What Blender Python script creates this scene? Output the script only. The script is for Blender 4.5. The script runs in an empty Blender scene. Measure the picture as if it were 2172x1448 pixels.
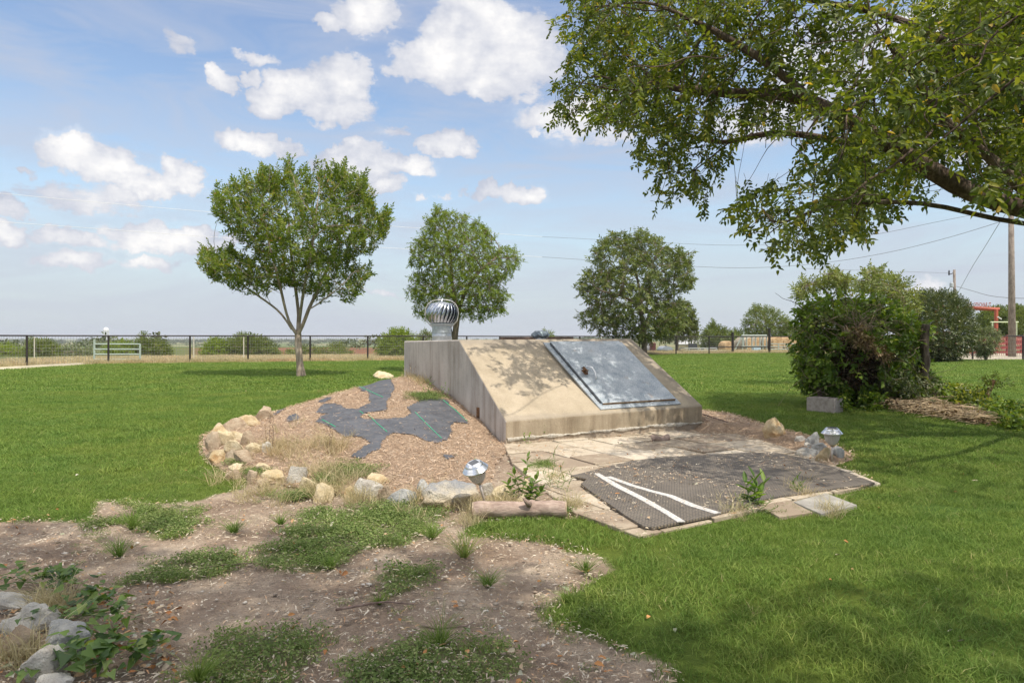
import bpy, math, random
import numpy as np
from mathutils import Vector, Matrix, noise as mnoise
rnd = random.Random(7); R = np.random.RandomState(11)
scene = bpy.context.scene
COL = scene.collection
# ---------------------------------------------------------------- camera
H = 1.2; F = 1448.0; CX = 1086.0; HY = 716.0
cam = bpy.data.cameras.new('camera'); cam_o = bpy.data.objects.new('camera', cam); COL.objects.link(cam_o)
cam.lens = 24.0; cam.sensor_width = 36.0; cam.clip_start = 0.05; cam.clip_end = 12000
cam.shift_y = -(724.0 - HY) / 2172.0
cam_o.location = (0, 0, H); cam_o.rotation_euler = (math.radians(90), 0, 0)
scene.camera = cam_o
# ---------------------------------------------------------------- light
SUN_AZ = math.radians(139.5)      # clockwise from +Y: behind the camera, to the right
SUN_EL = math.radians(60)
SUN_DIR = Vector((math.sin(SUN_AZ)*math.cos(SUN_EL), math.cos(SUN_AZ)*math.cos(SUN_EL), math.sin(SUN_EL)))
sl = bpy.data.lights.new('sun', 'SUN'); sl.energy = 2.9; sl.angle = math.radians(0.55); sl.color = (1.0, 0.93, 0.82)
so = bpy.data.objects.new('sun', sl); COL.objects.link(so)
so.rotation_euler = SUN_DIR.to_track_quat('Z', 'Y').to_euler(); so.location = SUN_DIR * 50
scene.view_settings.view_transform = 'Standard'; scene.view_settings.look = 'None'
scene.view_settings.gamma = 1.0; scene.view_settings.use_curve_mapping = False
scene.view_settings.exposure = 0.70
try:
    scene.cycles.max_bounces = 6; scene.cycles.transparent_max_bounces = 4
except Exception: pass
# ---------------------------------------------------------------- sky
W = bpy.data.worlds.new('World'); scene.world = W; W.use_nodes = True
nt = W.node_tree; nt.nodes.clear()
class NB:
    """small node-building helper"""
    def __init__(s, tree): s.t = tree; s.n = tree.nodes; s.l = tree.links
    def new(s, typ, **kw):
        n = s.n.new(typ)
        for k, v in kw.items(): setattr(n, k, v)
        return n
    def put(s, sock, v):
        if hasattr(v, 'is_linked') or hasattr(v, 'links'): s.l.new(v, sock)
        else: sock.default_value = v
    def m(s, op, a, b=None, c=None, clamp=False):
        n = s.new('ShaderNodeMath', operation=op); n.use_clamp = clamp
        s.put(n.inputs[0], a)
        if b is not None: s.put(n.inputs[1], b)
        if c is not None: s.put(n.inputs[2], c)
        return n.outputs[0]
    def mix(s, f, a, b, typ='MIX'):
        n = s.new('ShaderNodeMix', data_type='RGBA', blend_type=typ)
        s.put(n.inputs[0], f); s.put(n.inputs[6], a); s.put(n.inputs[7], b)
        return n.outputs[2]
    def rng(s, v, a, b, c=0.0, d=1.0, smooth=False):
        n = s.new('ShaderNodeMapRange'); n.interpolation_type = 'SMOOTHSTEP' if smooth else 'LINEAR'
        s.put(n.inputs[0], v)
        for i, x in enumerate((a, b, c, d)): s.put(n.inputs[i+1], x)
        return n.outputs[0]
    def noise(s, vec, scale, detail=4.0, rough=0.55, dist=0.0, out=0):
        n = s.new('ShaderNodeTexNoise')
        if vec is not None: s.l.new(vec, n.inputs['Vector'])
        n.inputs['Scale'].default_value = scale; n.inputs['Detail'].default_value = detail
        n.inputs['Roughness'].default_value = rough; n.inputs['Distortion'].default_value = dist
        return n.outputs[out]
    def map(s, vec, loc=(0,0,0), rot=(0,0,0), sc=(1,1,1)):
        n = s.new('ShaderNodeMapping'); s.l.new(vec, n.inputs[0])
        n.inputs[1].default_value = loc; n.inputs[2].default_value = rot; n.inputs[3].default_value = sc
        return n.outputs[0]
    def ramp(s, f, stops):
        n = s.new('ShaderNodeValToRGB'); s.put(n.inputs[0], f)
        e = n.color_ramp.elements
        while len(e) < len(stops): e.new(0.5)
        for i, (p, c) in enumerate(stops): e[i].position = p; e[i].color = (c[0], c[1], c[2], 1)
        return n.outputs[0]
def rgba(c): return (c[0], c[1], c[2], 1.0)
b = NB(nt)
sky = b.new('ShaderNodeTexSky', sky_type='NISHITA'); sky.sun_disc = False
sky.sun_elevation = SUN_EL; sky.sun_rotation = SUN_AZ
sky.air_density = 1.0; sky.dust_density = 0.7; sky.ozone_density = 1.6; sky.altitude = 100
tc = b.new('ShaderNodeTexCoord'); sep = b.new('ShaderNodeSeparateXYZ'); b.l.new(tc.outputs['Generated'], sep.inputs[0])
az = b.m('ARCTAN2', sep.outputs[0], sep.outputs[1]); el = b.m('ARCSINE', sep.outputs[2])
# warp the sky directions with noise so cloud edges billow
wn = b.noise(tc.outputs['Generated'], 9.0, 6.0, 0.62, 0.0, 1)
ws = b.new('ShaderNodeSeparateColor'); b.l.new(wn, ws.inputs[0])
wn2 = b.noise(tc.outputs['Generated'], 34.0, 5.0, 0.6, 0.0, 1)
ws2 = b.new('ShaderNodeSeparateColor'); b.l.new(wn2, ws2.inputs[0])
def warp(x, c, k, k2):
    a1 = b.m('MULTIPLY_ADD', b.m('SUBTRACT', ws.outputs[c], 0.5), k, x)
    return b.m('MULTIPLY_ADD', b.m('SUBTRACT', ws2.outputs[c], 0.5), k2, a1)
azw = warp(az, 0, 0.10, 0.045); elw = warp(el, 1, 0.07, 0.035)
CLOUDS = [  # centre and half size as seen in the photo, softness weight
 (1000,70,105,75,1),(1075,120,120,75,1),(950,130,110,60,1),(880,150,60,28,.7),(1040,175,90,28,.9),
 (780,20,75,45,.95),(690,38,38,20,.8),(640,190,90,45,1),(720,170,70,60,1),(560,208,60,32,.9),(720,235,80,32,.8),(470,165,30,22,.9),(525,160,28,18,.8),
 (150,320,85,40,1),(240,345,90,38,1),(330,378,75,28,1),(392,370,50,32,1),(545,308,90,24,1),(560,298,35,20,.9),
 (160,418,140,34,.62),(265,410,60,26,.6),(10,450,55,26,.9),(15,495,48,24,.8),(155,508,95,17,.75),(350,500,95,34,.95),(400,492,60,24,.9),(160,553,100,19,.75),(310,560,65,12,.55),(450,512,80,20,.7),
 (735,340,95,34,.85),(780,355,70,34,.95),(860,362,75,17,.85),(715,315,45,15,.8),(815,398,50,19,.8),(945,318,62,26,1),(960,308,35,20,.9),
 (1030,405,45,17,.8),(1112,413,55,21,.95),(1230,245,120,40,.7),(1290,285,70,20,.5),(380,85,50,24,.5),(545,110,50,20,.62),(1130,268,22,10,.6),(955,412,20,9,.5),(915,422,15,7,.5),(820,282,55,15,.5),
 (40,362,40,10,.55),(1970,610,55,16,.6),(800,622,50,7,.4),(1620,240,130,60,.7),(1800,120,160,70,.7),(2080,300,90,50,.6),(2000,40,90,40,.6)]
mask = None; shade = None
for (px, py, rx, ry, wt) in CLOUDS:
    a0 = math.atan((px-CX)/F); e0 = math.atan((HY-py)/F*math.cos(a0))
    ra = rx/F*math.cos(a0)**2*1.12; re = ry/F*math.cos(a0)*1.12
    dx = b.m('MULTIPLY', b.m('SUBTRACT', azw, a0), 1/ra); dy = b.m('MULTIPLY', b.m('SUBTRACT', elw, e0), 1/re)
    d = b.m('ADD', b.m('POWER', b.m('ABSOLUTE', dx), 2.0), b.m('POWER', b.m('ABSOLUTE', dy), 2.0))
    v = b.m('MULTIPLY', b.m('SUBTRACT', 1.25, d), wt)
    mask = v if mask is None else b.m('MAXIMUM', mask, v)
# clouds added beyond the framed part of the sky as neutral fill light
dv = b.map(tc.outputs['Generated'], sc=(1, 1, 2.6))
big = b.noise(dv, 2.3, 7.0, 0.58)
rest = b.rng(b.m('MAXIMUM', b.m('ABSOLUTE', az), b.m('MULTIPLY', el, 1.45)), 0.72, 0.95, 0.0, 1.0)
gen = b.m('MULTIPLY', b.rng(big, 0.42, 0.58, -0.4, 1.2), rest)
fb = b.noise(dv, 13.0, 10.0, 0.66)
core = b.m('ADD', mask, b.m('MULTIPLY', b.m('SUBTRACT', fb, 0.5), 2.0))
cm = b.rng(core, 0.10, 0.58, 0.0, 0.97, True)
cm = b.m('MAXIMUM', cm, b.m('MULTIPLY', gen, 0.9), clamp=True)
cirv = b.map(tc.outputs['Generated'], rot=(0.25, 0.1, 0.5), sc=(1.1, 1.6, 6.0))
cir = b.rng(b.noise(cirv, 3.0, 9.0, 0.62, 1.0), 0.36, 0.70, 0.0, 0.68)
cm2 = b.m('MAXIMUM', cm, cir)
up = b.m('GREATER_THAN', sep.outputs[2], -0.02)
# brighter tops, greyer bellies
tex = b.noise(b.map(tc.outputs['Generated'], loc=(0.0, 0.0, 0.012)), 9.0, 6.0, 0.6)
cl = b.ramp(b.m('MULTIPLY_ADD', b.m('SUBTRACT', tex, 0.5), 1.6, b.m('MULTIPLY', core, 0.42)),
            [(0.05, (2.35, 2.5, 2.95)), (0.30, (3.1, 3.15, 3.4)), (0.62, (4.4, 4.3, 4.2))])
skyc = b.mix(b.rng(el, 0.0, 0.75, 1.0, 0.0), b.mix(1.0, sky.outputs[0], (0.81, 0.81, 0.89, 1), 'MULTIPLY'), b.mix(1.0, sky.outputs[0], (0.90, 0.82, 0.68, 1), 'MULTIPLY'))
skyc = b.mix(b.rng(el, 0.0, 0.26, 0.85, 0.0, True), skyc, (2.05, 2.42, 2.95, 1))
cl = b.mix(b.m('MULTIPLY', rest, b.rng(el, .25, .6)), cl, (8.6, 8.2, 7.7, 1))  # unseen off-frame clouds brightened to lift the shadows
final = b.mix(b.m('MULTIPLY', cm2, up), skyc, cl)
bg = b.new('ShaderNodeBackground'); b.l.new(final, bg.inputs[0]); bg.inputs[1].default_value = 0.15
out = b.new('ShaderNodeOutputWorld'); b.l.new(bg.outputs[0], out.inputs[0])

# ================================================================ helpers
def G(px, py, z=0.0):
    Y = (H - z) * F / (py - HY); return Vector(((px-CX)/F*Y, Y, z))
def P(px, py, Y): return Vector(((px-CX)/F*Y, Y, H + (HY-py)/F*Y))
def ray_plane(px, py, p0, n):
    d = Vector(((px-CX)/F, 1.0, (HY-py)/F)); o = Vector((0, 0, H))
    t = (p0-o).dot(n)/d.dot(n); return o + d*t
def link(o, parent=None):
    COL.objects.link(o)
    if parent is not None: o.parent = parent
    return o
def mesh_np(name, V, Fc, mat=None, parent=None, smooth=False, attrs=None, cattrs=None):
    """V (n,3); Fc list of int arrays (m,k) of any k"""
    me = bpy.data.meshes.new(name); V = np.asarray(V, dtype=np.float32)
    if not isinstance(Fc, list): Fc = [Fc]
    Fc = [np.asarray(f, dtype=np.int32) for f in Fc if len(f)]
    me.vertices.add(len(V)); me.vertices.foreach_set('co', V.ravel())
    li = np.concatenate([f.ravel() for f in Fc]); tot = np.concatenate([np.full(len(f), f.shape[1], np.int32) for f in Fc])
    st = np.concatenate([[0], np.cumsum(tot)[:-1]]).astype(np.int32)
    me.loops.add(len(li)); me.loops.foreach_set('vertex_index', li)
    me.polygons.add(len(tot)); me.polygons.foreach_set('loop_start', st)
    if smooth: me.polygons.foreach_set('use_smooth', np.ones(len(tot), bool))
    me.update(calc_edges=True)
    for k, v in (attrs or {}).items():
        a = me.attributes.new(k, 'FLOAT', 'POINT'); a.data.foreach_set('value', np.asarray(v, np.float32))
    for k, v in (cattrs or {}).items():
        a = me.attributes.new(k, 'FLOAT_VECTOR', 'POINT'); a.data.foreach_set('vector', np.asarray(v, np.float32).ravel())
    if mat: me.materials.append(mat)
    o = bpy.data.objects.new(name, me); link(o, parent); return o
class MB:
    """mesh builder collecting verts and faces"""
    def __init__(s): s.v = []; s.f = []
    def add(s, vs, fs):
        k = len(s.v); s.v += [tuple(v) for v in vs]; s.f += [tuple(i+k for i in f) for f in fs]
    def box(s, c, size, M=None):
        hx, hy, hz = size[0]/2, size[1]/2, size[2]/2
        vs = [Vector((x, y, z)) for x in (-hx, hx) for y in (-hy, hy) for z in (-hz, hz)]
        if M: vs = [M @ v for v in vs]
        s.add([v+Vector(c) for v in vs], [(0,1,3,2),(4,6,7,5),(0,4,5,1),(2,3,7,6),(0,2,6,4),(1,5,7,3)])
    def hexa(s, q0, q1):
        """two quads (bottom, top), same order"""
        s.add(list(q0)+list(q1), [(3,2,1,0),(4,5,6,7),(0,1,5,4),(1,2,6,5),(2,3,7,6),(3,0,4,7)])
    def prism(s, pts, z0, z1):
        n = len(pts)
        s.add([(p[0], p[1], z0) for p in pts]+[(p[0], p[1], z1) for p in pts],
              [tuple(range(n-1, -1, -1)), tuple(range(n, 2*n))]+[(i, (i+1) % n, (i+1) % n+n, i+n) for i in range(n)])
    def tube(s, pts, rad, sides=6, cap=True):
        pts = [Vector(p) for p in pts]; n = len(pts)
        if not hasattr(rad, '__len__'): rad = [rad]*n
        up = Vector((0, 0, 1)); T0 = (pts[1]-pts[0]).normalized()
        a = T0.cross(up); a = a.normalized() if a.length > 1e-3 else Vector((1, 0, 0))
        vs = []; k = len(s.v)
        for i in range(n):
            T = (pts[min(i+1, n-1)]-pts[max(i-1, 0)]).normalized()
            a = (a - T*a.dot(T)); a = a.normalized() if a.length > 1e-5 else T.orthogonal().normalized()
            c = T.cross(a)
            for j in range(sides):
                th = 2*math.pi*j/sides; vs.append(pts[i]+(a*math.cos(th)+c*math.sin(th))*rad[i])
        fs = [(i*sides+j, i*sides+(j+1) % sides, (i+1)*sides+(j+1) % sides, (i+1)*sides+j) for i in range(n-1) for j in range(sides)]
        if cap: fs += [tuple(range(sides-1, -1, -1)), tuple((n-1)*sides+j for j in range(sides))]
        s.add(vs, fs)
    def lathe(s, prof, c=(0,0,0), sides=24, ax=None, capt=True):
        M = ax or Matrix.Identity(3); n = len(prof); vs = []
        for (r, z) in prof:
            for j in range(sides):
                th = 2*math.pi*j/sides; vs.append(Vector(c)+M @ Vector((r*math.cos(th), r*math.sin(th), z)))
        fs = [(i*sides+j, i*sides+(j+1) % sides, (i+1)*sides+(j+1) % sides, (i+1)*sides+j) for i in range(n-1) for j in range(sides)]
        if capt: fs += [tuple(range(sides-1, -1, -1)), tuple((n-1)*sides+j for j in range(sides))]
        s.add(vs, fs)
    def build(s, name, mat, parent=None, smooth=False):
        me = bpy.data.meshes.new(name); me.from_pydata(s.v, [], s.f); me.update()
        if smooth: me.polygons.foreach_set('use_smooth', [True]*len(me.polygons))
        if mat: me.materials.append(mat)
        return link(bpy.data.objects.new(name, me), parent)
def tag(o, label=None, cat=None, group=None, kind=None):
    if label: o['label'] = label
    if cat: o['category'] = cat
    if group: o['group'] = group
    if kind: o['kind'] = kind
    return o
def empty(name, loc, label, cat, group=None):
    o = bpy.data.objects.new(name, None); COL.objects.link(o); o.location = loc; o.empty_display_size = 0.1
    tag(o, label, cat, group); return o
def adopt(o, root):
    """part meshes are written in world coordinates; keep them there under a placed empty"""
    o.parent = root; o.matrix_parent_inverse = Matrix.Translation(-Vector(root.location)); return o
def bev(o, w=0.005, seg=2):
    m = o.modifiers.new('bevel', 'BEVEL'); m.width = w; m.segments = seg; m.limit_method = 'ANGLE'; m.angle_limit = math.radians(35); return o

# numpy value noise
_T = np.random.RandomState(3).rand(256, 256)
def vn(x, y):
    x = np.asarray(x, float); y = np.asarray(y, float)
    xi = np.floor(x).astype(int); yi = np.floor(y).astype(int); fx = x-xi; fy = y-yi
    fx = fx*fx*(3-2*fx); fy = fy*fy*(3-2*fy)
    g = lambda i, j: _T[i & 255, j & 255]
    return (g(xi, yi)*(1-fx)+g(xi+1, yi)*fx)*(1-fy)+(g(xi, yi+1)*(1-fx)+g(xi+1, yi+1)*fx)*fy
def fbm(x, y, o=4):
    s = 0; a = 0.5; t = 0
    for k in range(o):
        s = s+a*vn(x*2**k+17*k, y*2**k+31*k); t += a; a *= 0.5
    return s/t
def in_poly(x, y, poly):
    x = np.asarray(x); y = np.asarray(y); r = np.zeros(x.shape, bool); n = len(poly)
    for i in range(n):
        x0, y0 = poly[i][0], poly[i][1]; x1, y1 = poly[(i+1) % n][0], poly[(i+1) % n][1]
        if y0 == y1: continue
        c = ((y0 > y) != (y1 > y)) & (x < (x1-x0)*(y-y0)/(y1-y0)+x0); r ^= c
    return r
def sdist(x, y, poly):
    """signed distance, positive inside"""
    x = np.asarray(x, float); y = np.asarray(y, float); d = np.full(x.shape, 1e9); n = len(poly)
    for i in range(n):
        x0, y0 = poly[i][0], poly[i][1]; x1, y1 = poly[(i+1) % n][0], poly[(i+1) % n][1]
        dx, dy = x1-x0, y1-y0; L = dx*dx+dy*dy+1e-12
        t = np.clip(((x-x0)*dx+(y-y0)*dy)/L, 0, 1)
        d = np.minimum(d, np.hypot(x-x0-t*dx, y-y0-t*dy))
    return np.where(in_poly(x, y, poly), d, -d)

# ================================================================ materials
def mat_new(name):
    m = bpy.data.materials.new(name); m.use_nodes = True; m.node_tree.nodes.clear(); nb = NB(m.node_tree)
    o = nb.new('ShaderNodeOutputMaterial'); p = nb.new('ShaderNodeBsdfPrincipled'); nb.l.new(p.outputs[0], o.inputs[0])
    nb.out = o; nb.p = p; nb.tc = nb.new('ShaderNodeTexCoord'); nb.obj = nb.tc.outputs['Object']
    g = nb.new('ShaderNodeNewGeometry'); nb.pos = g.outputs['Position']; nb.geo = g
    return m, nb
def bump(nb, h, dist=0.01, strength=1.0):
    n = nb.new('ShaderNodeBump'); n.inputs['Distance'].default_value = dist; n.inputs['Strength'].default_value = strength
    nb.l.new(h, n.inputs['Height']); nb.l.new(n.outputs[0], nb.p.inputs['Normal'])
def simple(name, c1, c2, scale=8, rough=0.8, bd=0.0, metal=0.0, sc=(1,1,1), detail=5, lo=.35, hi=.65, spec=0.3):
    m, nb = mat_new(name); v = nb.map(nb.pos, sc=sc); f = nb.noise(v, scale, detail, .6)
    nb.l.new(nb.ramp(f, [(lo, c1), (hi, c2)]), nb.p.inputs['Base Color'])
    nb.p.inputs['Roughness'].default_value = rough; nb.p.inputs['Metallic'].default_value = metal
    nb.p.inputs['Specular IOR Level'].default_value = spec
    if bd: bump(nb, nb.noise(v, scale*3, 6, .65), bd)
    return m
def leaf_mat(name, stops, trans=0.35, rough=0.45, spec=0.35):
    m, nb = mat_new(name)
    a = nb.new('ShaderNodeAttribute', attribute_name='lv')
    col = nb.ramp(a.outputs['Fac'], stops)
    nb.l.new(col, nb.p.inputs['Base Color']); nb.p.inputs['Roughness'].default_value = rough; nb.p.inputs['Specular IOR Level'].default_value = spec
    t = nb.new('ShaderNodeBsdfTranslucent'); nb.l.new(nb.mix(1.0, col, (1.5, 1.45, .6, 1), 'MULTIPLY'), t.inputs[0])
    mx = nb.new('ShaderNodeMixShader'); mx.inputs[0].default_value = trans
    nb.l.new(nb.p.outputs[0], mx.inputs[1]); nb.l.new(t.outputs[0], mx.inputs[2]); nb.l.new(mx.outputs[0], nb.out.inputs[0])
    return m
def plain(name, c, rough=0.6, metal=0.0, var=0.15, scale=20, spec=0.4, bd=0.0):
    return simple(name, tuple(x*(1-var) for x in c), tuple(min(1, x*(1+var)) for x in c), scale, rough, bd, metal, spec=spec)
# ================================================================ GROUND
def GP(poly): return [tuple(G(px, py)[:2]) for (px, py) in poly]
EDGE = [(-3000,850),(-400,800),(0,785),(100,778),(200,772),(403,769),(658,766.3),(845,764.3),(1100,758),(1357,752.5),(1434,750.5),(1632,748.5),(1750,750),(1900,758),(1990,762),(2600,765),(6000,800)]
def edgeY(px): return H*F/(np.interp(px, [e[0] for e in EDGE], [e[1] for e in EDGE])-HY)
def pxof(x, y): return CX + F*x/np.maximum(y, .5)
DIRT = GP([(-1500,1112),(-400,1112),(60,1099),(190,1108),(210,1062),(300,1060),(420,1066),(500,1040),(560,1000),(900,1010),(1000,940),(1100,945),(1300,960),(1290,1060),(1225,1098),(1100,1106),(1010,1108),(985,1135),(1100,1134),(1200,1148),(1262,1182),(1275,1215),(1235,1250),(1190,1270),(1170,1300),(1230,1340),(1320,1378),(1400,1415),(1440,1450),(1460,1600),(1500,2600),(-1500,2600)])
SCRUB = [GP(p) for p in (
 [(275,1068),(330,1072),(430,1078),(410,1110),(370,1142),(310,1135),(285,1110)],
 [(560,1175),(590,1130),(650,1090),(740,1075),(860,1066),(940,1090),(930,1120),(890,1150),(800,1160),(740,1185),(700,1212),(620,1212),(560,1192)],
 [(252,1208),(320,1182),(450,1174),(520,1190),(480,1215),(340,1232),(265,1222)],
 [(795,1215),(850,1204),(905,1212),(900,1250),(830,1262),(800,1240)],
 [(400,1372),(470,1342),(620,1345),(680,1370),(668,1420),(600,1460),(400,1460)],
 [(735,1405),(820,1372),(960,1365),(1060,1375),(1112,1410),(1100,1500),(740,1500)],
 [(170,1105),(225,1108),(235,1135),(200,1140)])]
LITE = [GP(p) for p in ([(1260,1245),(1320,1230),(1340,1270),(1300,1330),(1220,1330),(1190,1290)],)]
FOOT = GP([(1074,950),(1045,985),(1030,1035),(1010,1058),(900,1060),(830,1058),(760,1050),(690,1045),(620,1032),(550,1020),(490,1006),(450,985),(432,960)])+[(-3.75,8.3),(-3.9,9.3),(-3.3,10.6),(-2.5,11.6),(-1.6,12.0),(-1.0,11.6),(-.9,10.5)]
BANK = GP([(1490,922),(1560,921),(1640,942),(1700,962),(1760,986),(1800,975),(1800,960),(1760,940),(1712,925),(1660,918)])+[(3.45,10.2),(2.9,10.6),(2.3,10.3)]
def rbf(pts, hs):
    Pn = np.array(pts, float); hs = np.array(hs, float); D = np.hypot(Pn[:,None,0]-Pn[None,:,0], Pn[:,None,1]-Pn[None,:,1])
    n = len(Pn); A = np.zeros((n+3, n+3)); A[:n,:n] = D; A[:n,n] = 1; A[:n,n+1:n+3] = Pn; A[n,:n] = 1; A[n+1:n+3,:n] = Pn.T
    w = np.linalg.solve(A+np.diag([1e-6]*n+[0]*3), np.concatenate([hs, [0,0,0]]))
    def f(x, y):
        x = np.asarray(x, float); y = np.asarray(y, float); r = w[n]+w[n+1]*x+w[n+2]*y
        for i in range(n): r = r+w[i]*np.hypot(x-Pn[i,0], y-Pn[i,1])
        return r
    return f
_mp = [(-.068,7.6),(-.50,8.46),(-.86,9.18),(-1.72,10.9)]; _mh = [.03,.25,.43,.57]
_mp += [(.4,8.2),(.0,9.1),(-.3,9.9),(-1.0,11.2)]; _mh += [.2,.4,.5,.57]
_mp += [(-2.0,10.3),(-2.53,9.7),(-3.1,9.5),(-2.6,8.4),(-1.9,7.6),(-1.3,8.6),(-1.3,9.6),(-1.0,7.2),(-.7,6.2),(-1.6,6.5),(-2.4,7.0),(-1.9,9.1)]; _mh += [.53,.40,.22,.26,.27,.44,.52,.21,.09,.12,.14,.43]
_mp += [p for p in FOOT[:16]]; _mh += [.02]*16
_mp += [(-2.6,11.7),(-3.5,10.7),(-1.6,12.1)]; _mh += [.06,.03,.1]
_fm = rbf(_mp, _mh)
def mound_h(x, y):
    d = sdist(x, y, FOOT); h = _fm(x, y)+(fbm(np.asarray(x)*3.1+5, np.asarray(y)*3.1, 3)-.5)*.05
    return np.where(d > -.03, np.maximum(h, .012)*np.clip((d+.03)/.12, 0, 1)**.6, 0)
def bank_h(x, y):
    d = sdist(x, y, BANK); wall = np.clip(1-(np.asarray(x)-2.35)/1.2, 0, 1)
    h = .05+.10*wall+(fbm(np.asarray(x)*5, np.asarray(y)*5+9, 3)-.5)*.05
    return np.where(d > -.03, h*np.clip((d+.03)/.22, 0, 1), 0)
def base_z(x, y):
    x = np.asarray(x, float); y = np.asarray(y, float); r = np.hypot(x, y)
    t = np.clip((y-58)/(560-58), 0, 1); left = np.clip((40-x)/60, 0, 1)
    z = -9*(t*t*(3-2*t))*(.35+.65*left)
    t2 = np.clip((y-58)/55, 0, 1); pq = CX+F*x/np.maximum(y, 1); win = np.clip((pq-1340)/60, 0, 1)*np.clip((1590-pq)/60, 0, 1)
    z = z-2.3*t2*t2*(3-2*t2)*win*np.clip((900-y)/500, 0, 1)
    return z
def terr(x, y):
    return np.maximum(base_z(x, y), np.maximum(mound_h(x, y), bank_h(x, y)))
def hit(px, py):
    """first terrain point along the ray of a photo position"""
    ys = np.concatenate([np.linspace(1.8, 14, 1200), np.linspace(14.02, 90, 800)])
    xs = (px-CX)/F*ys; zs = H+(HY-py)/F*ys; g = terr(xs, ys)
    k = np.argmax(zs <= g); return Vector((xs[k], ys[k], float(g[k])))
def axis(segs):
    o = []
    for a, b_, s in segs: o += list(np.arange(a, b_, s))
    return np.array(o)
ys = np.concatenate([np.array([-400,-150,-60,-25,-10,-4,-1,0.5]), axis([(1.5,9.4,.06),(9.4,30,.3),(30,72,.6)]), np.geomspace(72, 9000, 90)])
xp = np.concatenate([axis([(7,62,1.1)]), np.geomspace(62, 7000, 60)])
xs = np.concatenate([-xp[::-1], axis([(-6.9,6.95,.07)]), xp])
GX, GY = np.meshgrid(xs, ys); gx, gy = GX.ravel(), GY.ravel()
near = (np.abs(gx) < 9) & (gy < 9.5)
nz = np.zeros(len(gx)); nz[near] = fbm(gx[near]*2.2, gy[near]*2.2, 4)-.5
dirt = np.zeros(len(gx)); dirt[near] = np.clip((sdist(gx[near], gy[near], DIRT)+nz[near]*.42)/.14+.5, 0, 1)
def scrub_mask(x, y):
    s = np.zeros(np.shape(x)); n = fbm(np.asarray(x)*4.2+3, np.asarray(y)*4.2, 4)-.5
    for i, p in enumerate(SCRUB): s = np.maximum(s, np.clip((sdist(x, y, p)+n*.30)/.10+.5, 0, 1))
    for p in LITE: s = np.maximum(s, .45*np.clip((sdist(x, y, p)+n*.3)/.1+.5, 0, 1))
    return s
scr = np.zeros(len(gx)); scr[near] = scrub_mask(gx[near], gy[near])
gz = base_z(gx, gy)
gz = gz+np.where(near & (dirt > .3), nz*.03-.008, 0)
px_ = pxof(gx, gy); eY = edgeY(px_)
lawn = np.clip((eY-gy)/.35+.5, 0, 1); lawn = np.where(gy < 2, 1, lawn)
# zone colours beyond the lawn
n1 = fbm(gx/90+7, gy/45, 4); n2 = fbm(gx/14, gy/9+4, 4)
col = np.zeros((len(gx), 3))
pasture = np.array([.115,.135,.055]); tan = np.array([.36,.31,.18]); green = np.array([.085,.13,.045]); redf = np.array([.20,.098,.062]); grav = np.array([.48,.43,.35])
t = np.clip((n1-.42)/.16, 0, 1)[:,None]; col = pasture*(1-t)+tan*.75*t
t = np.clip((fbm(gx/140, gy/60+9, 3)-.5)/.08, 0, 1)[:,None]; col = col*(1-t)+green*1.1*t
dd = gy-eY
dry = np.clip(1-(dd-2.5)/6, 0, 1)[:,None]; col = col*(1-dry)+tan*(.8+.5*n2[:,None])*dry
rf = (np.clip((gy-46)/2, 0, 1)*np.clip((90-gy)/4, 0, 1)*(np.clip((px_-400)/30, 0, 1)*np.clip((840-px_)/60, 0, 1)))[:,None]; col = col*(1-rf)+redf*rf
gr = (np.clip(dd/.3, 0, 1)*np.clip((2.6-dd)/.6, 0, 1)*np.clip((260-px_)/120, 0, 1))[:,None]; col = col*(1-gr)+grav*gr
gr = (np.clip((px_-1880)/60, 0, 1)*np.clip((16-dd)/2, 0, 1))[:,None]*(gy[:,None] > 0); col = col*(1-gr)+grav*.85*gr
gr = (np.clip((px_-1380)/60, 0, 1)*np.clip((1800-px_)/60, 0, 1)*np.clip((25-dd)/4, 0, 1))[:,None]*.6; col = col*(1-gr)+np.array([.36,.31,.20])*gr
ny, nx = GX.shape; idx = np.arange(nx*ny).reshape(ny, nx)
quads = np.stack([idx[:-1,:-1], idx[:-1,1:], idx[1:,1:], idx[1:,:-1]], -1).reshape(-1, 4)
gm, nb = mat_new('ground')
A = lambda nm: nb.new('ShaderNodeAttribute', attribute_name=nm)
zone = A('zone').outputs['Vector']; aD = A('dirt').outputs['Fac']; aL = A('lawn').outputs['Fac']; aS = A('scrub').outputs['Fac']
nf = nb.noise(nb.pos, 26, 6, .7); nm_ = nb.noise(nb.pos, 2.2, 6, .6); nl = nb.noise(nb.pos, .35, 5, .6)
lawnc = nb.ramp(nb.m('ADD', nb.m('MULTIPLY', nf, .6), nb.m('MULTIPLY', nm_, .4)), [(.3,(.045,.085,.016)),(.55,(.092,.158,.030)),(.75,(.14,.21,.05))])
lawnc = nb.mix(nb.rng(nl, .35, .65), lawnc, nb.mix(1.0, lawnc, (1.45,1.05,.9,1), 'MULTIPLY'))
vor = nb.new('ShaderNodeTexVoronoi'); vor.inputs['Scale'].default_value = 55; nb.l.new(nb.pos, vor.inputs[0])
soil = nb.ramp(nm_, [(.32,(.27,.195,.14)),(.5,(.41,.315,.235)),(.68,(.56,.455,.345))])
soil = nb.mix(nb.rng(nf, .35, .7, 0, .5), soil, (.22,.165,.12,1))
peb = nb.m('MULTIPLY', nb.rng(vor.outputs['Distance'], .10, .22, 1, 0), nb.m('GREATER_THAN', nb.noise(nb.pos, 16, 3), .55))
soil = nb.mix(nb.m('MULTIPLY', peb, .6), soil, (.50,.45,.37,1))
scrc = nb.ramp(nf, [(.3,(.08,.11,.035)),(.6,(.17,.20,.075)),(.8,(.27,.27,.13))])
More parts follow.
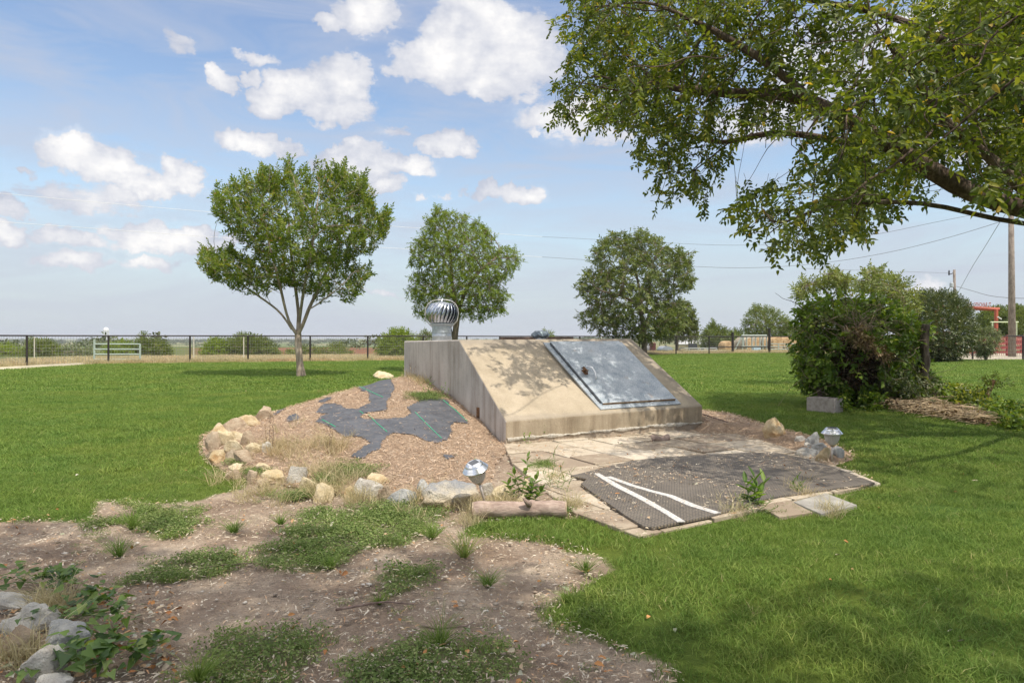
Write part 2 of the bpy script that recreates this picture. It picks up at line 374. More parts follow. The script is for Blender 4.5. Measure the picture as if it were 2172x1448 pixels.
far_ = nb.mix(1.0, zone, nb.ramp(nb.noise(nb.map(nb.pos, sc=(1,.6,1)), .9, 8, .7), [(.3,(.62,.62,.6)),(.7,(1.3,1.3,1.2))]), 'MULTIPLY')
c = nb.mix(aL, far_, lawnc)
dm = nb.rng(nb.m('ADD', aD, nb.m('MULTIPLY', nb.m('SUBTRACT', nf, .5), 1.0)), .3, .7, 0, 1)
c = nb.mix(dm, c, soil)
sm = nb.rng(nb.m('ADD', aS, nb.m('MULTIPLY', nb.m('SUBTRACT', nf, .5), 1.2)), .3, .8, 0, .75)
c = nb.mix(sm, c, scrc)
nb.l.new(c, nb.p.inputs['Base Color']); nb.p.inputs['Roughness'].default_value = .95; nb.p.inputs['Specular IOR Level'].default_value = .1
bump(nb, nb.m('ADD', nb.noise(nb.pos, 30, 7, .7), nb.m('MULTIPLY', peb, .6)), .045, .9)
go = mesh_np('ground', np.stack([gx, gy, gz], 1), quads, gm, None, True, {'dirt': dirt, 'lawn': lawn, 'scrub': scr}, {'zone': col})
tag(go, kind='structure')

# ================================================================ SHELTER
FL = Vector((-.068, 7.6, 0)); AN = math.radians(26.7)
U = Vector((math.cos(AN), math.sin(AN), 0)); Vv = Vector((-math.sin(AN), math.cos(AN), 0)); Z = Vector((0, 0, 1))
def B(s, t, z): return FL+U*s+Vv*t+Z*z
SW = 2.855
def concrete(name, c1, c2, c3, streak, rough=.9, rim=False):
    m, nb = mat_new(name)
    n1 = nb.noise(nb.pos, 1.6, 7, .62); n2 = nb.noise(nb.pos, 70, 4, .7)
    c = nb.ramp(n1, [(.32, c1), (.5, c2), (.7, c3)])
    c = nb.mix(nb.rng(n2, .35, .7, 0, .45), c, nb.mix(1.0, c, (.62,.60,.57,1), 'MULTIPLY'))
    sv = nb.noise(nb.map(nb.pos, sc=(5, 5, .42)), 1.6, 7, .72)
    c = nb.mix(nb.m('MULTIPLY', nb.rng(sv, .45, .68, 0, 1), streak), c, nb.mix(1.0, c, (.48,.42,.38,1), 'MULTIPLY'))
    vo = nb.new('ShaderNodeTexVoronoi'); vo.inputs['Scale'].default_value = 9; nb.l.new(nb.pos, vo.inputs[0])
    pit = nb.rng(vo.outputs['Distance'], .03, .07, 1, 0)
    c = nb.mix(nb.m('MULTIPLY', pit, .55), c, (.12,.10,.09,1))
    if rim:      # grey weathering plus painted shade along ridge and right edge, stained bottom lip
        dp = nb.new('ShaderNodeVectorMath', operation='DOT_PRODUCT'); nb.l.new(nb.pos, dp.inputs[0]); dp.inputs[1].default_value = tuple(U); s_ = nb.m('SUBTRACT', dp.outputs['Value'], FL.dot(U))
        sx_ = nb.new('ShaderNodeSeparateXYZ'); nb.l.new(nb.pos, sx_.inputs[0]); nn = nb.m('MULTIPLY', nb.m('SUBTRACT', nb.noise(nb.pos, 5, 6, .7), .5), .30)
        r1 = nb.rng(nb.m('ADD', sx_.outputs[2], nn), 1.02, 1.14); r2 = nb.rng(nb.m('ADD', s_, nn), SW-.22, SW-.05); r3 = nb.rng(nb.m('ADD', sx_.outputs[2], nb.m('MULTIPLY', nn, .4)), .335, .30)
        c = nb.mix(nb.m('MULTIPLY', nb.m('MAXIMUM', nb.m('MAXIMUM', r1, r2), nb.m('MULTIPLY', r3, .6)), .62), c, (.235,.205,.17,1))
    nb.l.new(c, nb.p.inputs['Base Color']); nb.p.inputs['Roughness'].default_value = rough; nb.p.inputs['Specular IOR Level'].default_value = .2
    bump(nb, nb.m('SUBTRACT', nb.m('ADD', n2, nb.m('MULTIPLY', n1, 2)), pit), .006, .7)
    return m
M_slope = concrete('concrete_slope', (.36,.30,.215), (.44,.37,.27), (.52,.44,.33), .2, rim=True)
M_side = concrete('concrete_side', (.38,.35,.315), (.50,.46,.42), (.60,.555,.505), .7)
M_front = concrete('concrete_front', (.28,.23,.16), (.40,.33,.235), (.49,.41,.30), .65)
M_foot = concrete('concrete_footing', (.36,.30,.23), (.46,.38,.29), (.54,.46,.36), .6)
sh = empty('storm_shelter', B(SW/2, 1.8, 0), 'tan concrete storm shelter with sloped front, streaked grey side wall and steel door', 'shelter')
zl, zr = .272, .315
LT, RT = 1.373, 1.53; BT = 3.69
zrl, zrr, zb = 1.172, 1.186, 1.145
v = [B(0,0,-.06),B(SW,0,-.1),B(SW,0,zr),B(0,0,zl), B(0,LT,zrl),B(SW,RT,zrr), B(0,BT,zb),B(SW,BT,zb+.02), B(0,BT,-.05),B(SW,BT,-.05), B(0,LT,-.05),B(SW,RT,-.05)]
me = bpy.data.meshes.new('body')
me.from_pydata([tuple(x) for x in v], [], [(0,1,2,3),(3,2,5,4),(4,5,7,6),(6,7,9,8),(0,3,4,6,8),(1,9,7,5,2),(0,8,9,1)]); me.update()
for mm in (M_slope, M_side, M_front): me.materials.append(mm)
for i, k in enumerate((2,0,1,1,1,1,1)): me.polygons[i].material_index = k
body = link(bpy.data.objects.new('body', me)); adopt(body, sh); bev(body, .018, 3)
# footing that stands slightly proud below the seam
seam = [(1076,931),(1118,926),(1165,923),(1218,919.5),(1297,911.6),(1383,902.5),(1493,895.5)]
NF = -Vv
sp = [ray_plane(px, py, B(0,0,0), NF) for px, py in seam]
def seam_z(s):
    ss = [(p-FL).dot(U) for p in sp]; return float(np.interp(s, ss, [p.z for p in sp]))
mb = MB()
N = 60
q = []
for i in range(N+1):
    s = -.004+(SW+.008)*i/N; z = seam_z(s)-.012; q.append((B(s,-.012,-.1), B(s,-.012,z), B(s,.05,z), B(s,.05,-.1)))
for i in range(N): mb.hexa([q[i][0],q[i+1][0],q[i+1][3],q[i][3]], [q[i][1],q[i+1][1],q[i+1][2],q[i][2]])
adopt(mb.build('footing', M_foot), sh)
M_mort = simple('mortar', (.42,.38,.31), (.60,.56,.48), 30, .95, .01)
mb = MB(); N = 330; rows = []
for i in range(N+1):
    s = .01+(SW-.02)*i/N; z = seam_z(s)
    w = .008+.040*max(0, fbm(s*9+3, 1.1, 4)-.30)+.02*max(0, fbm(s*40, 5, 2)-.4); o = .012+.016*fbm(s*22, 7.7, 3)+.010*fbm(s*70, 3, 2)
    zc = z+.012*(fbm(s*14, 9.1, 4)-.5)*2
    rows.append([B(s,.004,zc+w*.6), B(s,-o,zc+w*.5), B(s,-o-.004,zc), B(s,-o,zc-w*.75), B(s,.004,zc-w*1.05)])
for i in range(N):
    for k in range(4): mb.add([rows[i][k], rows[i+1][k], rows[i+1][k+1], rows[i][k+1]], [(0,1,2,3)])
adopt(mb.build('mortar_seam', M_mort), sh)
# slope plane
S0, S1, S2 = B(0,0,zl), B(SW,0,zr), B(0,LT,zrl)
SN = (S1-S0).cross(S2-S0).normalized()
galv, nb = mat_new('galvanized_steel')
n1 = nb.noise(nb.pos, 5, 8, .72); vo = nb.new('ShaderNodeTexVoronoi'); vo.inputs['Scale'].default_value = 90; nb.l.new(nb.pos, vo.inputs[0])
c = nb.ramp(nb.m('ADD', nb.m('MULTIPLY', n1, .75), nb.m('MULTIPLY', vo.outputs['Distance'], .35)), [(.3,(.16,.205,.245)),(.5,(.29,.335,.37)),(.72,(.50,.53,.55))])
rst = nb.rng(nb.noise(nb.pos, 3.2, 7, .7), .64, .75, 0, .55)
c = nb.mix(rst, c, (.42,.26,.13,1))
nb.l.new(c, nb.p.inputs['Base Color']); nb.p.inputs['Metallic'].default_value = .35; nb.p.inputs['Roughness'].default_value = .5
bump(nb, n1, .004, .5)
rustm = simple('rust', (.06,.03,.015), (.24,.125,.06), 14, .9, .004)
rustedge = simple('rusty_edge', (.16,.085,.035), (.42,.30,.17), 9, .8, .003)
steel = plain('bright_steel', (.62,.63,.64), .3, .8)
def SP(px, py, h=0.0): return ray_plane(px, py, S0+SN*h, SN)
door = empty('cellar_door', SP(1300, 870), 'blue grey galvanized steel door lying on the sloped concrete front', 'door')
def slab_on(mb, q, h0, h1): mb.hexa([p+SN*h0 for p in q], [p+SN*h1 for p in q])
fq = [SP(*p) for p in ((1274,869),(1444,857),(1318,726.5),(1152,727.5))]
mb = MB(); slab_on(mb, fq, -.01, .011)
def lerp(a, b_, t): return a*(1-t)+b_*t
for e in range(4):   # fixing tabs along the frame
    for k in range(5 if e % 2 else 4):
        a = lerp(fq[e], fq[(e+1) % 4], (k+.5)/(5 if e % 2 else 4)); cq = (fq[0]+fq[1]+fq[2]+fq[3])/4
        a = a+(cq-a).normalized()*.035; mb.lathe([(.012,0),(.012,.007),(.006,.010)], a+SN*.011, 8, SN.to_track_quat('Z','Y').to_matrix())
adopt(bev(mb.build('frame', galv), .002), door)
lq = [SP(*p, h=.036) for p in ((1279,854.5),(1433,845),(1313,722.6),(1167,723.6))]
mb = MB(); slab_on(mb, lq, -.023, 0)
panel = bev(mb.build('panel', galv), .004); adopt(panel, door)
# rusty front lip of the panel
a, b2 = lq[0], lq[1]; dn = (lq[0]-lq[3]).normalized()
mb = MB(); mb.hexa([a+dn*.001-SN*.024, b2+dn*.001-SN*.024, b2+dn*.006-SN*.024, a+dn*.006-SN*.024], [a+dn*.001-SN*.003, b2+dn*.001-SN*.003, b2+dn*.006-SN*.003, a+dn*.006-SN*.003])
mb.build('lip', rustedge).parent = panel
# long dark hinge rod on the left
mb = MB(); e0, e1 = lerp(lq[0], lq[3], .02), lerp(lq[0], lq[3], .98); sd = (lq[0]-lq[1]).normalized()
mb.tube([e0+sd*.012-SN*.018, e1+sd*.012-SN*.018], .008, 8)
for k in range(9):
    p = lerp(e0, e1, (k+.3)/9); mb.tube([p+sd*.012-SN*.018, lerp(e0, e1, (k+.75)/9)+sd*.012-SN*.018], .012, 8)
adopt(mb.build('hinge', plain('dark_steel', (.07,.075,.08), .5, .7)), door)
# handle and hasp
mb = MB(); hp = [SP(1262,789,.06), SP(1262,786,.11), SP(1272,783,.135), SP(1284,789,.13), SP(1289,799,.10), SP(1289,803,.06)]
hp = [SP(1244,777,.06), SP(1246,777,.10), SP(1256,779,.12), SP(1262,788,.12), SP(1265,800,.10), SP(1264,804,.06)]
mb.tube(hp, .009, 8); link_sub = mb.build('handle', plain('white_metal', (.75,.76,.77), .35, .3), None, True); link_sub.parent = panel
mb = MB(); c0 = SP(1240,790,.06); ax = (lq[3]-lq[0]).normalized(); bx = SN.cross(ax)
Mh = Matrix((bx, ax, SN)).transposed()
mb.box(c0+SN*.006, (.05,.10,.010), Mh); mb.box(c0+SN*.03+ax*.02, (.03,.04,.04), Mh); mb.tube([c0+SN*.02-ax*.06, c0+SN*.055-ax*.03, c0+SN*.055+ax*.05, c0+SN*.015+ax*.075], .009, 7)
mb.tube([c0+SN*.03-bx*.05, c0+SN*.035+bx*.05], .008, 7)
hs = mb.build('hasp', rustm); bev(hs, .002).parent = panel
# rusty plate on the side wall
rp = ray_plane(1014.5, 878, B(0,0,0), U); mb = MB()
Ms = Matrix((Vv, -U, Z)).transposed()
mb.box(rp-U*.004, (.075,.012,.165), Ms); mb.lathe([(.009,0),(.009,.009),(.004,.012)], rp-U*.010+Z*.055, 8, (-U).to_track_quat('Z','Y').to_matrix()); mb.lathe([(.009,0),(.009,.009),(.004,.012)], rp-U*.010-Z*.05, 8, (-U).to_track_quat('Z','Y').to_matrix())
o = mb.build('wall_plate', rustm); adopt(bev(o, .002), sh); o['label'] = 'small rusty plate on the side wall'

# ---- turbine vent
def roofz(s, t): return lerp(zrl, zrr, s/SW)+(zb-zrl)*max(0, (t-LT)/(BT-LT))
shiny, nb = mat_new('shiny_galvanized'); nb.l.new(nb.ramp(nb.noise(nb.pos, 40, 4, .6), [(.3,(.30,.33,.37)),(.7,(.55,.58,.62))]), nb.p.inputs['Base Color'])
nb.p.inputs['Metallic'].default_value = .95; nb.p.inputs['Roughness'].default_value = .22
tvp = B(.35, 2.92, roofz(.35, 2.9)); k = tvp.y/F
tv = empty('turbine_vent', tvp, 'silver spinning turbine vent with curved fins on the shelter roof', 'roof vent')
mb = MB(); r = 20.5*k; hh = 31*k
mb.lathe([(r,-.02),(r,hh*.28),(r*1.015,hh*.30),(r*1.015,hh*.33),(r,hh*.35),(r,hh*.55),(r*1.03,hh*.56),(r*1.03,hh*.60),(r*.985,hh*.62),(r*.985,hh),(r*1.18,hh+3*k),(r*1.18,hh+5*k),(r*.9,hh+5*k)], tvp, 40)
adopt(mb.build('pipe', plain('dull_galvanized', (.40,.43,.45), .42, .8), None, False), tv)
o = tv.children[0]; o.data.polygons.foreach_set('use_smooth', [True]*len(o.data.polygons)); m_ = o.modifiers.new('edge', 'EDGE_SPLIT'); m_.split_angle = .5
zc0 = hh+5*k; zc1 = hh+48*k; RR = 34*k; NFn = 22
mb = MB(); nseg = 12; tw = .42
for i in range(NFn):
    vs = []
    for j in range(nseg+1):
        f = j/nseg; z = zc0+(zc1-zc0)*f
        rr = r*1.05+(RR-r*1.05)*math.sin(math.pi*min(1, f*.95+.04))**.75 if f < .9 else r*1.05+(RR-r*1.05)*math.sin(math.pi*min(1,f*.95+.04))**.75
        a0 = 2*math.pi*i/NFn+tw*(f-.5)
        w_ = 2*math.pi/NFn*1.25
        for q_ in range(4):
            a_ = a0+w_*q_/3; ro = rr*(1-.17*(q_/3)**1.3*math.sin(math.pi*f)**.5)
            vs.append(tvp+Vector((ro*math.cos(a_), ro*math.sin(a_), z)))
    mb.add(vs, [(j*4+q_, j*4+q_+1, (j+1)*4+q_+1, (j+1)*4+q_) for j in range(nseg) for q_ in range(3)])
fo = mb.build('fins', shiny, None, True); adopt(fo, tv); sm_ = fo.modifiers.new('solid', 'SOLIDIFY'); sm_.thickness = .002
mb = MB(); mb.lathe([(.01,zc1+9*k),(.018,zc1+8*k),(.02,zc1+3*k),(r*.55,zc1+2.2*k),(r*1.02,zc1-.5*k),(r*1.02,zc1-2*k)], tvp, 32); mb.lathe([(.02,zc0),(.02,zc1+4*k)], tvp, 8)
adopt(mb.build('cap', shiny, None, True), tv)
mb = MB(); pts = []
for i in range(25):
    th = math.radians(-58+ (360-244)*0 + (296*i/24)); 
for side in (1, -1):
    arc = []
    for (ax_, az_) in ((20,28),(25,33),(33,42),(36,56),(34.5,68),(29,78),(20,84),(10,86.3),(0,86.6)):
        arc.append(tvp+Vector((side*ax_*k, -side*.03*ax_/36, az_*k)))
    mb.tube(arc, .0075, 6)
adopt(mb.build('bracket', plain('bracket_metal', (.60,.58,.54), .5, .5), None, True), tv)

# ---- low folded vent cap
vp = B(2.11, 3.0, roofz(2.1, 3.0)); k = vp.y/F
vc = empty('vent_cap', vp, 'low star shaped folded metal vent cap at the back of the shelter roof', 'roof vent')
mb = MB(); mb.lathe([(11*k,-.02),(11*k,6*k)], vp, 20); adopt(mb.build('pipe', steel), vc)
mb = MB(); n = 12; vs = [vp+Vector((0,0,20*k))]
for i in range(n):
    a_ = 2*math.pi*i/n+.26; up_ = i % 2 == 0
    vs.append(vp+Vector((math.cos(a_)*12*k, math.sin(a_)*12*k, (19.5 if up_ else 16.5)*k)))
for i in range(n):
    a_ = 2*math.pi*i/n+.26; up_ = i % 2 == 0; rr = (22 if up_ else 17)*k
    vs.append(vp+Vector((math.cos(a_)*rr, math.sin(a_)*rr, (11.5 if up_ else 7)*k)))
for i in range(n):
    a_ = 2*math.pi*i/n+.26; up_ = i % 2 == 0; rr = (16 if up_ else 12)*k
    vs.append(vp+Vector((math.cos(a_)*rr, math.sin(a_)*rr, (4.5 if up_ else 3)*k)))
fs = [(0,1+i,1+(i+1) % n) for i in range(n)]+[(1+i,1+n+i,1+n+(i+1) % n,1+(i+1) % n) for i in range(n)]+[(1+n+i,1+2*n+i,1+2*n+(i+1) % n,1+n+(i+1) % n) for i in range(n)]
mb.add(vs, fs); o = mb.build('hood', plain('grey_galvanized', (.13,.16,.18), .45, .6)); adopt(o, vc); m_ = o.modifiers.new('s','SOLIDIFY'); m_.thickness = .003

# ---- timber on the roof
wood_d = simple('weathered_wood', (.07,.045,.035), (.20,.14,.11), 6, .9, .01, sc=(1,1,6))
Yb = 11.45
bp0, bp1 = P(1062,716.6,Yb-.1), P(1214,716.6,Yb+.35)
mb = MB(); d = (bp1-bp0); L = d.length; an = math.atan2(d.y, d.x)
zt = roofz(2, 3.5)+.028
mb.box((0,0,0), (L,.11,.056), Matrix.Rotation(an, 3, 'Z'))
o = mb.build('timber', wood_d); o.location = (bp0+bp1)/2; o.location.z = zt; bev(o, .006); tag(o, 'weathered brown timber lying along the back of the shelter roof', 'timber')

# ================================================================ MOUND, FABRIC
FAB = [[(400+x/3.017, 780+y/3.017) for x, y in p] for p in (
 [(1060,110),(1180,68),(1285,70),(1315,125),(1290,200),(1255,220),(1272,255),(1260,280),(1130,292),(1100,320),(1160,335),(1260,330),(1380,320),(1430,290),(1395,255),(1440,235),(1500,205),(1570,188),(1640,205),(1720,280),(1800,358),(1700,350),(1675,370),(1690,410),(1650,465),(1590,480),(1520,470),(1480,450),(1430,425),(1300,420),(1275,440),(1230,480),(1235,520),(1170,545),(1130,580),(1040,570),(1080,540),(1115,510),(1170,490),(1110,440),(990,440),(930,400),(870,362),(820,350),(835,320),(890,300),(820,290),(860,238),(930,228),(980,245),(1010,265),(1080,270),(1130,245),(1170,230),(1150,200),(1150,165),(1100,145)],
 [(618,342),(640,312),(690,300),(712,318),(700,335),(655,352)],
 [(830,225),(850,208),(920,188),(900,205),(860,232)],
 [(1640,560),(1690,560),(1700,575),(1660,590),(1640,575)],
 [(520,330),(640,250),(800,190),(1050,100),(1050,86),(800,176),(630,240),(515,318)])]
def project(x, y, z): return CX+F*x/y, HY-F*(z-H)/y
st = .02
mx, my = np.arange(-4.3, .45, st), np.arange(4.75, 12.3, st); MX, MY = np.meshgrid(mx, my)
MZ = mound_h(MX, MY); SD = sdist(MX, MY, FOOT)
def quadmesh(X, Y, Zz, keep):
    ny, nx = X.shape; idx = np.arange(nx*ny).reshape(ny, nx)
    q = np.stack([idx[:-1,:-1], idx[:-1,1:], idx[1:,1:], idx[1:,:-1]], -1)[keep].reshape(-1, 4)
    used, inv = np.unique(q, return_inverse=True)
    return np.stack([X.ravel(), Y.ravel(), Zz.ravel()], 1)[used], inv.reshape(-1, 4)
cxm, cym, czm = (MX[:-1,:-1]+st/2), (MY[:-1,:-1]+st/2), MZ[:-1,:-1]
ppx, ppy = project(cxm, cym, czm)
jit = (fbm(cxm*9, cym*9, 4)-.5)*9; jit2 = (fbm(cxm*9+40, cym*9, 4)-.5)*6
isfab = np.zeros(cxm.shape, bool)
for p in FAB: isfab |= in_poly(ppx+jit, ppy+jit2, p)
# the fabric also shows down the back of the mound
isfab |= (cym > 10.9) & (fbm(cxm*2, cym*2, 3) > .5) & (cxm < -1.7)
inm = (SD[:-1,:-1] > -.02)
outside_wall = ((cxm-FL.x)*U.x+(cym-FL.y)*U.y) < .03
inm &= outside_wall | (cym < 7.5)
V_, Q_ = quadmesh(MX, MY, MZ, inm)
mulchm, nb = mat_new('mulch_bed')
n1 = nb.noise(nb.map(nb.pos, sc=(1,1,1)), 45, 8, .75, 1.5)
nb.l.new(nb.mix(nb.rng(nb.noise(nb.pos, 2.5, 5), .4, .65, 0, .5), nb.ramp(n1, [(.3,(.18,.115,.075)),(.5,(.38,.265,.175)),(.72,(.62,.47,.33))]), (.42,.30,.20,1)), nb.p.inputs['Base Color']); nb.p.inputs['Roughness'].default_value = .95
bump(nb, n1, .03, 1)
o = mesh_np('mound', V_, Q_, mulchm, None, True); tag(o, kind='structure')
FZ = MZ+.009
V_, Q_ = quadmesh(MX, MY, FZ, inm & isfab)
fabm, nb = mat_new('woven_fabric')
w1 = nb.noise(nb.pos, 6, 6, .6)
c = nb.ramp(w1, [(.3,(.042,.046,.055)),(.7,(.095,.10,.112))])
dust = nb.rng(nb.noise(nb.pos, 22, 6, .75),   .54, .72, 0, .35); c = nb.mix(dust, c, (.34,.24,.17,1))
nb.l.new(c, nb.p.inputs['Base Color']); nb.p.inputs['Roughness'].default_value = .62; bump(nb, nb.noise(nb.pos, 14, 4, .6), .015, .7)
fabric = empty('weed_fabric', (-1.2, 8.5, .4), 'black woven weed fabric with green stripes showing through the mulch mound', 'ground fabric')
adopt(mesh_np('sheet', V_, Q_, fabm, None, True), fabric)
greenl = plain('green_thread', (.05,.42,.22), .6)
for ln in ([(1065,108),(1160,155),(1255,198)],[(855,338),(900,362),(945,388)],[(1150,305),(1210,365),(1278,422)],[(1450,290),(1540,380),(1630,468)],[(1630,212),(1700,270),(1795,358)],[(1095,283),(1120,300)]):
    pts = [];
    for i in range(len(ln)-1):
        for j in range(8):
            x, y = lerp(Vector(ln[i]), Vector(ln[i+1]), j/8); pts.append((400+x/3.017, 780+y/3.017))
    w = []
    for q_ in pts:
        hpt = hit(*q_); w.append(hpt+Z*.013)
    mb = MB(); mb.tube(w, .0042, 4); adopt(mb.build('stripe', greenl), fabric)
# bank on the right of the shelter
st2 = .02; bx_, by_ = np.arange(1.9, 4.2, st2), np.arange(5.8, 10.9, st2); BX, BY = np.meshgrid(bx_, by_); BZ = bank_h(BX, BY)
keep = (sdist(BX, BY, BANK)[:-1,:-1] > -.03) & (((BX[:-1,:-1]-FL.x)*U.x+(BY[:-1,:-1]-FL.y)*U.y > SW-.05) | ((BX[:-1,:-1]-FL.x)*Vv.x+(BY[:-1,:-1]-FL.y)*Vv.y < 0))
V_, Q_ = quadmesh(BX, BY, BZ, keep); o = mesh_np('mulch_bank', V_, Q_, mulchm, None, True); tag(o, kind='structure')

# ================================================================ PATIO AND MAT
PAT = GP([(1066,938),(1497,911),(1560,919),(1640,943),(1760,985),(1868,1030),(1700,1063),(1600,1073),(1355,1143),(1218,1093),(1150,1030),(1085,985)])
def hull(pts):
    pts = sorted(set(pts)); cr = lambda o, p, q: (p[0]-o[0])*(q[1]-o[1])-(p[1]-o[1])*(q[0]-o[0])
    def half(ps):
        h = []
        for p in ps:
            while len(h) > 1 and cr(h[-2], h[-1], p) <= 0: h.pop()
            h.append(p)
        return h[:-1]
    return half(pts)+half(pts[::-1])
PAT = hull(PAT)
def clip_convex(sub, cl):
    out = list(sub); n = len(cl)
    area = sum(cl[i][0]*cl[(i+1) % n][1]-cl[(i+1) % n][0]*cl[i][1] for i in range(n)); sg = 1 if area > 0 else -1
    for i in range(n):
        a, b_ = cl[i], cl[(i+1) % n]; inp = out; out = []
        f = lambda p: sg*((b_[0]-a[0])*(p[1]-a[1])-(b_[1]-a[1])*(p[0]-a[0]))
        for j in range(len(inp)):
            p, q_ = inp[j], inp[(j+1) % len(inp)]; fp, fq_ = f(p), f(q_)
            if fp >= 0: out.append(p)
            if (fp >= 0) != (fq_ >= 0):
                t_ = fp/(fp-fq_); out.append((p[0]+(q_[0]-p[0])*t_, p[1]+(q_[1]-p[1])*t_))
        if not out: return []
    return out
pavm, nb = mat_new('paver'); ob = nb.new('ShaderNodeAttribute', attribute_name='lv')
n1 = nb.noise(nb.pos, 3.5, 8, .7); n2 = nb.noise(nb.pos, 60, 4, .7)
c = nb.ramp(nb.m('ADD', nb.m('MULTIPLY', n1, .8), nb.m('MULTIPLY', nb.m('SUBTRACT', ob.outputs['Fac'], .4), .42)), [(.25,(.27,.21,.15)),(.45,(.43,.36,.265)),(.65,(.54,.47,.37))])
c = nb.mix(nb.rng(n2, .5, .75, 0, .4), c, (.26,.19,.13,1))
nb.l.new(c, nb.p.inputs['Base Color']); nb.p.inputs['Roughness'].default_value = .92; bump(nb, nb.m('ADD', n2, n1), .005, .7)
vs, fs, lv = [], [], []
ta = math.radians(29); tu = Vector((math.cos(ta), math.sin(ta))); tvv = Vector((-math.sin(ta), math.cos(ta))); o0 = Vector((.86, 4.3)); ts = .455
mbp = MB(); lv = []
for i in range(-6, 12):
    for j in range(-3, 14):
        off = 0
        sq = [o0+tu*((i+a_)*ts+off)+tvv*((j+b_)*ts) for a_, b_ in ((.022,.022),(.978,.022),(.978,.978),(.022,.978))]
        p = clip_convex([(q_.x, q_.y) for q_ in sq], [(q_[0], q_[1]) for q_ in PAT])
        if len(p) < 3: continue
        ar = abs(sum(p[a_][0]*p[(a_+1) % len(p)][1]-p[(a_+1) % len(p)][0]*p[a_][1] for a_ in range(len(p))))/2
        if ar < .004: continue
        zt = .020+rnd.uniform(-.006, .010); n0 = len(mbp.v); mbp.prism(p, -.03, zt); lv += [rnd.random()]*(len(mbp.v)-n0)
o = mbp.build('patio', pavm); a_ = o.data.attributes.new('lv', 'FLOAT', 'POINT'); a_.data.foreach_set('value', lv); bev(o, .004, 1); tag(o, kind='structure')
for poly, lab, grp in (([(1683,1072),(1752,1053),(1818,1079),(1741,1098)], 'grey concrete paving slab at the grass edge, right of the two loose slabs', 1), ([(1600,1072),(1672,1066),(1724,1093),(1652,1103)], 'tan concrete paving slab beside the leafy weed, left of the two loose slabs', 2)):
    w = GP(poly); cxx = sum(p[0] for p in w)/4; cyy = sum(p[1] for p in w)/4
    mb = MB(); mb.prism([(p[0]-cxx, p[1]-cyy) for p in w][::-1], -.03, .03 if grp == 1 else .024)
    o = mb.build('paving_slab', simple('slab_grey', (.25,.235,.21), (.38,.36,.32), 5, .9, .004) if grp == 1 else pavm); o.location = (cxx, cyy, 0); bev(o, .005); tag(o, lab, 'paving slab', 'loose paving slabs by the patio')
# rubber mat with hexagon openings
matm, nb = mat_new('rubber_mat')
rv = nb.map(nb.pos, rot=(0,0,-.55), sc=(1,1,1)); vo = nb.new('ShaderNodeTexVoronoi'); vo.voronoi_dimensions = '2D'; vo.inputs['Scale'].default_value = 36; vo.inputs['Randomness'].default_value = 0.12; nb.l.new(rv, vo.inputs[0])
hole = nb.rng(vo.outputs['Distance'], .30, .42, 1, 0)
base = nb.ramp(nb.noise(nb.pos, 5, 6, .65), [(.3,(.07,.062,.054)),(.7,(.145,.127,.106))])
base = nb.mix(nb.rng(nb.noise(nb.pos, 1.1, 4), .42, .62, 0, .45), base, (.055,.053,.052,1))
nb.l.new(nb.mix(nb.m('MULTIPLY', hole, .42), base, (.30,.235,.16,1)), nb.p.inputs['Base Color']); nb.p.inputs['Roughness'].default_value = .75
bump(nb, nb.m('SUBTRACT', 1.0, hole), .006, 1)
MO = [(1210,1011),(1252,1001),(1300,988),(1345,978),(1420,971),(1500,966),(1575,962),(1640,961),(1700,972),(1760,990),(1810,1008),(1856,1026),(1835,1030),(1780,1037),(1700,1048),(1655,1054),(1620,1062),(1560,1082),(1500,1098),(1440,1110),(1385,1121),(1365,1119),(1330,1098),(1290,1070),(1250,1042),(1232,1028),(1245,1018)]
w = [G(px, py, .03) for px, py in MO]; c0 = sum(w, Vector())/len(w)
rm = empty('rubber_mat', (c0.x, c0.y, .03), 'large black perforated rubber mat with two white stripes lying on the patio pavers', 'mat')
mb = MB(); mb.prism([(p.x, p.y) for p in w][::-1], .024, .042); bev(mb.build('pad', matm), .003); adopt(bpy.data.objects['pad'], rm)
wst = simple('worn_white_paint', (.36,.345,.32), (.66,.64,.61), 45, .8, .003)
for ln in ([(1265,1003),(1310,1030),(1360,1055),(1410,1083),(1445,1105)],[(1290,1010),(1340,1028),(1380,1040),(1420,1050),(1470,1071),(1522,1087)]):
    mb = MB(); pts = [G(px, py, .046) for px, py in ln]; hw = .029; L_, R_ = [], []
    for i, p in enumerate(pts):
        T = (pts[min(i+1, len(pts)-1)]-pts[max(0, i-1)]).normalized(); n_ = Vector((-T.y, T.x, 0)); e_ = rnd.uniform(.85, 1.1); L_.append(p+n_*hw*e_); R_.append(p-n_*hw*e_)
    mb.prism([(p.x, p.y) for p in L_]+[(p.x, p.y) for p in reversed(R_)], .0405, .0455)
    o = mb.build('stripe', wst); adopt(o, rm)
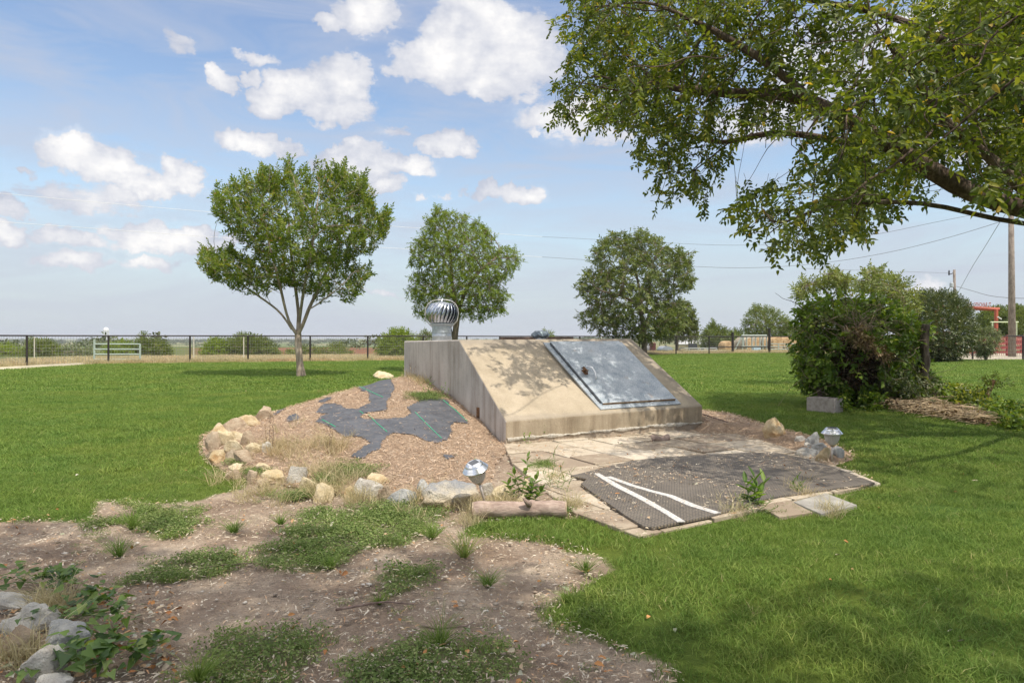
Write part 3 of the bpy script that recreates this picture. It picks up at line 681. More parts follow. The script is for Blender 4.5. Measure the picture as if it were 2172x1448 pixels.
# ================================================================ ROCKS
from mathutils import geometry
def ico(sub):
    import bmesh
    bm = bmesh.new(); bmesh.ops.create_icosphere(bm, subdivisions=sub, radius=1.0)
    v = np.array([p.co[:] for p in bm.verts]); f = np.array([[q.index for q in p.verts] for p in bm.faces]); bm.free(); return v, f
ICO = ico(4); ICO2 = ico(1)
def rock_mesh(seed, w, d, h, ncut=11, rough=.10):
    rs = np.random.RandomState(seed); v = ICO[0].copy()
    for i in range(ncut):
        n = rs.normal(size=3); n[2] *= .8; n /= np.linalg.norm(n); c = rs.uniform(.44, .80); dd = v @ n
        v -= np.outer(np.maximum(dd-c, 0), n)*.93
    o1 = rs.rand(3)*50
    for k, (fr, am) in enumerate(((1.3, rough*1.3), (3.1, rough*.9), (8, rough*.4), (19, rough*.18))):
        q = v*fr+o1
        nz_ = np.array([mnoise.noise(Vector(p)) for p in q]); v = v*(1+am*nz_)[:,None]
    v[:,2] = np.where(v[:,2] < -.55, -.55+(v[:,2]+.55)*.1, v[:,2])
    v -= (v.max(0)+v.min(0))/2; v /= (v.max(0)-v.min(0))
    v *= np.array([w, d, h]); return v
def rock_mat(name, c1, c2, c3, stain):
    m, nb = mat_new(name)
    n1 = nb.noise(nb.pos, 9, 8, .68); n2 = nb.noise(nb.pos, 70, 5, .7)
    c = nb.ramp(n1, [(.3,c1),(.5,c2),(.7,c3)]); c = nb.mix(nb.rng(n2, .5, .75, 0, .35), c, nb.mix(1.0, c, (.5,.42,.34,1), 'MULTIPLY'))
    c = nb.mix(nb.rng(nb.noise(nb.pos, 4.3, 6, .7), .52, .66, 0, .75), c, rgba(stain))
    lay = nb.noise(nb.map(nb.pos, sc=(2, 2, 22)), 2.2, 5, .6)
    nb.l.new(c, nb.p.inputs['Base Color']); nb.p.inputs['Roughness'].default_value = .92; nb.p.inputs['Specular IOR Level'].default_value = .15
    bump(nb, nb.m('ADD', nb.m('ADD', n1, n2), nb.m('MULTIPLY', lay, .25)), .02, .9); return m
RM = {'cream': rock_mat('limestone_cream', (.46,.37,.22), (.62,.52,.34), (.74,.66,.48), (.50,.36,.18)),
      'tan': rock_mat('limestone_tan', (.30,.22,.15), (.43,.34,.24), (.55,.45,.33), (.33,.22,.13)),
      'ochre': rock_mat('limestone_ochre', (.42,.29,.15), (.58,.46,.28), (.70,.60,.42), (.36,.19,.07)),
      'grey': rock_mat('limestone_grey', (.25,.25,.24), (.40,.40,.38), (.54,.53,.49), (.34,.31,.26)),
      'pale': rock_mat('limestone_pale', (.42,.39,.34), (.58,.55,.48), (.70,.67,.60), (.33,.29,.24))}
ROCKS = [ # px, base y, width px, height px, colour, rotation, label
 (556,893,42,32,'tan',.3,'round grey brown boulder at the back end of the left rock border'),
 (527,907,52,28,'ochre',.9,'long ledge rock with an ochre hollow, next to the round boulder'),
 (494,917,62,30,'tan',.5,'flat tan ledge rock between the ochre ledge and the cream blocks'),
 (458,927,44,30,'ochre',1.2,'weathered flat rock at the outer left bend of the border'),
 (446,958,36,44,'tan',.2,'pinkish brown blocky rock farthest left in the border'),
 (474,948,46,36,'cream',.1,'bright cream angular rock in the middle of the left pile'),
 (503,937,34,22,'cream',.7,'small cream slab wedged behind the bright cream rocks'),
 (524,947,34,34,'tan',.4,'brown speckled rock at the inner side of the left pile'),
 (491,964,52,30,'cream',.0,'broad cream block at the centre front of the left pile'),
 (536,964,40,24,'cream',.2,'oblong pale yellow rock right of the broad cream block'),
 (565,962,24,26,'pale',.5,'small pointed whitish rock ending the cream row'),
 (448,975,30,22,'tan',.3,'low tan rock below the pinkish blocky rock'),
 (459,985,42,30,'ochre',.8,'wedge shaped yellow rock at the lower left corner of the border'),
 (487,980,30,28,'tan',.2,'buff rock squeezed between the wedge rock and the brown flat rock'),
 (513,990,50,34,'tan',.1,'brown smooth rock below the broad cream block'),
 (496,1002,30,18,'cream',.3,'small whitish rock under the brown smooth rock'),
 (491,1021,34,24,'tan',.6,'two toned rock standing in the grass at the lower left of the border'),
 (530,1029,26,32,'tan',.2,'upright tan rock between grass tufts in the front left border'),
 (557,1001,32,18,'cream',.1,'low oval cream rock lying inside the border on the mulch'),
 (575,1024,54,26,'cream',.15,'striped oblong rock with white top in the front left border'),
 (556,1034,28,18,'tan',.5,'small dark brown rock in front of the striped rock'),
 (627,1026,44,38,'pale',.2,'craggy pale rock just right of the gap in the front border'),
 (649,1042,42,30,'cream',.5,'yellowish rock leaning below the craggy pale rock'),
 (683,1066,46,42,'cream',.3,'roundish bright rock standing in dry grass'),
 (744,1056,38,24,'ochre',.4,'half hidden ochre rock left of the long rugged rock'),
 (776,1062,72,44,'pale',.1,'long rugged rock overhung by dry grass stems'),
 (800,1032,48,26,'ochre',.2,'ochre rock behind the long rugged rock on the mulch edge'),
 (814,1068,36,38,'tan',.6,'upright brown and white rock left of the bluish rock'),
 (850,1072,66,34,'grey',.1,'low bluish grey rock along the front border'),
 (900,1046,38,28,'grey',.4,'dark grey pitted rock behind the border near the solar light'),
 (955,1082,122,58,'ochre',.06,'biggest rock of the border, grey on top and rusty ochre below'),
 (1032,1052,32,28,'pale',.3,'pale rock just right of the leaning solar light'),
 (1063,1058,42,30,'cream',.2,'cream rock behind the log and left of the leafy weed'),
 (1112,1040,22,24,'cream',.1,'small yellow stone behind the leafy weed stems'),
 (1103,1070,28,22,'cream',.4,'small golden stone at the foot of the leafy weed'),
 (811,806,48,18,'cream',.2,'flat cream rock on top of the mound by the shelter wall'),
 (1650,928,60,44,'ochre',.4,'large arched rock on the mulch bank right of the shelter'),
 (1700,938,24,12,'pale',.1,'small white oval stone between the arched rock and the grey rock'),
 (1727,950,32,34,'grey',.3,'rounded grey rock left of the far solar light'),
 (1718,951,22,14,'pale',.2,'tiny pale stone in front of the rounded grey rock'),
 (1737,962,40,22,'grey',.4,'lumpy grey rock in the middle of the right rock heap'),
 (1720,974,60,22,'grey',.1,'long grey white rock at the paver edge'),
 (1750,982,42,34,'ochre',.2,'brown layered rock directly left of the far solar light stake'),
 (1781,972,28,26,'grey',.3,'mauve grey stone right of the far solar light stake'),
 (14,1302,84,40,'pale',.1,'pale rock at the left picture edge, highest of the foreground group'),
 (42,1348,150,62,'pale',.15,'wide flat limestone in the left foreground under the stick'),
 (14,1402,96,70,'tan',.3,'rounded beige rock cut by the left picture edge'),
 (126,1402,104,80,'grey',.35,'white and grey rock leaning among the foreground vines'),
 (78,1450,88,74,'pale',.7,'sandy rock below the white and grey one in the foreground'),
 (100,1474,80,36,'pale',.2,'flat pale rock at the very bottom of the picture among vine leaves'),
]
M_two, nb = mat_new('two_tone_limestone')     # pale grey crust, cream middle, iron stained foot
sp3 = nb.new('ShaderNodeSeparateXYZ'); nb.l.new(nb.obj, sp3.inputs[0]); n1 = nb.noise(nb.pos, 9, 8, .68); n2 = nb.noise(nb.pos, 60, 5, .7)
c = nb.ramp(nb.m('ADD', nb.m('MULTIPLY_ADD', sp3.outputs[2], 4.4, .5), nb.m('MULTIPLY', nb.m('SUBTRACT', n1, .5), .9)), [(.16,(.30,.15,.05)),(.36,(.58,.43,.25)),(.70,(.68,.60,.46)),(.98,(.34,.345,.35))])
nb.l.new(nb.mix(nb.rng(n2, .5, .75, 0, .35), c, nb.mix(1.0, c, (.5,.45,.4,1), 'MULTIPLY')), nb.p.inputs['Base Color']); nb.p.inputs['Roughness'].default_value = .92; bump(nb, nb.m('ADD', n1, n2), .03, 1)
for i, (px, by, w, h, cm_, rz, lab) in enumerate(ROCKS):
    w, h = (w*.93 if w != 122 else w), h*.88; p = hit(px, by-2); s = p.y/F; ww, hh_ = w*s, h*s*1.12; dp = ww*rnd.uniform(.6, .8) if w < 100 else ww*.5
    v = rock_mesh(100+i, ww*1.04, dp, hh_*1.3, rnd.choice((12, 15, 19)), .22 if w > 100 else .12)
    c_, s_ = math.cos(rz*.5), math.sin(rz*.5); v = np.stack([v[:,0]*c_-v[:,1]*s_, v[:,0]*s_+v[:,1]*c_, v[:,2]], 1)
    o = mesh_np('rock', v, ICO[1], M_two if w > 115 and w < 130 else RM[cm_], None, True); m_ = o.modifiers.new('e', 'EDGE_SPLIT'); m_.split_angle = math.radians(38)
    o.location = (p.x, p.y+dp*.42, p.z+hh_*.5-.22*hh_)
    tag(o, lab, 'rock', 'limestone rocks in the garden borders')

# ================================================================ SOLAR LIGHTS
glassm, nb = mat_new('ribbed_lens'); nb.p.inputs['Base Color'].default_value = (.62,.58,.52,1); nb.p.inputs['Roughness'].default_value = .25; nb.p.inputs['Transmission Weight'].default_value = .35; nb.p.inputs['IOR'].default_value = 1.3
brushed, nb = mat_new('brushed_steel'); nb.l.new(nb.ramp(nb.noise(nb.map(nb.obj, sc=(1,1,60)), 6, 4, .6), [(.3,(.50,.52,.54)),(.7,(.78,.79,.80))]), nb.p.inputs['Base Color']); nb.p.inputs['Metallic'].default_value = .9; nb.p.inputs['Roughness'].default_value = .24
panelm = plain('solar_cell', (.06,.065,.075), .2)
stakem = plain('stake_steel', (.52,.46,.40), .4, .6)
def solar(px, base, top, wpx, lean, lab):
    p = hit(px, base); s = p.y/F; W_ = wpx*s/2; Hh = (base-top)*s
    root = empty('solar_light', p, lab, 'solar light', 'solar path lights'); root.rotation_euler = lean
    c = Vector((0,0,0)); capz = Hh-W_*.62
    mb = MB(); mb.lathe([(W_*.10,-.05),(W_*.10,capz-W_*1.0)], c, 10)
    mb.build('stake', stakem, root, True)
    mb = MB(); nr = 28; prof = [(.26,-1.08),(.34,-1.06),(.52,-.82),(.66,-.5),(.74,-.15),(.77,0)]
    vs = []
    for (r_, z_) in prof:
        for j in range(nr*2):
            th = 2*math.pi*j/(nr*2); q_ = r_*W_*(1.0 if j % 2 else .955); vs.append((q_*math.cos(th), q_*math.sin(th), capz+z_*W_))
    k_ = nr*2
    mb.add(vs, [(i*k_+j, i*k_+(j+1) % k_, (i+1)*k_+(j+1) % k_, (i+1)*k_+j) for i in range(len(prof)-1) for j in range(k_)]+[tuple(range(k_-1,-1,-1))])
    mb.build('lens', glassm, root)
    mb = MB(); mb.lathe([(W_*.70,capz-.01*W_),(W_*1.0,capz),(W_*1.0,capz+W_*.07),(W_*.93,capz+W_*.14),(W_*.80,capz+W_*.30),(W_*.72,capz+W_*.37),(W_*.66,capz+W_*.48),(W_*.52,capz+W_*.60),(W_*.48,capz+W_*.62),(0.001,capz+W_*.625)], c, 48)
    o = mb.build('cap', brushed, root, True); m_ = o.modifiers.new('e','EDGE_SPLIT'); m_.split_angle = .35
    mb = MB(); mb.box((0,0,capz+W_*.635), (W_*.62,W_*.62,W_*.03), Matrix.Rotation(.5, 3, 'Z')); mb.build('solar_panel', panelm, o)
    mb = MB(); mb.lathe([(W_*.16,capz-W_*1.25),(W_*.26,capz-W_*1.08),(W_*.30,capz-W_*1.04)], c, 16); mb.build('collar', stakem, root, True)
solar(1033, 1082, 967, 55, (math.radians(16), math.radians(-14), 0), 'leaning steel solar path light on the front rock border by the log')
solar(1765, 980, 906, 43, (math.radians(1.5), math.radians(-1), 0), 'upright white topped solar path light at the right rock heap')

# ================================================================ LOG, BLOCK, BARK
barkl, nb = mat_new('smooth_bark'); n1 = nb.noise(nb.map(nb.obj, sc=(1,1,1)), 9, 7, .7, .6); n2 = nb.noise(nb.map(nb.obj, sc=(3,14,14)), 5, 5, .6)
nb.l.new(nb.ramp(nb.m('ADD', nb.m('MULTIPLY', n1, .6), nb.m('MULTIPLY', n2, .4)), [(.33,(.17,.115,.09)),(.5,(.34,.25,.20)),(.66,(.50,.39,.32))]), nb.p.inputs['Base Color']); nb.p.inputs['Roughness'].default_value = .85; bump(nb, nb.m('ADD', n1, n2), .008, .8)
p0, p1 = G(1003, 1098), G(1200, 1098); r_ = 17*p0.y/F
lg = empty('log', (p0+p1)/2, 'short smooth barked log lying at the front of the rock border', 'log')
mb = MB(); pts, rr = [], []
for i in range(41):
    f = i/40; q = lerp(p0, p1, f)+Vector((0, .02*math.sin(f*2.5), r_*1.0)); pts.append(q); rr.append(r_*(1+.05*math.sin(f*9)+.04*math.sin(f*23)+(.10 if .60 < f < .66 else 0)))
mb.tube(pts, rr, 24, False); o = mb.build('trunk', barkl, None, True); adopt(o, lg)
me = o.data; co = np.zeros(len(me.vertices)*3); me.vertices.foreach_get('co', co); co = co.reshape(-1,3)
for i_, q in enumerate(co): q += np.array(mnoise.noise_vector(Vector(q)*18))*.006+np.array(mnoise.noise_vector(Vector(q)*5))*.010
me.vertices.foreach_set('co', co.ravel())
cutm = simple('cut_wood', (.30,.22,.15), (.48,.38,.28), 30, .9)
for e_, n_ in ((pts[0], pts[0]-pts[1]), (pts[-1], pts[-1]-pts[-2])):
    mb = MB(); mb.lathe([(r_*1.0,-.004),(r_*.93,.006),(.001,.008)], e_, 24, n_.to_track_quat('Z','Y').to_matrix()); adopt(mb.build('cut_end', cutm), lg)
mb = MB(); kp = lerp(pts[0], pts[-1], .61)+Vector((0,-r_*.6,r_*.72)); mb.tube([kp, kp+Vector((-.03,-.02,.035)), kp+Vector((-.045,-.025,.055))], [.022,.012,.004], 8); adopt(mb.build('knot', barkl, None, True), lg)
# concrete block
blk = simple('block_concrete', (.30,.26,.235), (.44,.39,.355), 22, .95, .006)
bpx = G(1758, 868); s = bpx.y/F
q1 = G(1768, 878); q0 = q1+Vector((-.27,.35,0)); q2 = q1+Vector((.27,.21,0))
e1 = (q1-q0); e1.z = 0; L1 = .40; e1n = e1.normalized(); e2n = Vector((-e1n.y, e1n.x, 0)); 
if (q2-q1).dot(e2n) < 0: e2n = -e2n
L1 = e1.length; L2 = (q2-q1).dot(e2n)*1.0; L2 = max(.2, min(L2, .3)); hb = .235
root = empty('concrete_block', q0, 'grey hollow concrete block standing in the grass at the vine thicket', 'concrete block')
mb = MB(); t_ = .032
def bb(a0, a1, b0, b1, z0=0, z1=hb): mb.hexa([q0+e1n*a0+e2n*b0+Z*z0, q0+e1n*a1+e2n*b0+Z*z0, q0+e1n*a1+e2n*b1+Z*z0, q0+e1n*a0+e2n*b1+Z*z0], [q0+e1n*a0+e2n*b0+Z*z1, q0+e1n*a1+e2n*b0+Z*z1, q0+e1n*a1+e2n*b1+Z*z1, q0+e1n*a0+e2n*b1+Z*z1])
bb(0, L1, 0, t_); bb(0, L1, L2-t_, L2); bb(0, t_, t_, L2-t_); bb(L1-t_, L1, t_, L2-t_); bb(L1/2-t_/2, L1/2+t_/2, t_, L2-t_)
adopt(mb.build('block', blk), root)
# curled bark on the patio
def bark_piece(px, py, L_, lab, rz):
    p = hit(px, py); mb = MB(); vs = []
    for i in range(9):
        for j in range(7):
            a_ = math.radians(-20+150*j/6); r = .035*(1+.15*math.sin(i)); vs.append((L_*(i/8-.5)+.01*math.sin(j*3), -r*math.cos(a_), r*math.sin(a_)+.012+.01*math.sin(i*.9)))
    mb.add(vs, [(i*7+j, i*7+j+1, (i+1)*7+j+1, (i+1)*7+j) for i in range(8) for j in range(6)])
    o = mb.build('bark_piece', barkl, None, True); o.location = (p.x, p.y, p.z+.02); o.rotation_euler = (0,0,rz); m_ = o.modifiers.new('s','SOLIDIFY'); m_.thickness = .008
    tag(o, lab, 'bark')
bark_piece(1398, 937, .24, 'curled piece of tan bark lying on the pavers in front of the shelter', .35)
twm = simple('twig_bark', (.13,.085,.065), (.30,.22,.18), 25, .9)
def twig(pp, r, lab):
    w = [hit(*q)+Z*(.012+r) for q in pp]; mb = MB(); mb.tube(w, [r*(1-.5*i/(len(w)-1)) for i in range(len(w))], 7)
    c_ = sum(w, Vector())/len(w); mb.v = [tuple(Vector(v_)-c_) for v_ in mb.v]; o = mb.build('stick', twm, None, True); o.location = c_; tag(o, lab, 'stick', 'fallen sticks')
twig([(30,1268),(58,1290),(80,1302),(104,1318)], .008, 'thick grey stick across the foreground rocks at far left')
twig([(712,1302),(790,1288),(820,1285),(878,1290)], .006, 'curved reddish stick on the bare dirt, left of centre')
twig([(895,1335),(925,1342),(990,1336),(1005,1328)], .005, 'dark thin stick under the grass tuft in the foreground dirt')
twig([(423,1212),(470,1205),(538,1200)], .004, 'straight pale stick at the right end of a green weed patch')
twig([(1480,878),(1515,890),(1545,900)], .012, 'dark bent stick on the mulch bank beside the shelter corner')
twig([(12,1386),(30,1384),(54,1390)], .006, 'short forked grey stick between the foreground rocks')
twig([(146,1250),(165,1258),(196,1270)], .006, 'bleached straw coloured stick left of the bare dirt')

# ================================================================ SCATTER
def in_view(x, y, m=.6): return np.abs(x) < .76*y+m
def fab_at(x, y, z):
    px, py = project(x, y, z); jj = (fbm(x*9, y*9, 4)-.5)*9; j2 = (fbm(x*9+40, y*9, 4)-.5)*6; r = np.zeros(x.shape, bool)
    for p in FAB: r |= in_poly(px+jj, py+j2, p)
    return r
def slivers(name, x, y, z, lmin, lmax, wmin, wmax, tilt, mat, thick=False, tone=None):
    n = len(x); th = R.rand(n)*math.pi*2; el_ = (R.rand(n)-.5)*tilt; L_ = lmin+(lmax-lmin)*R.rand(n)**2; w_ = wmin+(wmax-wmin)*R.rand(n)
    d = np.stack([np.cos(th)*np.cos(el_), np.sin(th)*np.cos(el_), np.sin(el_)], 1); s_ = np.stack([-np.sin(th), np.cos(th), (R.rand(n)-.5)*1.2], 1)
    c = np.stack([x, y, z+np.abs(np.sin(el_))*L_*.5], 1); a = d*L_[:,None]*.5; b_ = s_*w_[:,None]*.5; bow = np.stack([np.zeros(n), np.zeros(n), (R.rand(n))*L_*.15], 1)
    V = np.stack([c-a-b_*.5, c-a+b_*.5, c-b_+bow, c+b_+bow, c+a-b_*.3, c+a+b_*.3], 1).reshape(-1, 3)
    i = np.arange(n)[:,None]*6; Q = np.concatenate([i+np.array([[0,2,3,1]]), i+np.array([[2,4,5,3]])])
    lv = np.repeat(R.rand(n) if tone is None else tone, 6)
    return mesh_np(name, V, Q, mat, None, False, {'lv': lv})
def attr_mat(name, stops, rough=.9):
    m, nb = mat_new(name); a = nb.new('ShaderNodeAttribute', attribute_name='lv'); nb.l.new(nb.ramp(a.outputs['Fac'], stops), nb.p.inputs['Base Color']); nb.p.inputs['Roughness'].default_value = rough; nb.p.inputs['Specular IOR Level'].default_value = .2; return m
chipm = attr_mat('wood_chips', [(0,(.24,.16,.10)),(.3,(.43,.285,.185)),(.6,(.56,.405,.27)),(.85,(.66,.52,.38)),(1,(.36,.31,.27))])
n = 85000; x = R.uniform(-4.2, .5, n); y = R.uniform(4.8, 12, n); z = mound_h(x, y)
ok = (sdist(x, y, FOOT) > -.05) & ((x-FL.x)*U.x+(y-FL.y)*U.y < .02); fb_ = fab_at(x, y, z); ok &= (~fb_) | (R.rand(n) < .06)
ok &= (y < 9.5) | (R.rand(n) < .6)
x, y, z = x[ok], y[ok], z[ok]
tag(slivers('mulch', x, y, z+.012,   .010, .075, .0015, .006, .9, chipm), kind='stuff')
n = 9000; x = R.uniform(1.9, 4.1, n); y = R.uniform(5.8, 10.7, n); z = bank_h(x, y); ok = (sdist(x, y, BANK) > -.08); x, y, z = x[ok], y[ok], np.maximum(z[ok], 0)
tag(slivers('mulch', x, y, z+.012, .015, .10, .002, .008, .8, chipm), kind='stuff')
# litter: fine chips and straw on dirt, patio, mat
litm = attr_mat('leaf_litter_material', [(0,(.20,.14,.09)),(.25,(.37,.28,.19)),(.5,(.50,.42,.31)),(.75,(.64,.57,.45)),(.94,(.46,.24,.11)),(1,(.22,.25,.13))])
n = 80000; y = 2.0+7*R.rand(n)**1.3; x = (R.rand(n)-.5)*(1.6*y+1.2)
inD = sdist(x, y, DIRT); ok = (inD > -.03) & (mound_h(x, y) < .02) & (vn(x*3, y*3)+.5*R.rand(n) > .35)
x1, y1 = x[ok], y[ok]
tag(slivers('leaf_litter', x1, y1, np.full(len(x1), .008), .006, .040, .002, .007, .5, litm), kind='stuff')
n = 16000; y = R.uniform(4.0, 9.2, n); x = R.uniform(-.3, 3.2, n); dP = sdist(x, y, PAT); cl = fbm(x*2.3+8, y*2.3, 3)
ok = (dP > -.02) & (cl+.25*R.rand(n) > .55+.12*(x > 1.6)); x1, y1 = x[ok], y[ok]
tag(slivers('leaf_litter', x1, y1, np.where(sdist(x1, y1, GP(MO)) > 0, .054, .034), .008, .05, .002, .008, .5, litm), kind='stuff')
# pebbles
n = 12000; y = 2.0+6*R.rand(n)**1.5; x = (R.rand(n)-.5)*(1.6*y+1.0); ok = (sdist(x, y, DIRT) > .02) & (mound_h(x, y) < .005) & (fbm(x*1.5, y*1.5, 3)+.6*R.rand(n) > .60); x, y = x[ok], y[ok]; n = len(x)
v0, f0 = ICO2; sz = .002+.008*R.rand(n)**6+.0025*R.rand(n)
V = v0[None]*(1+.35*R.normal(size=(n, len(v0), 1)))*np.stack([sz*(.8+.8*R.rand(n)), sz*(.8+.8*R.rand(n)), sz*.5], 1)[:,None,:]+np.stack([x, y, np.full(n, .004)+sz*.3], 1)[:,None,:]
pebm = attr_mat('pebbles_material', [(0,(.26,.20,.15)),(.6,(.42,.36,.28)),(1,(.66,.61,.53))])
tag(mesh_np('pebbles', V.reshape(-1, 3), (f0[None]+np.arange(n)[:,None,None]*len(v0)).reshape(-1, 3), pebm, None, False, {'lv': np.repeat(R.rand(n), len(v0))}), kind='stuff')

# leaf builder -----------------------------------------------------
def unit(a): return a/np.maximum(np.linalg.norm(a, axis=-1, keepdims=True), 1e-9)
def leaves_arrays(Pn, D, N_, L_, W_, fold=.25):
    D = unit(D); S = unit(np.cross(D, N_)); N2 = np.cross(S, D); L_ = L_[:,None]; W_ = W_[:,None]
    up = N2*W_*fold; dr = -N2*L_*.10
    V = np.stack([Pn, Pn+D*L_*.28+S*W_*.42+up, Pn+D*L_*.66+S*W_*.36+up*.8+dr*.3, Pn+D*L_+dr, Pn+D*L_*.66-S*W_*.36+up*.8+dr*.3, Pn+D*L_*.28-S*W_*.42+up], 1)
    i = np.arange(len(Pn))[:,None]*6; Q = np.concatenate([i+np.array([[0,1,2,3]]), i+np.array([[0,3,4,5]])]); return V.reshape(-1, 3), Q
def leaf_mesh(name, Pn, D, N_, L_, W_, lv, mat, parent=None, fold=.25):
    V, Q = leaves_arrays(Pn, D, N_, L_, W_, fold); return mesh_np(name, V, Q, mat, parent, False, {'lv': np.repeat(lv, 6)})
def rdir(n): return unit(R.normal(size=(n, 3)))

fallm = attr_mat('fallen_leaf', [(0,(.30,.13,.05)),(.3,(.45,.22,.08)),(.55,(.42,.33,.22)),(.8,(.45,.42,.33)),(1,(.16,.20,.09))], .7)
n = 900; y = 2.1+6.5*R.rand(n)**1.4; x = (R.rand(n)-.5)*(1.5*y+1); zz = terr(x, y); ok = ((sdist(x, y, DIRT) > 0) | (sdist(x, y, PAT) > 0) | (R.rand(n) < .12)) & (vn(x*1.7, y*1.7) > .3); x, y, zz = x[ok], y[ok], zz[ok]; n = len(x)
zz = zz+np.where(sdist(x, y, GP(MO)) > 0, .056, np.where(sdist(x, y, PAT) > 0, .036, .014))
Dn = np.stack([R.normal(size=n), R.normal(size=n), .25*R.normal(size=n)], 1); Nn = np.stack([.5*R.normal(size=n), .5*R.normal(size=n), np.ones(n)], 1)
tag(leaf_mesh('fallen_leaves', np.stack([x, y, zz], 1), Dn, Nn, .02+.03*R.rand(n), .012+.014*R.rand(n), R.rand(n), fallm, None, .22), kind='stuff')

# ---- instanced tufts
def tuft_mesh(nm, seed, r, h, w, n, mat, lean=.5):
    rs = np.random.RandomState(seed); a = rs.rand(n)*6.283; q = r*np.sqrt(rs.rand(n)); b_ = np.stack([q*np.cos(a), q*np.sin(a), np.full(n, -.004)], 1)
    hh_ = h*(.45+.75*rs.rand(n)); th = rs.rand(n)*6.283; ln = lean*rs.rand(n)*hh_; d = np.stack([np.cos(th)*ln, np.sin(th)*ln, hh_*.60], 1); d2 = np.stack([np.cos(th)*ln*2.6, np.sin(th)*ln*2.6, hh_*(1-.35*rs.rand(n))], 1)
    ph = rs.rand(n)*3.14; s_ = np.stack([np.cos(ph), np.sin(ph), np.zeros(n)], 1)*w/2
    V = np.stack([b_-s_, b_+s_, b_+d+s_*.75, b_+d-s_*.75, b_+d2], 1).reshape(-1, 3); i = np.arange(n)[:,None]*5
    me_o = mesh_np(nm, V, [i+np.array([[0,1,2,3]]), i+np.array([[3,2,4]])], mat, None, False, {'lv': np.repeat(rs.rand(n), 5)}); COL.objects.unlink(me_o); return me_o
def clover_mesh(nm, seed, r, h, L_, n, mat):
    global R
    keep_, R = R, np.random.RandomState(seed); a = R.rand(n)*6.283; q = r*np.sqrt(R.rand(n)); p_ = np.stack([q*np.cos(a), q*np.sin(a), .003+h*R.rand(n)], 1)
    D = np.stack([R.normal(size=n), R.normal(size=n), .35*R.normal(size=n)], 1); N_ = np.stack([.5*R.normal(size=n), .5*R.normal(size=n), np.ones(n)], 1)
    o = leaf_mesh(nm, p_, D, N_, L_*(.6+.8*R.rand(n)), L_*.55*(.6+.8*R.rand(n)), R.rand(n), mat); COL.objects.unlink(o); R = keep_; return o
def grass_material(name, stops, tint):
    m, nb = mat_new(name); a = nb.new('ShaderNodeAttribute', attribute_name='lv'); oi = nb.new('ShaderNodeObjectInfo')
    c = nb.ramp(nb.m('ADD', nb.m('MULTIPLY', a.outputs['Fac'], .65), nb.m('MULTIPLY', oi.outputs['Random'], .35)), stops)
    ln = nb.noise(nb.pos, 1.3, 5, .65); c = nb.mix(nb.rng(ln, .38, .66), c, nb.mix(1.0, c, tint, 'MULTIPLY')); l2 = nb.noise(nb.pos, .45, 5, .7); c = nb.mix(nb.rng(l2, .50, .68, 0, .6), c, nb.mix(1.0, c, (1.45,1.12,1.3,1), 'MULTIPLY')); l3 = nb.noise(nb.pos, 3.4, 5, .7); c = nb.mix(nb.rng(l3, .54, .70, 0, .5), c, nb.mix(1.0, c, (.72,.78,.8,1), 'MULTIPLY'))
    nb.l.new(c, nb.p.inputs['Base Color']); nb.p.inputs['Roughness'].default_value = .6; nb.p.inputs['Specular IOR Level'].default_value = .15
    t = nb.new('ShaderNodeBsdfTranslucent'); nb.l.new(c, t.inputs[0]); mx = nb.new('ShaderNodeMixShader'); mx.inputs[0].default_value = .35
    nb.l.new(nb.p.outputs[0], mx.inputs[1]); nb.l.new(t.outputs[0], mx.inputs[2]); nb.l.new(mx.outputs[0], nb.out.inputs[0]); return m
grassm = grass_material('lawn_grass', [(0,(.072,.135,.024)),(.35,(.120,.210,.038)),(.7,(.175,.270,.056)),(.93,(.25,.32,.09)),(1,(.38,.34,.18))], (1.35,1.18,1.1,1))
cloverm = grass_material('ground_cover_leaves', [(0,(.08,.13,.035)),(.5,(.17,.24,.07)),(.85,(.27,.33,.12)),(1,(.40,.38,.20))], (1.25,1.2,1.2,1))
dryg = grass_material('dry_grass_material', [(0,(.27,.24,.11)),(.5,(.47,.41,.23)),(1,(.66,.59,.39))], (1.1,1.05,1,1))
def coll(nm, objs):
    c = bpy.data.collections.new(nm)
    for o in objs: c.objects.link(o)
    return c
CA = coll('tufts_near', [tuft_mesh('tuft_source', 10+i, .07, .033, .0028, 52, grassm, .8) for i in range(6)])
CB = coll('tufts_mid', [tuft_mesh('tuft_source', 20+i, .13, .035, .0050, 60, grassm, .8) for i in range(5)])
CC = coll('tufts_far', [tuft_mesh('tuft_source', 30+i, .38, .042, .014, 100, grassm, .7) for i in range(4)])
CD = coll('cover_sprigs', [clover_mesh('sprig_source', 40+i, .06, .026, .012, 60, cloverm) for i in range(5)])
CE = coll('dry_tufts', [tuft_mesh('tuft_source', 50+i, .30, .20, .012, 40, dryg, .9) for i in range(4)])
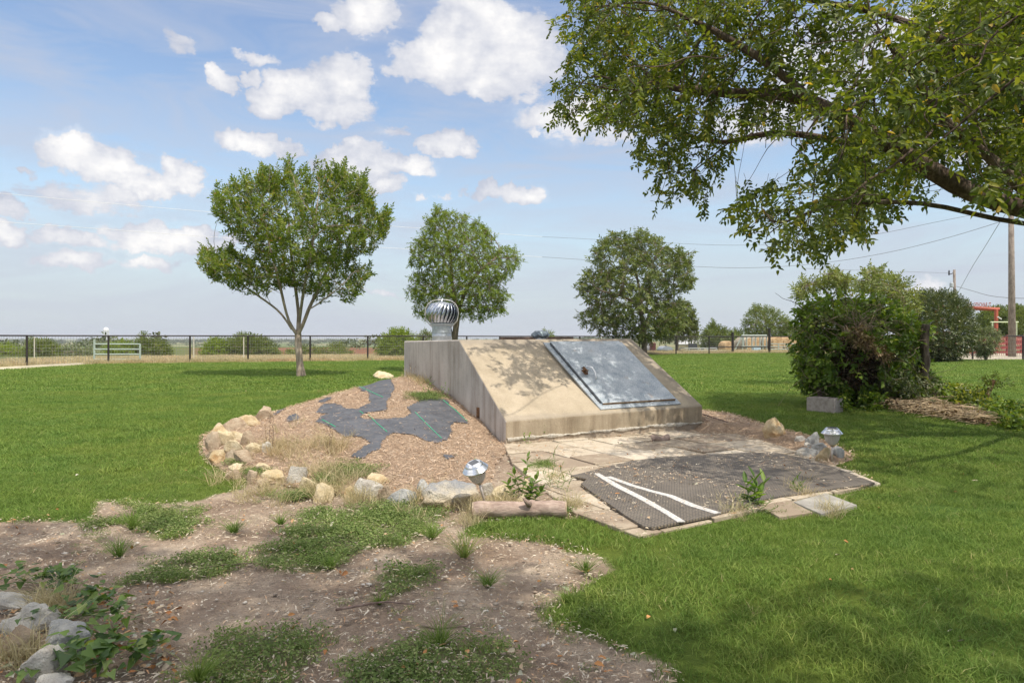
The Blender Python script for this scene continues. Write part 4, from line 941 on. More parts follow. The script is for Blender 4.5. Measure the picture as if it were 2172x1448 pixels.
def scatter(name, pts, scl, col_, kind='stuff', tilt=.12):
    n = len(pts); pts = np.asarray(pts, np.float32); me = bpy.data.meshes.new(name); me.vertices.add(n); me.vertices.foreach_set('co', pts.ravel())
    a = me.attributes.new('sc', 'FLOAT', 'POINT'); a.data.foreach_set('value', np.asarray(scl, np.float32))
    a = me.attributes.new('rot', 'FLOAT_VECTOR', 'POINT'); rt = np.stack([(R.rand(n)-.5)*tilt, (R.rand(n)-.5)*tilt, R.rand(n)*6.283], 1).astype(np.float32); a.data.foreach_set('vector', rt.ravel())
    o = link(bpy.data.objects.new(name, me)); ng = bpy.data.node_groups.new(name, 'GeometryNodeTree')
    ng.interface.new_socket('Geometry', in_out='INPUT', socket_type='NodeSocketGeometry'); ng.interface.new_socket('Geometry', in_out='OUTPUT', socket_type='NodeSocketGeometry')
    N_ = ng.nodes; gi = N_.new('NodeGroupInput'); go_ = N_.new('NodeGroupOutput'); ip = N_.new('GeometryNodeInstanceOnPoints'); ci = N_.new('GeometryNodeCollectionInfo')
    ci.inputs[0].default_value = col_; ci.inputs[1].default_value = True; ci.inputs[2].default_value = True
    na = N_.new('GeometryNodeInputNamedAttribute'); na.data_type = 'FLOAT_VECTOR'; na.inputs[0].default_value = 'rot'
    nsc = N_.new('GeometryNodeInputNamedAttribute'); nsc.data_type = 'FLOAT'; nsc.inputs[0].default_value = 'sc'
    L_ = ng.links; L_.new(gi.outputs[0], ip.inputs['Points']); L_.new(ci.outputs[0], ip.inputs['Instance']); ip.inputs['Pick Instance'].default_value = True
    e2r = N_.new('FunctionNodeEulerToRotation'); L_.new(na.outputs[0], e2r.inputs[0]); L_.new(e2r.outputs[0], ip.inputs['Rotation']); L_.new(nsc.outputs[0], ip.inputs['Scale']); L_.new(ip.outputs[0], go_.inputs[0])
    m_ = o.modifiers.new('scatter', 'NODES'); m_.node_group = ng
    tag(o, kind=kind); return o
def lawn_ok(x, y, edge=.0):
    nzz = fbm(x*2.2, y*2.2, 4)-.5; d = (sdist(x, y, DIRT)+nzz*.42)/.14+.5
    ok = (d < .45+.3*(R.rand(len(x))-.5)) & (y < edgeY(pxof(x, y))-edge)
    ok &= (sdist(x, y, FOOT) < -.04) & (sdist(x, y, BANK) < -.05) & (sdist(x, y, PAT) < -.035)
    loc_s = (x-FL.x)*U.x+(y-FL.y)*U.y; loc_t = (x-FL.x)*Vv.x+(y-FL.y)*Vv.y
    return ok & ~((loc_s > -.05) & (loc_s < SW+.05) & (loc_t > -.3) & (loc_t < BT+.05))
def band(y0, y1, dens, m=.8):
    A_ = .76*(y1*y1-y0*y0)+2*m*(y1-y0); n = int(A_*dens); y = np.sqrt(y0*y0+(y1*y1-y0*y0)*R.rand(n)); x = (R.rand(n)*2-1)*(.76*y+m); return x, y
def blob_n(x, y): return .75+.7*fbm(x*1.1, y*1.1, 3)
x, y = band(1.9, 6.0, 300); ok = lawn_ok(x, y) & (fbm(x*2.7+9, y*2.7, 4)+.35*R.rand(len(x)) > .50); x, y = x[ok], y[ok]; scatter('grass', np.stack([x, y, base_z(x, y)], 1), blob_n(x, y)*(.7+.6*R.rand(len(x))), CA)
x, y = band(6.0, 15, 100); ok = lawn_ok(x, y); x, y = x[ok], y[ok]; scatter('grass', np.stack([x, y, base_z(x, y)], 1), blob_n(x, y)*(.7+.6*R.rand(len(x))), CB)
x, y = band(15, 58, 11, 2); ok = lawn_ok(x, y, .3); x, y = x[ok], y[ok]; scatter('grass', np.stack([x, y, base_z(x, y)], 1), blob_n(x, y)*(.75+.5*R.rand(len(x))), CC)
# low ground cover on the bare dirt
x, y = band(1.9, 6.2, 300, .4); s_ = scrub_mask(x, y); ok = (s_ > .2+.6*R.rand(len(x))) & (fbm(x*5+2, y*5, 3)+.35*R.rand(len(x)) > .52); x, y = x[ok], y[ok]; scatter('ground_cover', np.stack([x, y, np.zeros(len(x))], 1), .7+.8*R.rand(len(x)), CD)
ok = R.rand(len(x)) < .40; scatter('grass', np.stack([x[ok], y[ok], np.zeros(ok.sum())], 1), .6+.7*R.rand(ok.sum()), CA)
# sparse sprigs everywhere on the dirt
x, y = band(1.9, 5.6, 26, .4); ok = (sdist(x, y, DIRT) > 0) & (fbm(x*1.6, y*1.6, 3) > .5) & (mound_h(x,y) < .01); x, y = x[ok], y[ok]; scatter('ground_cover', np.stack([x, y, np.zeros(len(x))], 1), .25+.5*R.rand(len(x)), CD)
# dry grass beyond the lawn and along the fence
n = 9000; px = R.uniform(-150, 2400, n); e = edgeY(px); yy = e+.4+R.rand(n)**1.5*9; x = (px-CX)/F*yy; ok = ~((px < 190) & (yy-e < 3.0)) & ~((px > 1890)); x, yy = x[ok], yy[ok]
scatter('dry_grass', np.stack([x, yy, base_z(x, yy)], 1), .5+.8*R.rand(len(x)), CE)
# dry stems among the front rocks and in the mound
CF = coll('dry_stems', [tuft_mesh('tuft_source', 60+i, .05, .13, .003, 22, dryg, .9) for i in range(4)])
pp = []
for (px, py, sp_, cnt) in ((690,1050,40,30),(760,1060,50,36),(660,1000,50,20),(1010,1080,22,26),(1060,1075,26,20),(585,955,40,46),(640,940,70,30),(705,950,40,30),(560,1040,60,24),(900,1070,60,14),(1000,1110,20,10),(1215,1080,20,16),(1560,1088,30,14),(1700,1050,40,12),(1760,1090,30,12),(1180,1020,30,10),(480,1020,30,8),(720,1010,50,22),(100,1290,40,24),(40,1400,40,14),(880,800,20,16),(900,812,20,12)):
    for _ in range(cnt):
        q = hit(px+rnd.gauss(0, sp_*.5), py+rnd.gauss(0, sp_*.22)); pp.append(tuple(q))
scatter('dry_grass', pp, .45+.9*R.rand(len(pp)), CF, 'stuff', .5)
# ================================================================ TREES
def resample(pl, step):
    o = [Vector(pl[0])]
    for i in range(1, len(pl)):
        a, b_ = Vector(pl[i-1]), Vector(pl[i]); n = max(1, int((b_-a).length/step))
        for k in range(1, n+1): o.append(a.lerp(b_, k/n))
    return o
class Grow:
    def __init__(s): s.p = []; s.par = []
    def seed(s, pl, step, attach=True):
        pts = resample(pl, step); k = -1
        if attach and s.p:
            A_ = np.array(s.p); k = int(np.argmin(((A_-np.array(pts[0]))**2).sum(1))); pts = pts[1:] if np.linalg.norm(A_[k]-np.array(pts[0])) < step else pts
        for q in pts:
            s.p.append(np.array(q)); s.par.append(k); k = len(s.p)-1
    def grow(s, att, step, kill, iters=70, bias=(0,0,.15), wob=.25, seed=1):
        rs = np.random.RandomState(seed); att = np.array(att, float); Pn = np.array(s.p); d = np.full(len(att), 1e9); ni = np.zeros(len(att), int)
        for i0 in range(0, len(Pn), 400):
            dd = np.linalg.norm(att[:,None]-Pn[None,i0:i0+400], axis=2); j = dd.argmin(1); m_ = dd[np.arange(len(att)), j]; u_ = m_ < d; d[u_] = m_[u_]; ni[u_] = j[u_]+i0
        alive = d > kill; nch = {}
        for it in range(iters):
            if not alive.any(): break
            new = []; A_ = np.where(alive)[0]
            for k in np.unique(ni[A_]):
                sel = A_[ni[A_] == k]; v = unit(att[sel]-s.p[k]).sum(0); v = unit(v)+np.array(bias)+rs.normal(size=3)*wob*.4; v = unit(v)
                nn = nch.get(k, [])
                if any(np.dot(v, w_) > .97 for w_ in nn):
                    f_ = sel[np.argmin(d[sel])]; v = unit(att[f_]-s.p[k])
                    if any(np.dot(v, w_) > .985 for w_ in nn): continue
                nch.setdefault(k, []).append(v); s.p.append(s.p[k]+v*step); s.par.append(int(k)); new.append(len(s.p)-1)
            if not new: break
            Nn = np.array([s.p[i] for i in new]); dd = np.linalg.norm(att[A_][:,None]-Nn[None], axis=2); j = dd.argmin(1); m_ = dd[np.arange(len(A_)), j]
            u_ = m_ < d[A_]; d[A_[u_]] = m_[u_]; ni[A_[u_]] = np.array(new)[j[u_]]; alive &= d > kill
        s.ni = ni; return s
    def radii(s, rt, base, ex=None):
        n = len(s.p); ch = [[] for _ in range(n)]
        for i, k in enumerate(s.par):
            if k >= 0: ch[k].append(i)
        s.ch = ch; tips = np.zeros(n)
        for i in range(n-1, -1, -1): tips[i] = 1 if not ch[i] else sum(tips[c] for c in ch[i])
        e = math.log(max(tips[0], 2))/math.log(base/rt); s.r = rt*tips**(1/e); s.tips = tips; return s
    def tubes(s, mb, rmin=0, sides=None):
        done = set()
        for i in range(len(s.p)):
            if s.par[i] >= 0 and i in done: continue
            if s.par[i] >= 0 and s.r[i] < rmin: continue
            chain = ([s.par[i]] if s.par[i] >= 0 else [])+[i]; done.add(i); k = i
            while s.ch[k]:
                nx = max(s.ch[k], key=lambda c: s.r[c])
                if s.r[nx] < rmin: break
                chain.append(nx); done.add(nx); k = nx
            if len(chain) < 2: continue
            rr = [s.r[c] for c in chain]
            if s.par[i] >= 0: rr[0] = rr[1]
            pts = [s.p[c].copy() for c in chain]
            if len(pts) > 3:
                for _ in range(2):
                    q = [p_.copy() for p_ in pts]
                    for j in range(1, len(pts)-1): pts[j] = .25*q[j-1]+.5*q[j]+.25*q[j+1]
            sd = sides or (12 if rr[0] > .06 else 7 if rr[0] > .02 else 4)
            mb.tube([Vector(p_) for p_ in pts], rr, sd, False)
def sample_poly(poly, n, holes=()):
    pl = np.array(poly, float); lo, hi = pl.min(0), pl.max(0); out = []
    while len(out) < n:
        q = lo+(hi-lo)*R.rand(n*2, 2); ok = in_poly(q[:,0], q[:,1], poly)
        for h in holes: ok &= ~in_poly(q[:,0], q[:,1], h)
        out += list(q[ok])
    return np.array(out[:n])
def zc(poly, x0, y0, sc): return [(x0+x/sc, y0+y/sc) for x, y in poly]
def poly_cloud(poly, n, Y, depth, holes=(), pw=.5):
    """points filling the solid whose outline from the yard is this polygon"""
    q = sample_poly(poly, n, holes); d = np.maximum(sdist(q[:,0], q[:,1], poly), 0); dm = d.max()*.8+1e-6
    yy = Y+depth*(R.rand(n)*2-1)*np.sqrt(np.clip(d/dm, .02, 1))**(2*pw)
    return np.stack([(q[:,0]-CX)/F*yy, yy, H+(HY-q[:,1])/F*yy], 1)
def spray(att, toward, k, tw, L_, W_, droop=0.0, up=.0, spread=.9, out_c=None, jit=.3):
    """k leaves alternate along a twig of length tw at every attractor"""
    n = len(att); d = unit(toward+R.normal(size=(n,3))*jit+np.array([0,0,up-droop])); nr = unit(np.array([0,0,1.])+R.normal(size=(n,3))*.55); s_ = unit(np.cross(d, nr)); nr = np.cross(s_, d)
    P_, D_, N_ = [], [], []
    for i in range(k):
        f = (i+.3)/k-.35; sg = 1 if i % 2 else -1; base_ = att+d*(tw*f)[:,None] if hasattr(tw, '__len__') else att+d*tw*f
        dd = d*(1-spread*.45)+s_*sg*spread+R.normal(size=(n,3))*.28+np.array([0,0,-droop*.6])
        if i == k-1: dd = d+R.normal(size=(n,3))*.2
        P_.append(base_); D_.append(dd); N_.append(nr+R.normal(size=(n,3))*.45)
    P_ = np.concatenate(P_); D_ = np.concatenate(D_); N_ = np.concatenate(N_); m_ = len(P_)
    return P_, D_, N_, L_*(.6+.65*R.rand(m_)), W_*(.65+.6*R.rand(m_)), d
def twigs_mesh(name, att, d, tw, r, mat, parent):
    n = len(att); a = att-d*tw*.6; b_ = att+d*tw*.55; s_ = unit(np.cross(d, np.array([.3,.2,1.])))*r; t_ = np.cross(unit(s_), d)*r
    V = np.stack([a+s_, a-s_*.5+t_*.87, a-s_*.5-t_*.87, b_], 1).reshape(-1, 3); i = np.arange(n)[:,None]*4
    return mesh_np(name, V, [np.concatenate([i+np.array([[0,1,3]]), i+np.array([[1,2,3]]), i+np.array([[2,0,3]])])], mat, parent)
def bark_mat(name, c1, c2, c3, sc=1.0, bd=.02):
    m, nb = mat_new(name); v = nb.map(nb.pos, sc=(1,1,.32)); n1 = nb.noise(v, 26*sc, 6, .7, .8); n2 = nb.noise(nb.pos, 5*sc, 5, .6)
    nb.l.new(nb.ramp(nb.m('ADD', nb.m('MULTIPLY', n1, .6), nb.m('MULTIPLY', n2, .4)), [(.33,c1),(.5,c2),(.66,c3)]), nb.p.inputs['Base Color']); nb.p.inputs['Roughness'].default_value = .95; nb.p.inputs['Specular IOR Level'].default_value = .1
    bump(nb, n1, bd, 1); return m
bark1 = bark_mat('pale_bark', (.17,.125,.09), (.34,.27,.205), (.52,.44,.35), .5, .03)
bark2 = bark_mat('dark_bark', (.035,.024,.018), (.11,.08,.06), (.27,.215,.165), .9, .03)
bark3 = bark_mat('brown_bark', (.09,.07,.05), (.20,.155,.115), (.32,.26,.20), .5)
L1 = leaf_mat('leaf_deep_green', [(0,(.062,.102,.012)),(.4,(.120,.185,.022)),(.75,(.195,.250,.035)),(.95,(.30,.30,.05)),(1,(.34,.21,.06))], .40)
L2 = leaf_mat('leaf_bright_green', [(0,(.095,.145,.016)),(.5,(.180,.250,.030)),(.9,(.26,.32,.048)),(1,(.27,.24,.06))], .40)
L3 = leaf_mat('leaf_olive', [(0,(.072,.104,.027)),(.5,(.140,.184,.044)),(.9,(.235,.262,.080)),(1,(.27,.25,.10))], .33)
L4 = leaf_mat('leaf_glossy', [(0,(.032,.054,.017)),(.5,(.090,.118,.034)),(.85,(.18,.19,.07)),(1,(.34,.32,.17))], .2, .32, .6)
L5 = leaf_mat('leaf_elm', [(0,(.038,.062,.010)),(.35,(.080,.118,.018)),(.7,(.165,.200,.030)),(.93,(.30,.29,.05)),(1,(.42,.30,.06))], .45, .4)
L6 = leaf_mat('leaf_grey_green', [(0,(.09,.12,.055)),(.5,(.17,.205,.10)),(1,(.32,.31,.19))], .2)
LV = leaf_mat('leaf_vine', [(0,(.050,.092,.014)),(.4,(.110,.185,.026)),(.75,(.20,.285,.042)),(.92,(.31,.34,.07)),(1,(.36,.25,.10))], .36)
LD = leaf_mat('leaf_dead', [(0,(.06,.035,.02)),(.5,(.20,.125,.07)),(1,(.45,.34,.20))], .2)
L7 = leaf_mat('leaf_distant', [(0,(.045,.065,.032)),(.5,(.085,.11,.045)),(1,(.15,.165,.08))], .12)
def tree(name, label, cat, base, att, seeds, step, kill, rbase, rtip, leafm, barkm, k, tw, L_, W_, up=.2, droop=.0, group=None, bias=(0.000,0.000,0.449), lvbias=0, tseed=1, twr=.004, rmin=0, extra=None):
    root = empty(name, base, label, cat, group); g = Grow()
    for i, sd in enumerate(seeds): g.seed(sd, step, i > 0)
    g.grow(att, step, kill, 80, bias, .3, tseed).radii(rtip, rbase)
    if rbase > .05:
        b0 = np.array(base)
        for i in range(len(g.p)):
            dz = g.p[i][2]-b0[2]
            if g.tips[i] > g.tips[0]*.8 and dz < rbase*4: g.r[i] *= 1+.45*(1-dz/(rbase*4))**2
    mb = MB(); g.tubes(mb, rmin); o = mb.build('trunk', barkm, None, True); adopt(o, root)
    near_ = np.array([g.p[i] for i in g.ni]); tow = unit(att-near_+1e-4)
    P_, D_, N_, LL, WW, d = spray(att, tow*.8, k, tw, L_, W_, droop, up, **(extra or {}))
    lv = np.clip(np.repeat(R.rand(len(att))[None], k, 0).ravel()*.45+R.rand(len(P_))*.5+lvbias, 0, .94); ex_ = R.rand(len(P_)) < .012; lv[ex_] = 1
    adopt(leaf_mesh('crown', P_, D_, N_, LL, WW, lv, leafm), root)
    tag(adopt(twigs_mesh('twig', att, d, tw, twr, barkm, None), root), kind='stuff')
    return root
def PW(px, py, Y, dy=0): return P(px, py, Y+dy)
# --- spreading tree left of the shelter
def clump(a, ncl, rad_, seed, keep=.18):
    rs = np.random.RandomState(seed); c = a[rs.choice(len(a), min(ncl, len(a)), replace=False)]; d = np.full(len(a), 9e9)
    for i0 in range(0, len(c), 200): d = np.minimum(d, np.linalg.norm(a[:,None]-c[None,i0:i0+200], axis=2).min(1))
    return a[(d < rad_*(.7+.6*rs.rand(len(a)))) | (rs.rand(len(a)) < keep)]
T1 = zc([(210,240),(290,200),(370,170),(440,200),(480,170),(510,150),(540,92),(575,150),(600,150),(640,140),(680,60),(710,115),(740,110),(768,50),(795,125),(860,95),(900,95),(930,110),(1000,100),(1060,120),(1080,180),(1150,185),(1200,255),(1215,330),(1250,390),(1320,325),(1300,400),(1295,470),(1270,530),(1200,600),(1140,615),(1080,655),(1030,690),(1110,700),(1180,675),(1205,740),(1150,800),(1110,880),(1040,915),(960,885),(900,925),(860,890),(800,850),(760,860),(700,810),(640,820),(600,870),(560,860),(520,885),(470,870),(400,850),(350,830),(270,790),(200,765),(130,705),(125,640),(160,555),(250,575),(310,565),(400,630),(480,650),(450,600),(400,565),(350,520),(310,490),(290,400),(225,370),(215,300)], 380, 330, 2.935)
Y1 = H*F/(798-HY)
z1 = lambda pts, dys: [P(380+x/2.935, 330+y/2.935, Y1+dy) for (x, y), dy in zip(pts, dys)]
seeds = [z1([(760,1372),(752,1300),(742,1220),(740,1140),(738,1120)], [0,0,0,0,0]),
         z1([(738,1120),(700,1080),(665,985),(640,860),(600,700),(560,560),(540,420)], [0,-.1,-.2,-.4,-.6,-.8,-.9]),
         z1([(700,1080),(640,980),(540,905),(430,830),(330,760)], [-.1,.1,.4,.7,.9]),
         z1([(738,1120),(748,1040),(735,900),(715,760),(690,560),(680,360)], [0,.2,.4,.6,.8,1.0]),
         z1([(738,1120),(775,1060),(800,960),(850,870),(900,760),(980,560),(1040,380)], [0,-.1,-.2,-.2,0,.3,.5]),
         z1([(748,1040),(765,900),(790,760),(830,560),(850,360)], [.2,-.2,-.5,-.8,-1.0]),
         z1([(800,960),(860,930),(930,870),(1030,800)], [-.2,-.5,-.8,-1.0])]
a1 = poly_cloud(T1, 2500, Y1, 2.3)
a1 = clump(a1, 330, .40, 21, .18)
for _ in range(46):                                  # upright shoots along the top of the crown
    px = rnd.uniform(455, 825); ys_ = [y for y in range(340, 620, 3) if in_poly(np.array([px]), np.array([float(y)]), T1)[0]]
    if ys_:
        dy_ = rnd.uniform(-1.2, 1.2); top = ys_[0]-rnd.uniform(4, 24); a1 = np.concatenate([a1, np.array([tuple(P(px+rnd.gauss(0,2), top+k*9, Y1+dy_)) for k in range(6)])])
lowc = a1[:,2] > H+(HY-645)/F*Y1; a1 = a1[lowc | (R.rand(len(a1)) < .9)]
tree('shade_tree', 'multi stemmed vase shaped tree with pale trunk on the lawn left of the shelter', 'tree', tuple(P(639,798,Y1)), a1, seeds, .22, .20, .105, .004, L1, bark1, 14, .36, .115, .048, .95, .0, lvbias=.06)
# --- tree behind the turbine
T2 = zc([(1600,315),(1645,335),(1700,365),(1790,370),(1800,425),(1870,405),(1900,450),(1965,485),(1970,570),(2085,570),(2130,655),(2085,700),(2060,760),(2000,790),(2065,880),(1995,915),(2030,965),(1950,1000),(1850,1015),(1780,1000),(1700,1010),(1500,1000),(1460,950),(1480,900),(1405,870),(1440,800),(1430,740),(1500,730),(1550,700),(1500,690),(1430,670),(1440,610),(1435,545),(1500,510),(1530,450),(1550,380),(1590,370)], 380, 330, 2.935)
Y2 = 24.0
z2 = lambda pts: [P(380+x/2.935, 330+y/2.935, Y2+dy) for x, y, dy in pts]
seeds = [[P(964,788,Y2), P(963,745,Y2), P(966,700,Y2), P(972,660,Y2)], z2([(1737,970,0),(1700,820,.3),(1690,600,.4),(1650,420,.3)]), z2([(1737,970,0),(1790,820,-.4),(1880,700,-.6),(1980,640,-.5)]), z2([(1720,900,0),(1600,820,.5),(1500,780,.8)]),
         [P(966,735,Y2), P(956,700,Y2+.2), P(950,660,Y2+.4), P(940,600,Y2+.6)]]
tree('garden_tree', 'bushy bright green tree rising behind the turbine vent', 'tree', tuple(P(964,788,Y2)), poly_cloud(T2, 2300, Y2, 1.9), seeds, .22, .20, .11, .006, L2, bark3, 13, .32, .085, .036, .25, .25, tseed=2)
# --- broad tree at the far fence
T3 = zc([(540,95),(600,85),(660,95),(700,105),(760,60),(850,110),(930,125),(960,180),(1000,200),(1040,240),(1080,200),(1110,260),(1210,255),(1190,310),(1200,360),(1180,430),(1220,470),(1190,540),(1110,575),(1060,600),(1090,640),(1130,700),(1140,760),(1120,830),(1090,880),(1000,930),(930,950),(860,975),(760,990),(700,960),(600,950),(500,950),(440,910),(350,880),(290,830),(240,780),(290,740),(340,720),(300,650),(260,580),(235,530),(300,480),(310,385),(370,380),(420,350),(350,320),(400,290),(380,230),(430,200),(470,135),(530,140)], 1160, 470, 3.879)
Y3 = 47.0; h3 = [zc(h, 1160, 470, 3.879) for h in ([(690,430),(760,400),(800,440),(790,520),(720,540)],[(560,620),(620,600),(640,650),(590,670)],[(880,330),(930,320),(940,380),(890,400)],[(520,330),(560,310),(590,360),(550,390)])]
z3 = lambda pts: [P(1160+x/3.879, 470+y/3.879, Y3+dy) for x, y, dy in pts]
seeds = [z3([(800,1110,0),(800,980,0),(798,860,0),(790,760,0)]), z3([(790,760,0),(770,600,.5),(740,450,.8),(700,280,1)]), z3([(795,800,0),(830,680,-.5),(850,520,-.8),(870,330,-1)]), z3([(790,770,0),(700,650,-1),(600,600,-1.8),(450,580,-2)]), z3([(798,820,0),(900,700,1),(1030,640,1.8)])]
tree('broad_tree', 'tall open crowned tree behind the right end of the shelter by the wire fence', 'tree', tuple(P(1366,756,Y3)), poly_cloud(T3, 2100, Y3, 3.4, h3), seeds, .42, .38, .19, .012, L3, bark3, 13, .62, .20, .085, .2, .15, tseed=3, twr=.008)
T4 = [(1400,690),(1412,660),(1430,640),(1455,640),(1470,655),(1476,680),(1484,705),(1478,722),(1400,722),(1390,705)]
Y4 = 56.
tree('dark_tree', 'lower dark green tree half hidden behind the open crowned tree', 'tree', tuple(P(1436,748,Y4)), poly_cloud(T4, 520, Y4, 1.8), [[P(1436,748,Y4), P(1436,715,Y4), P(1440,690,Y4)]], .4, .35, .12, .012, L3, bark3, 13, .55, .20, .09, .2, .1, tseed=4, twr=.008, lvbias=-.1)
# --- big elm overhead on the right
def zt(x, y): return (1140+x/2.105, y/2.105)
ELM = [zt(*p) for p in [(150,-300),(160,-60),(120,10),(40,105),(60,140),(120,175),(90,230),(110,290),(150,330),(70,375),(90,420),(60,480),(75,545),(200,545),(330,570),(450,600),(560,615),(640,640),(560,650),(450,650),(430,750),(500,790),(560,800),(500,840),(475,920),(560,905),(640,880),(700,940),(750,945),(765,870),(800,830),(820,760),(870,700),(960,640),(1060,600),(1180,640),(1170,700),(1100,700),(1110,770),(1060,800),(1000,850),(940,830),(890,790),(880,850),(920,880),(850,915),(810,970),(900,1005),(940,1050),(1000,1080),(1010,1130),(1060,1165),(1110,1120),(1170,1140),(1210,1110),(1260,1150),(1310,1140),(1350,1070),(1440,1060),(1470,975),(1560,955),(1650,980),(1620,910),(1780,880),(1790,830),(1740,790),(1750,740),(1820,770),(1880,860),(1960,900),(2040,930),(2100,955),(2172,930),(2400,930),(4200,1500),(6000,1500),(6000,-6000),(-500,-6000)]]
ehole = [[zt(*p) for p in h] for h in ([(1800,770),(1880,850),(1960,885),(2060,915),(2172,945),(2172,1000),(2050,985),(1900,945),(1790,895)], [(880,650),(960,620),(1010,660),(960,740),(900,740)], [(1640,800),(1720,790),(1830,850),(1840,880),(1780,870),(1700,850)], [(1780,700),(1850,720),(1860,790),(1800,770)])]
NE = 110000
c0 = np.array([5.8, 7.8, 4.9]); rad = np.array([6.8, 4.6, 4.5])
q = R.normal(size=(NE, 3)); q = unit(q)*(R.rand(NE, 1)**(1/2.4)); att = c0+q*rad; att = att[att[:,2] > 1.6]
def world_px(a):
    yv = np.maximum(a[:,1], .3); return CX+F*a[:,0]/yv, HY-F*(a[:,2]-H)/yv
ax_, ay_ = world_px(att); inpoly = in_poly(ax_, ay_, ELM)
for h in ehole: inpoly &= ~in_poly(ax_, ay_, h)
inpoly |= (ax_ > 2300) | (att[:,1] < .6)
att = att[inpoly]
sx, sy = math.sin(SUN_AZ)/math.tan(SUN_EL), math.cos(SUN_AZ)/math.tan(SUN_EL)
def landing(a, z): return a[:,0]-sx*(a[:,2]-z), a[:,1]-sy*(a[:,2]-z)
SHD = [(975,728),(1090,722),(1160,722),(1340,722),(1505,870),(1400,905),(1300,850),(1250,820),(1230,790),(1180,800),(1130,835),(1085,815),(1060,775),(1010,760),(985,745)]
SLP = [(940,718),(1340,716),(1500,870),(1500,930),(1073,945)]
LITP = [(-900,1085),(600,1085),(700,1040),(1000,1200),(1250,1180),(1290,1060),(1400,1090),(1480,1100),(1520,1060),(1400,1010),(1290,960),(1330,935),(1500,900),(1560,925),(1500,840),(1400,790),(1500,760),(1750,745),(2500,745),(2500,700),(-900,700)]
def keep_light(a, seed, p_lit=.05):
    """where each leaf cluster's shadow lands decides whether the crown is open there"""
    rs = np.random.RandomState(seed); dn = -np.array(SUN_DIR); sn = np.array(SN); k = ((np.array(S0)-a) @ sn)/(dn @ sn); hp = a+dn*k[:,None]; rel = hp-np.array(FL)
    s_ = rel @ np.array(U); t_ = rel @ np.array(Vv); on = (s_ > 0) & (s_ < SW) & (t_ > 0) & (t_ < LT+.1) & (k > 0)
    px, py = project(hp[:,0], np.maximum(hp[:,1], .5), hp[:,2]); k1 = in_poly(px, py, SHD) | (rs.rand(len(a)) < .03)
    gx_, gy_ = landing(a, 0); px, py = project(gx_, np.maximum(gy_, .5), 0); lit = in_poly(px, py, LITP) & (gy_ > .6)
    s2 = (gx_-FL.x)*U.x+(gy_-FL.y)*U.y; t2 = (gx_-FL.x)*Vv.x+(gy_-FL.y)*Vv.y; hid = (s2 > .1) & (s2 < SW) & (t2 > LT) & (t2 < 9)
    k2 = (~lit) | hid | (rs.rand(len(a)) < p_lit)
    return np.where(on, k1, k2)
att = att[keep_light(att, 5)]
vis = lambda a: (lambda p: (p[0] < 2300) & (p[0] > 1000) & (p[1] > -60))(world_px(a))
V1 = vis(att); vin = att[V1]; vout = att[~V1]
vin = clump(vin, 560, .34, 3, .16); vout = clump(vout, 90, .55, 4, .06)
wx, wy = world_px(vin); vin = vin[(wx < 1850) | (np.random.RandomState(5).rand(len(vin)) < .52)]; vin = vin[np.random.RandomState(1).permutation(len(vin))[:4900]]; vout = vout[np.random.RandomState(2).permutation(len(vout))[:1150]]
att = np.concatenate([vin, vout])
def E(x, y, Y): return P(1140+x/2.105, y/2.105, Y+.5+max(0, (2172-(1140+x/2.105))/1000)*1.9)
tb = Vector((7.3, 7.7, 0)); fork = Vector((6.75, 7.55, 1.75))
seeds = [[tb, Vector((7.25,7.7,.8)), fork],
 [fork, E(2300,1010,6.9), E(2172,1000,6.8), E(2060,985,6.75), E(1930,955,6.7), E(1830,920,6.6), E(1700,897,6.5), E(1600,905,6.5), E(1450,900,6.45), E(1300,920,6.4)],
 [fork, E(2350,980,6.9), E(2172,935,6.7), E(2050,905,6.6), E(1920,860,6.5), E(1800,790,6.4), E(1700,715,6.3), E(1600,650,6.25), E(1480,600,6.2), E(1380,530,6.1), E(1230,450,6.0), E(1130,370,5.9), E(1050,290,5.85), E(900,200,5.8), E(700,90,5.7)],
 [E(1600,650,6.25), E(1450,650,6.4), E(1300,620,6.6), E(1200,605,6.8), E(1050,585,7.0), E(850,640,7.2)],
 [E(1200,440,6.0), E(1050,415,6.2), E(880,420,6.4), E(650,400,6.6)],
 [fork, E(2400,900,6.7), E(2172,860,6.3), E(2060,740,6.1), E(1950,640,6.0), E(1800,540,5.9), E(1720,370,5.8), E(1600,250,5.7), E(1500,100,5.6)],
 [E(2060,740,6.1), E(1920,600,6.4), E(1780,520,6.7), E(1600,430,7.1), E(1400,360,7.5)],
 [fork, E(2380,800,7.2), E(2172,450,7.2), E(2000,310,7.1), E(1900,230,7.0), E(1740,140,6.9), E(1600,80,6.8), E(1450,40,6.7), E(1250,10,6.6)],
 [fork, E(2400,500,7.6), E(2200,260,7.9), E(2120,130,8.0), E(2060,-60,8.1)],
 [fork, Vector((5.6,5.6,3.0)), Vector((4.6,4.2,4.2)), Vector((3.8,3.0,5.2))],
 [fork, Vector((6.8,5.4,3.2)), Vector((7.0,3.8,4.6))], [fork, Vector((6.8,8.2,3.6)), Vector((7.0,9.2,5.4))], [fork, Vector((6.4,7.0,4)), Vector((6.0,6.9,6.8))]]
elm = tree('elm_tree', 'large rough barked elm leaning in from the right with leafy branches overhead', 'tree', tuple(tb), att, seeds, .16, .17, .21, .0035, L5, bark2, 13, .28, .070, .038, .0, .35, bias=(0,0,-.02), tseed=7, twr=.0022)
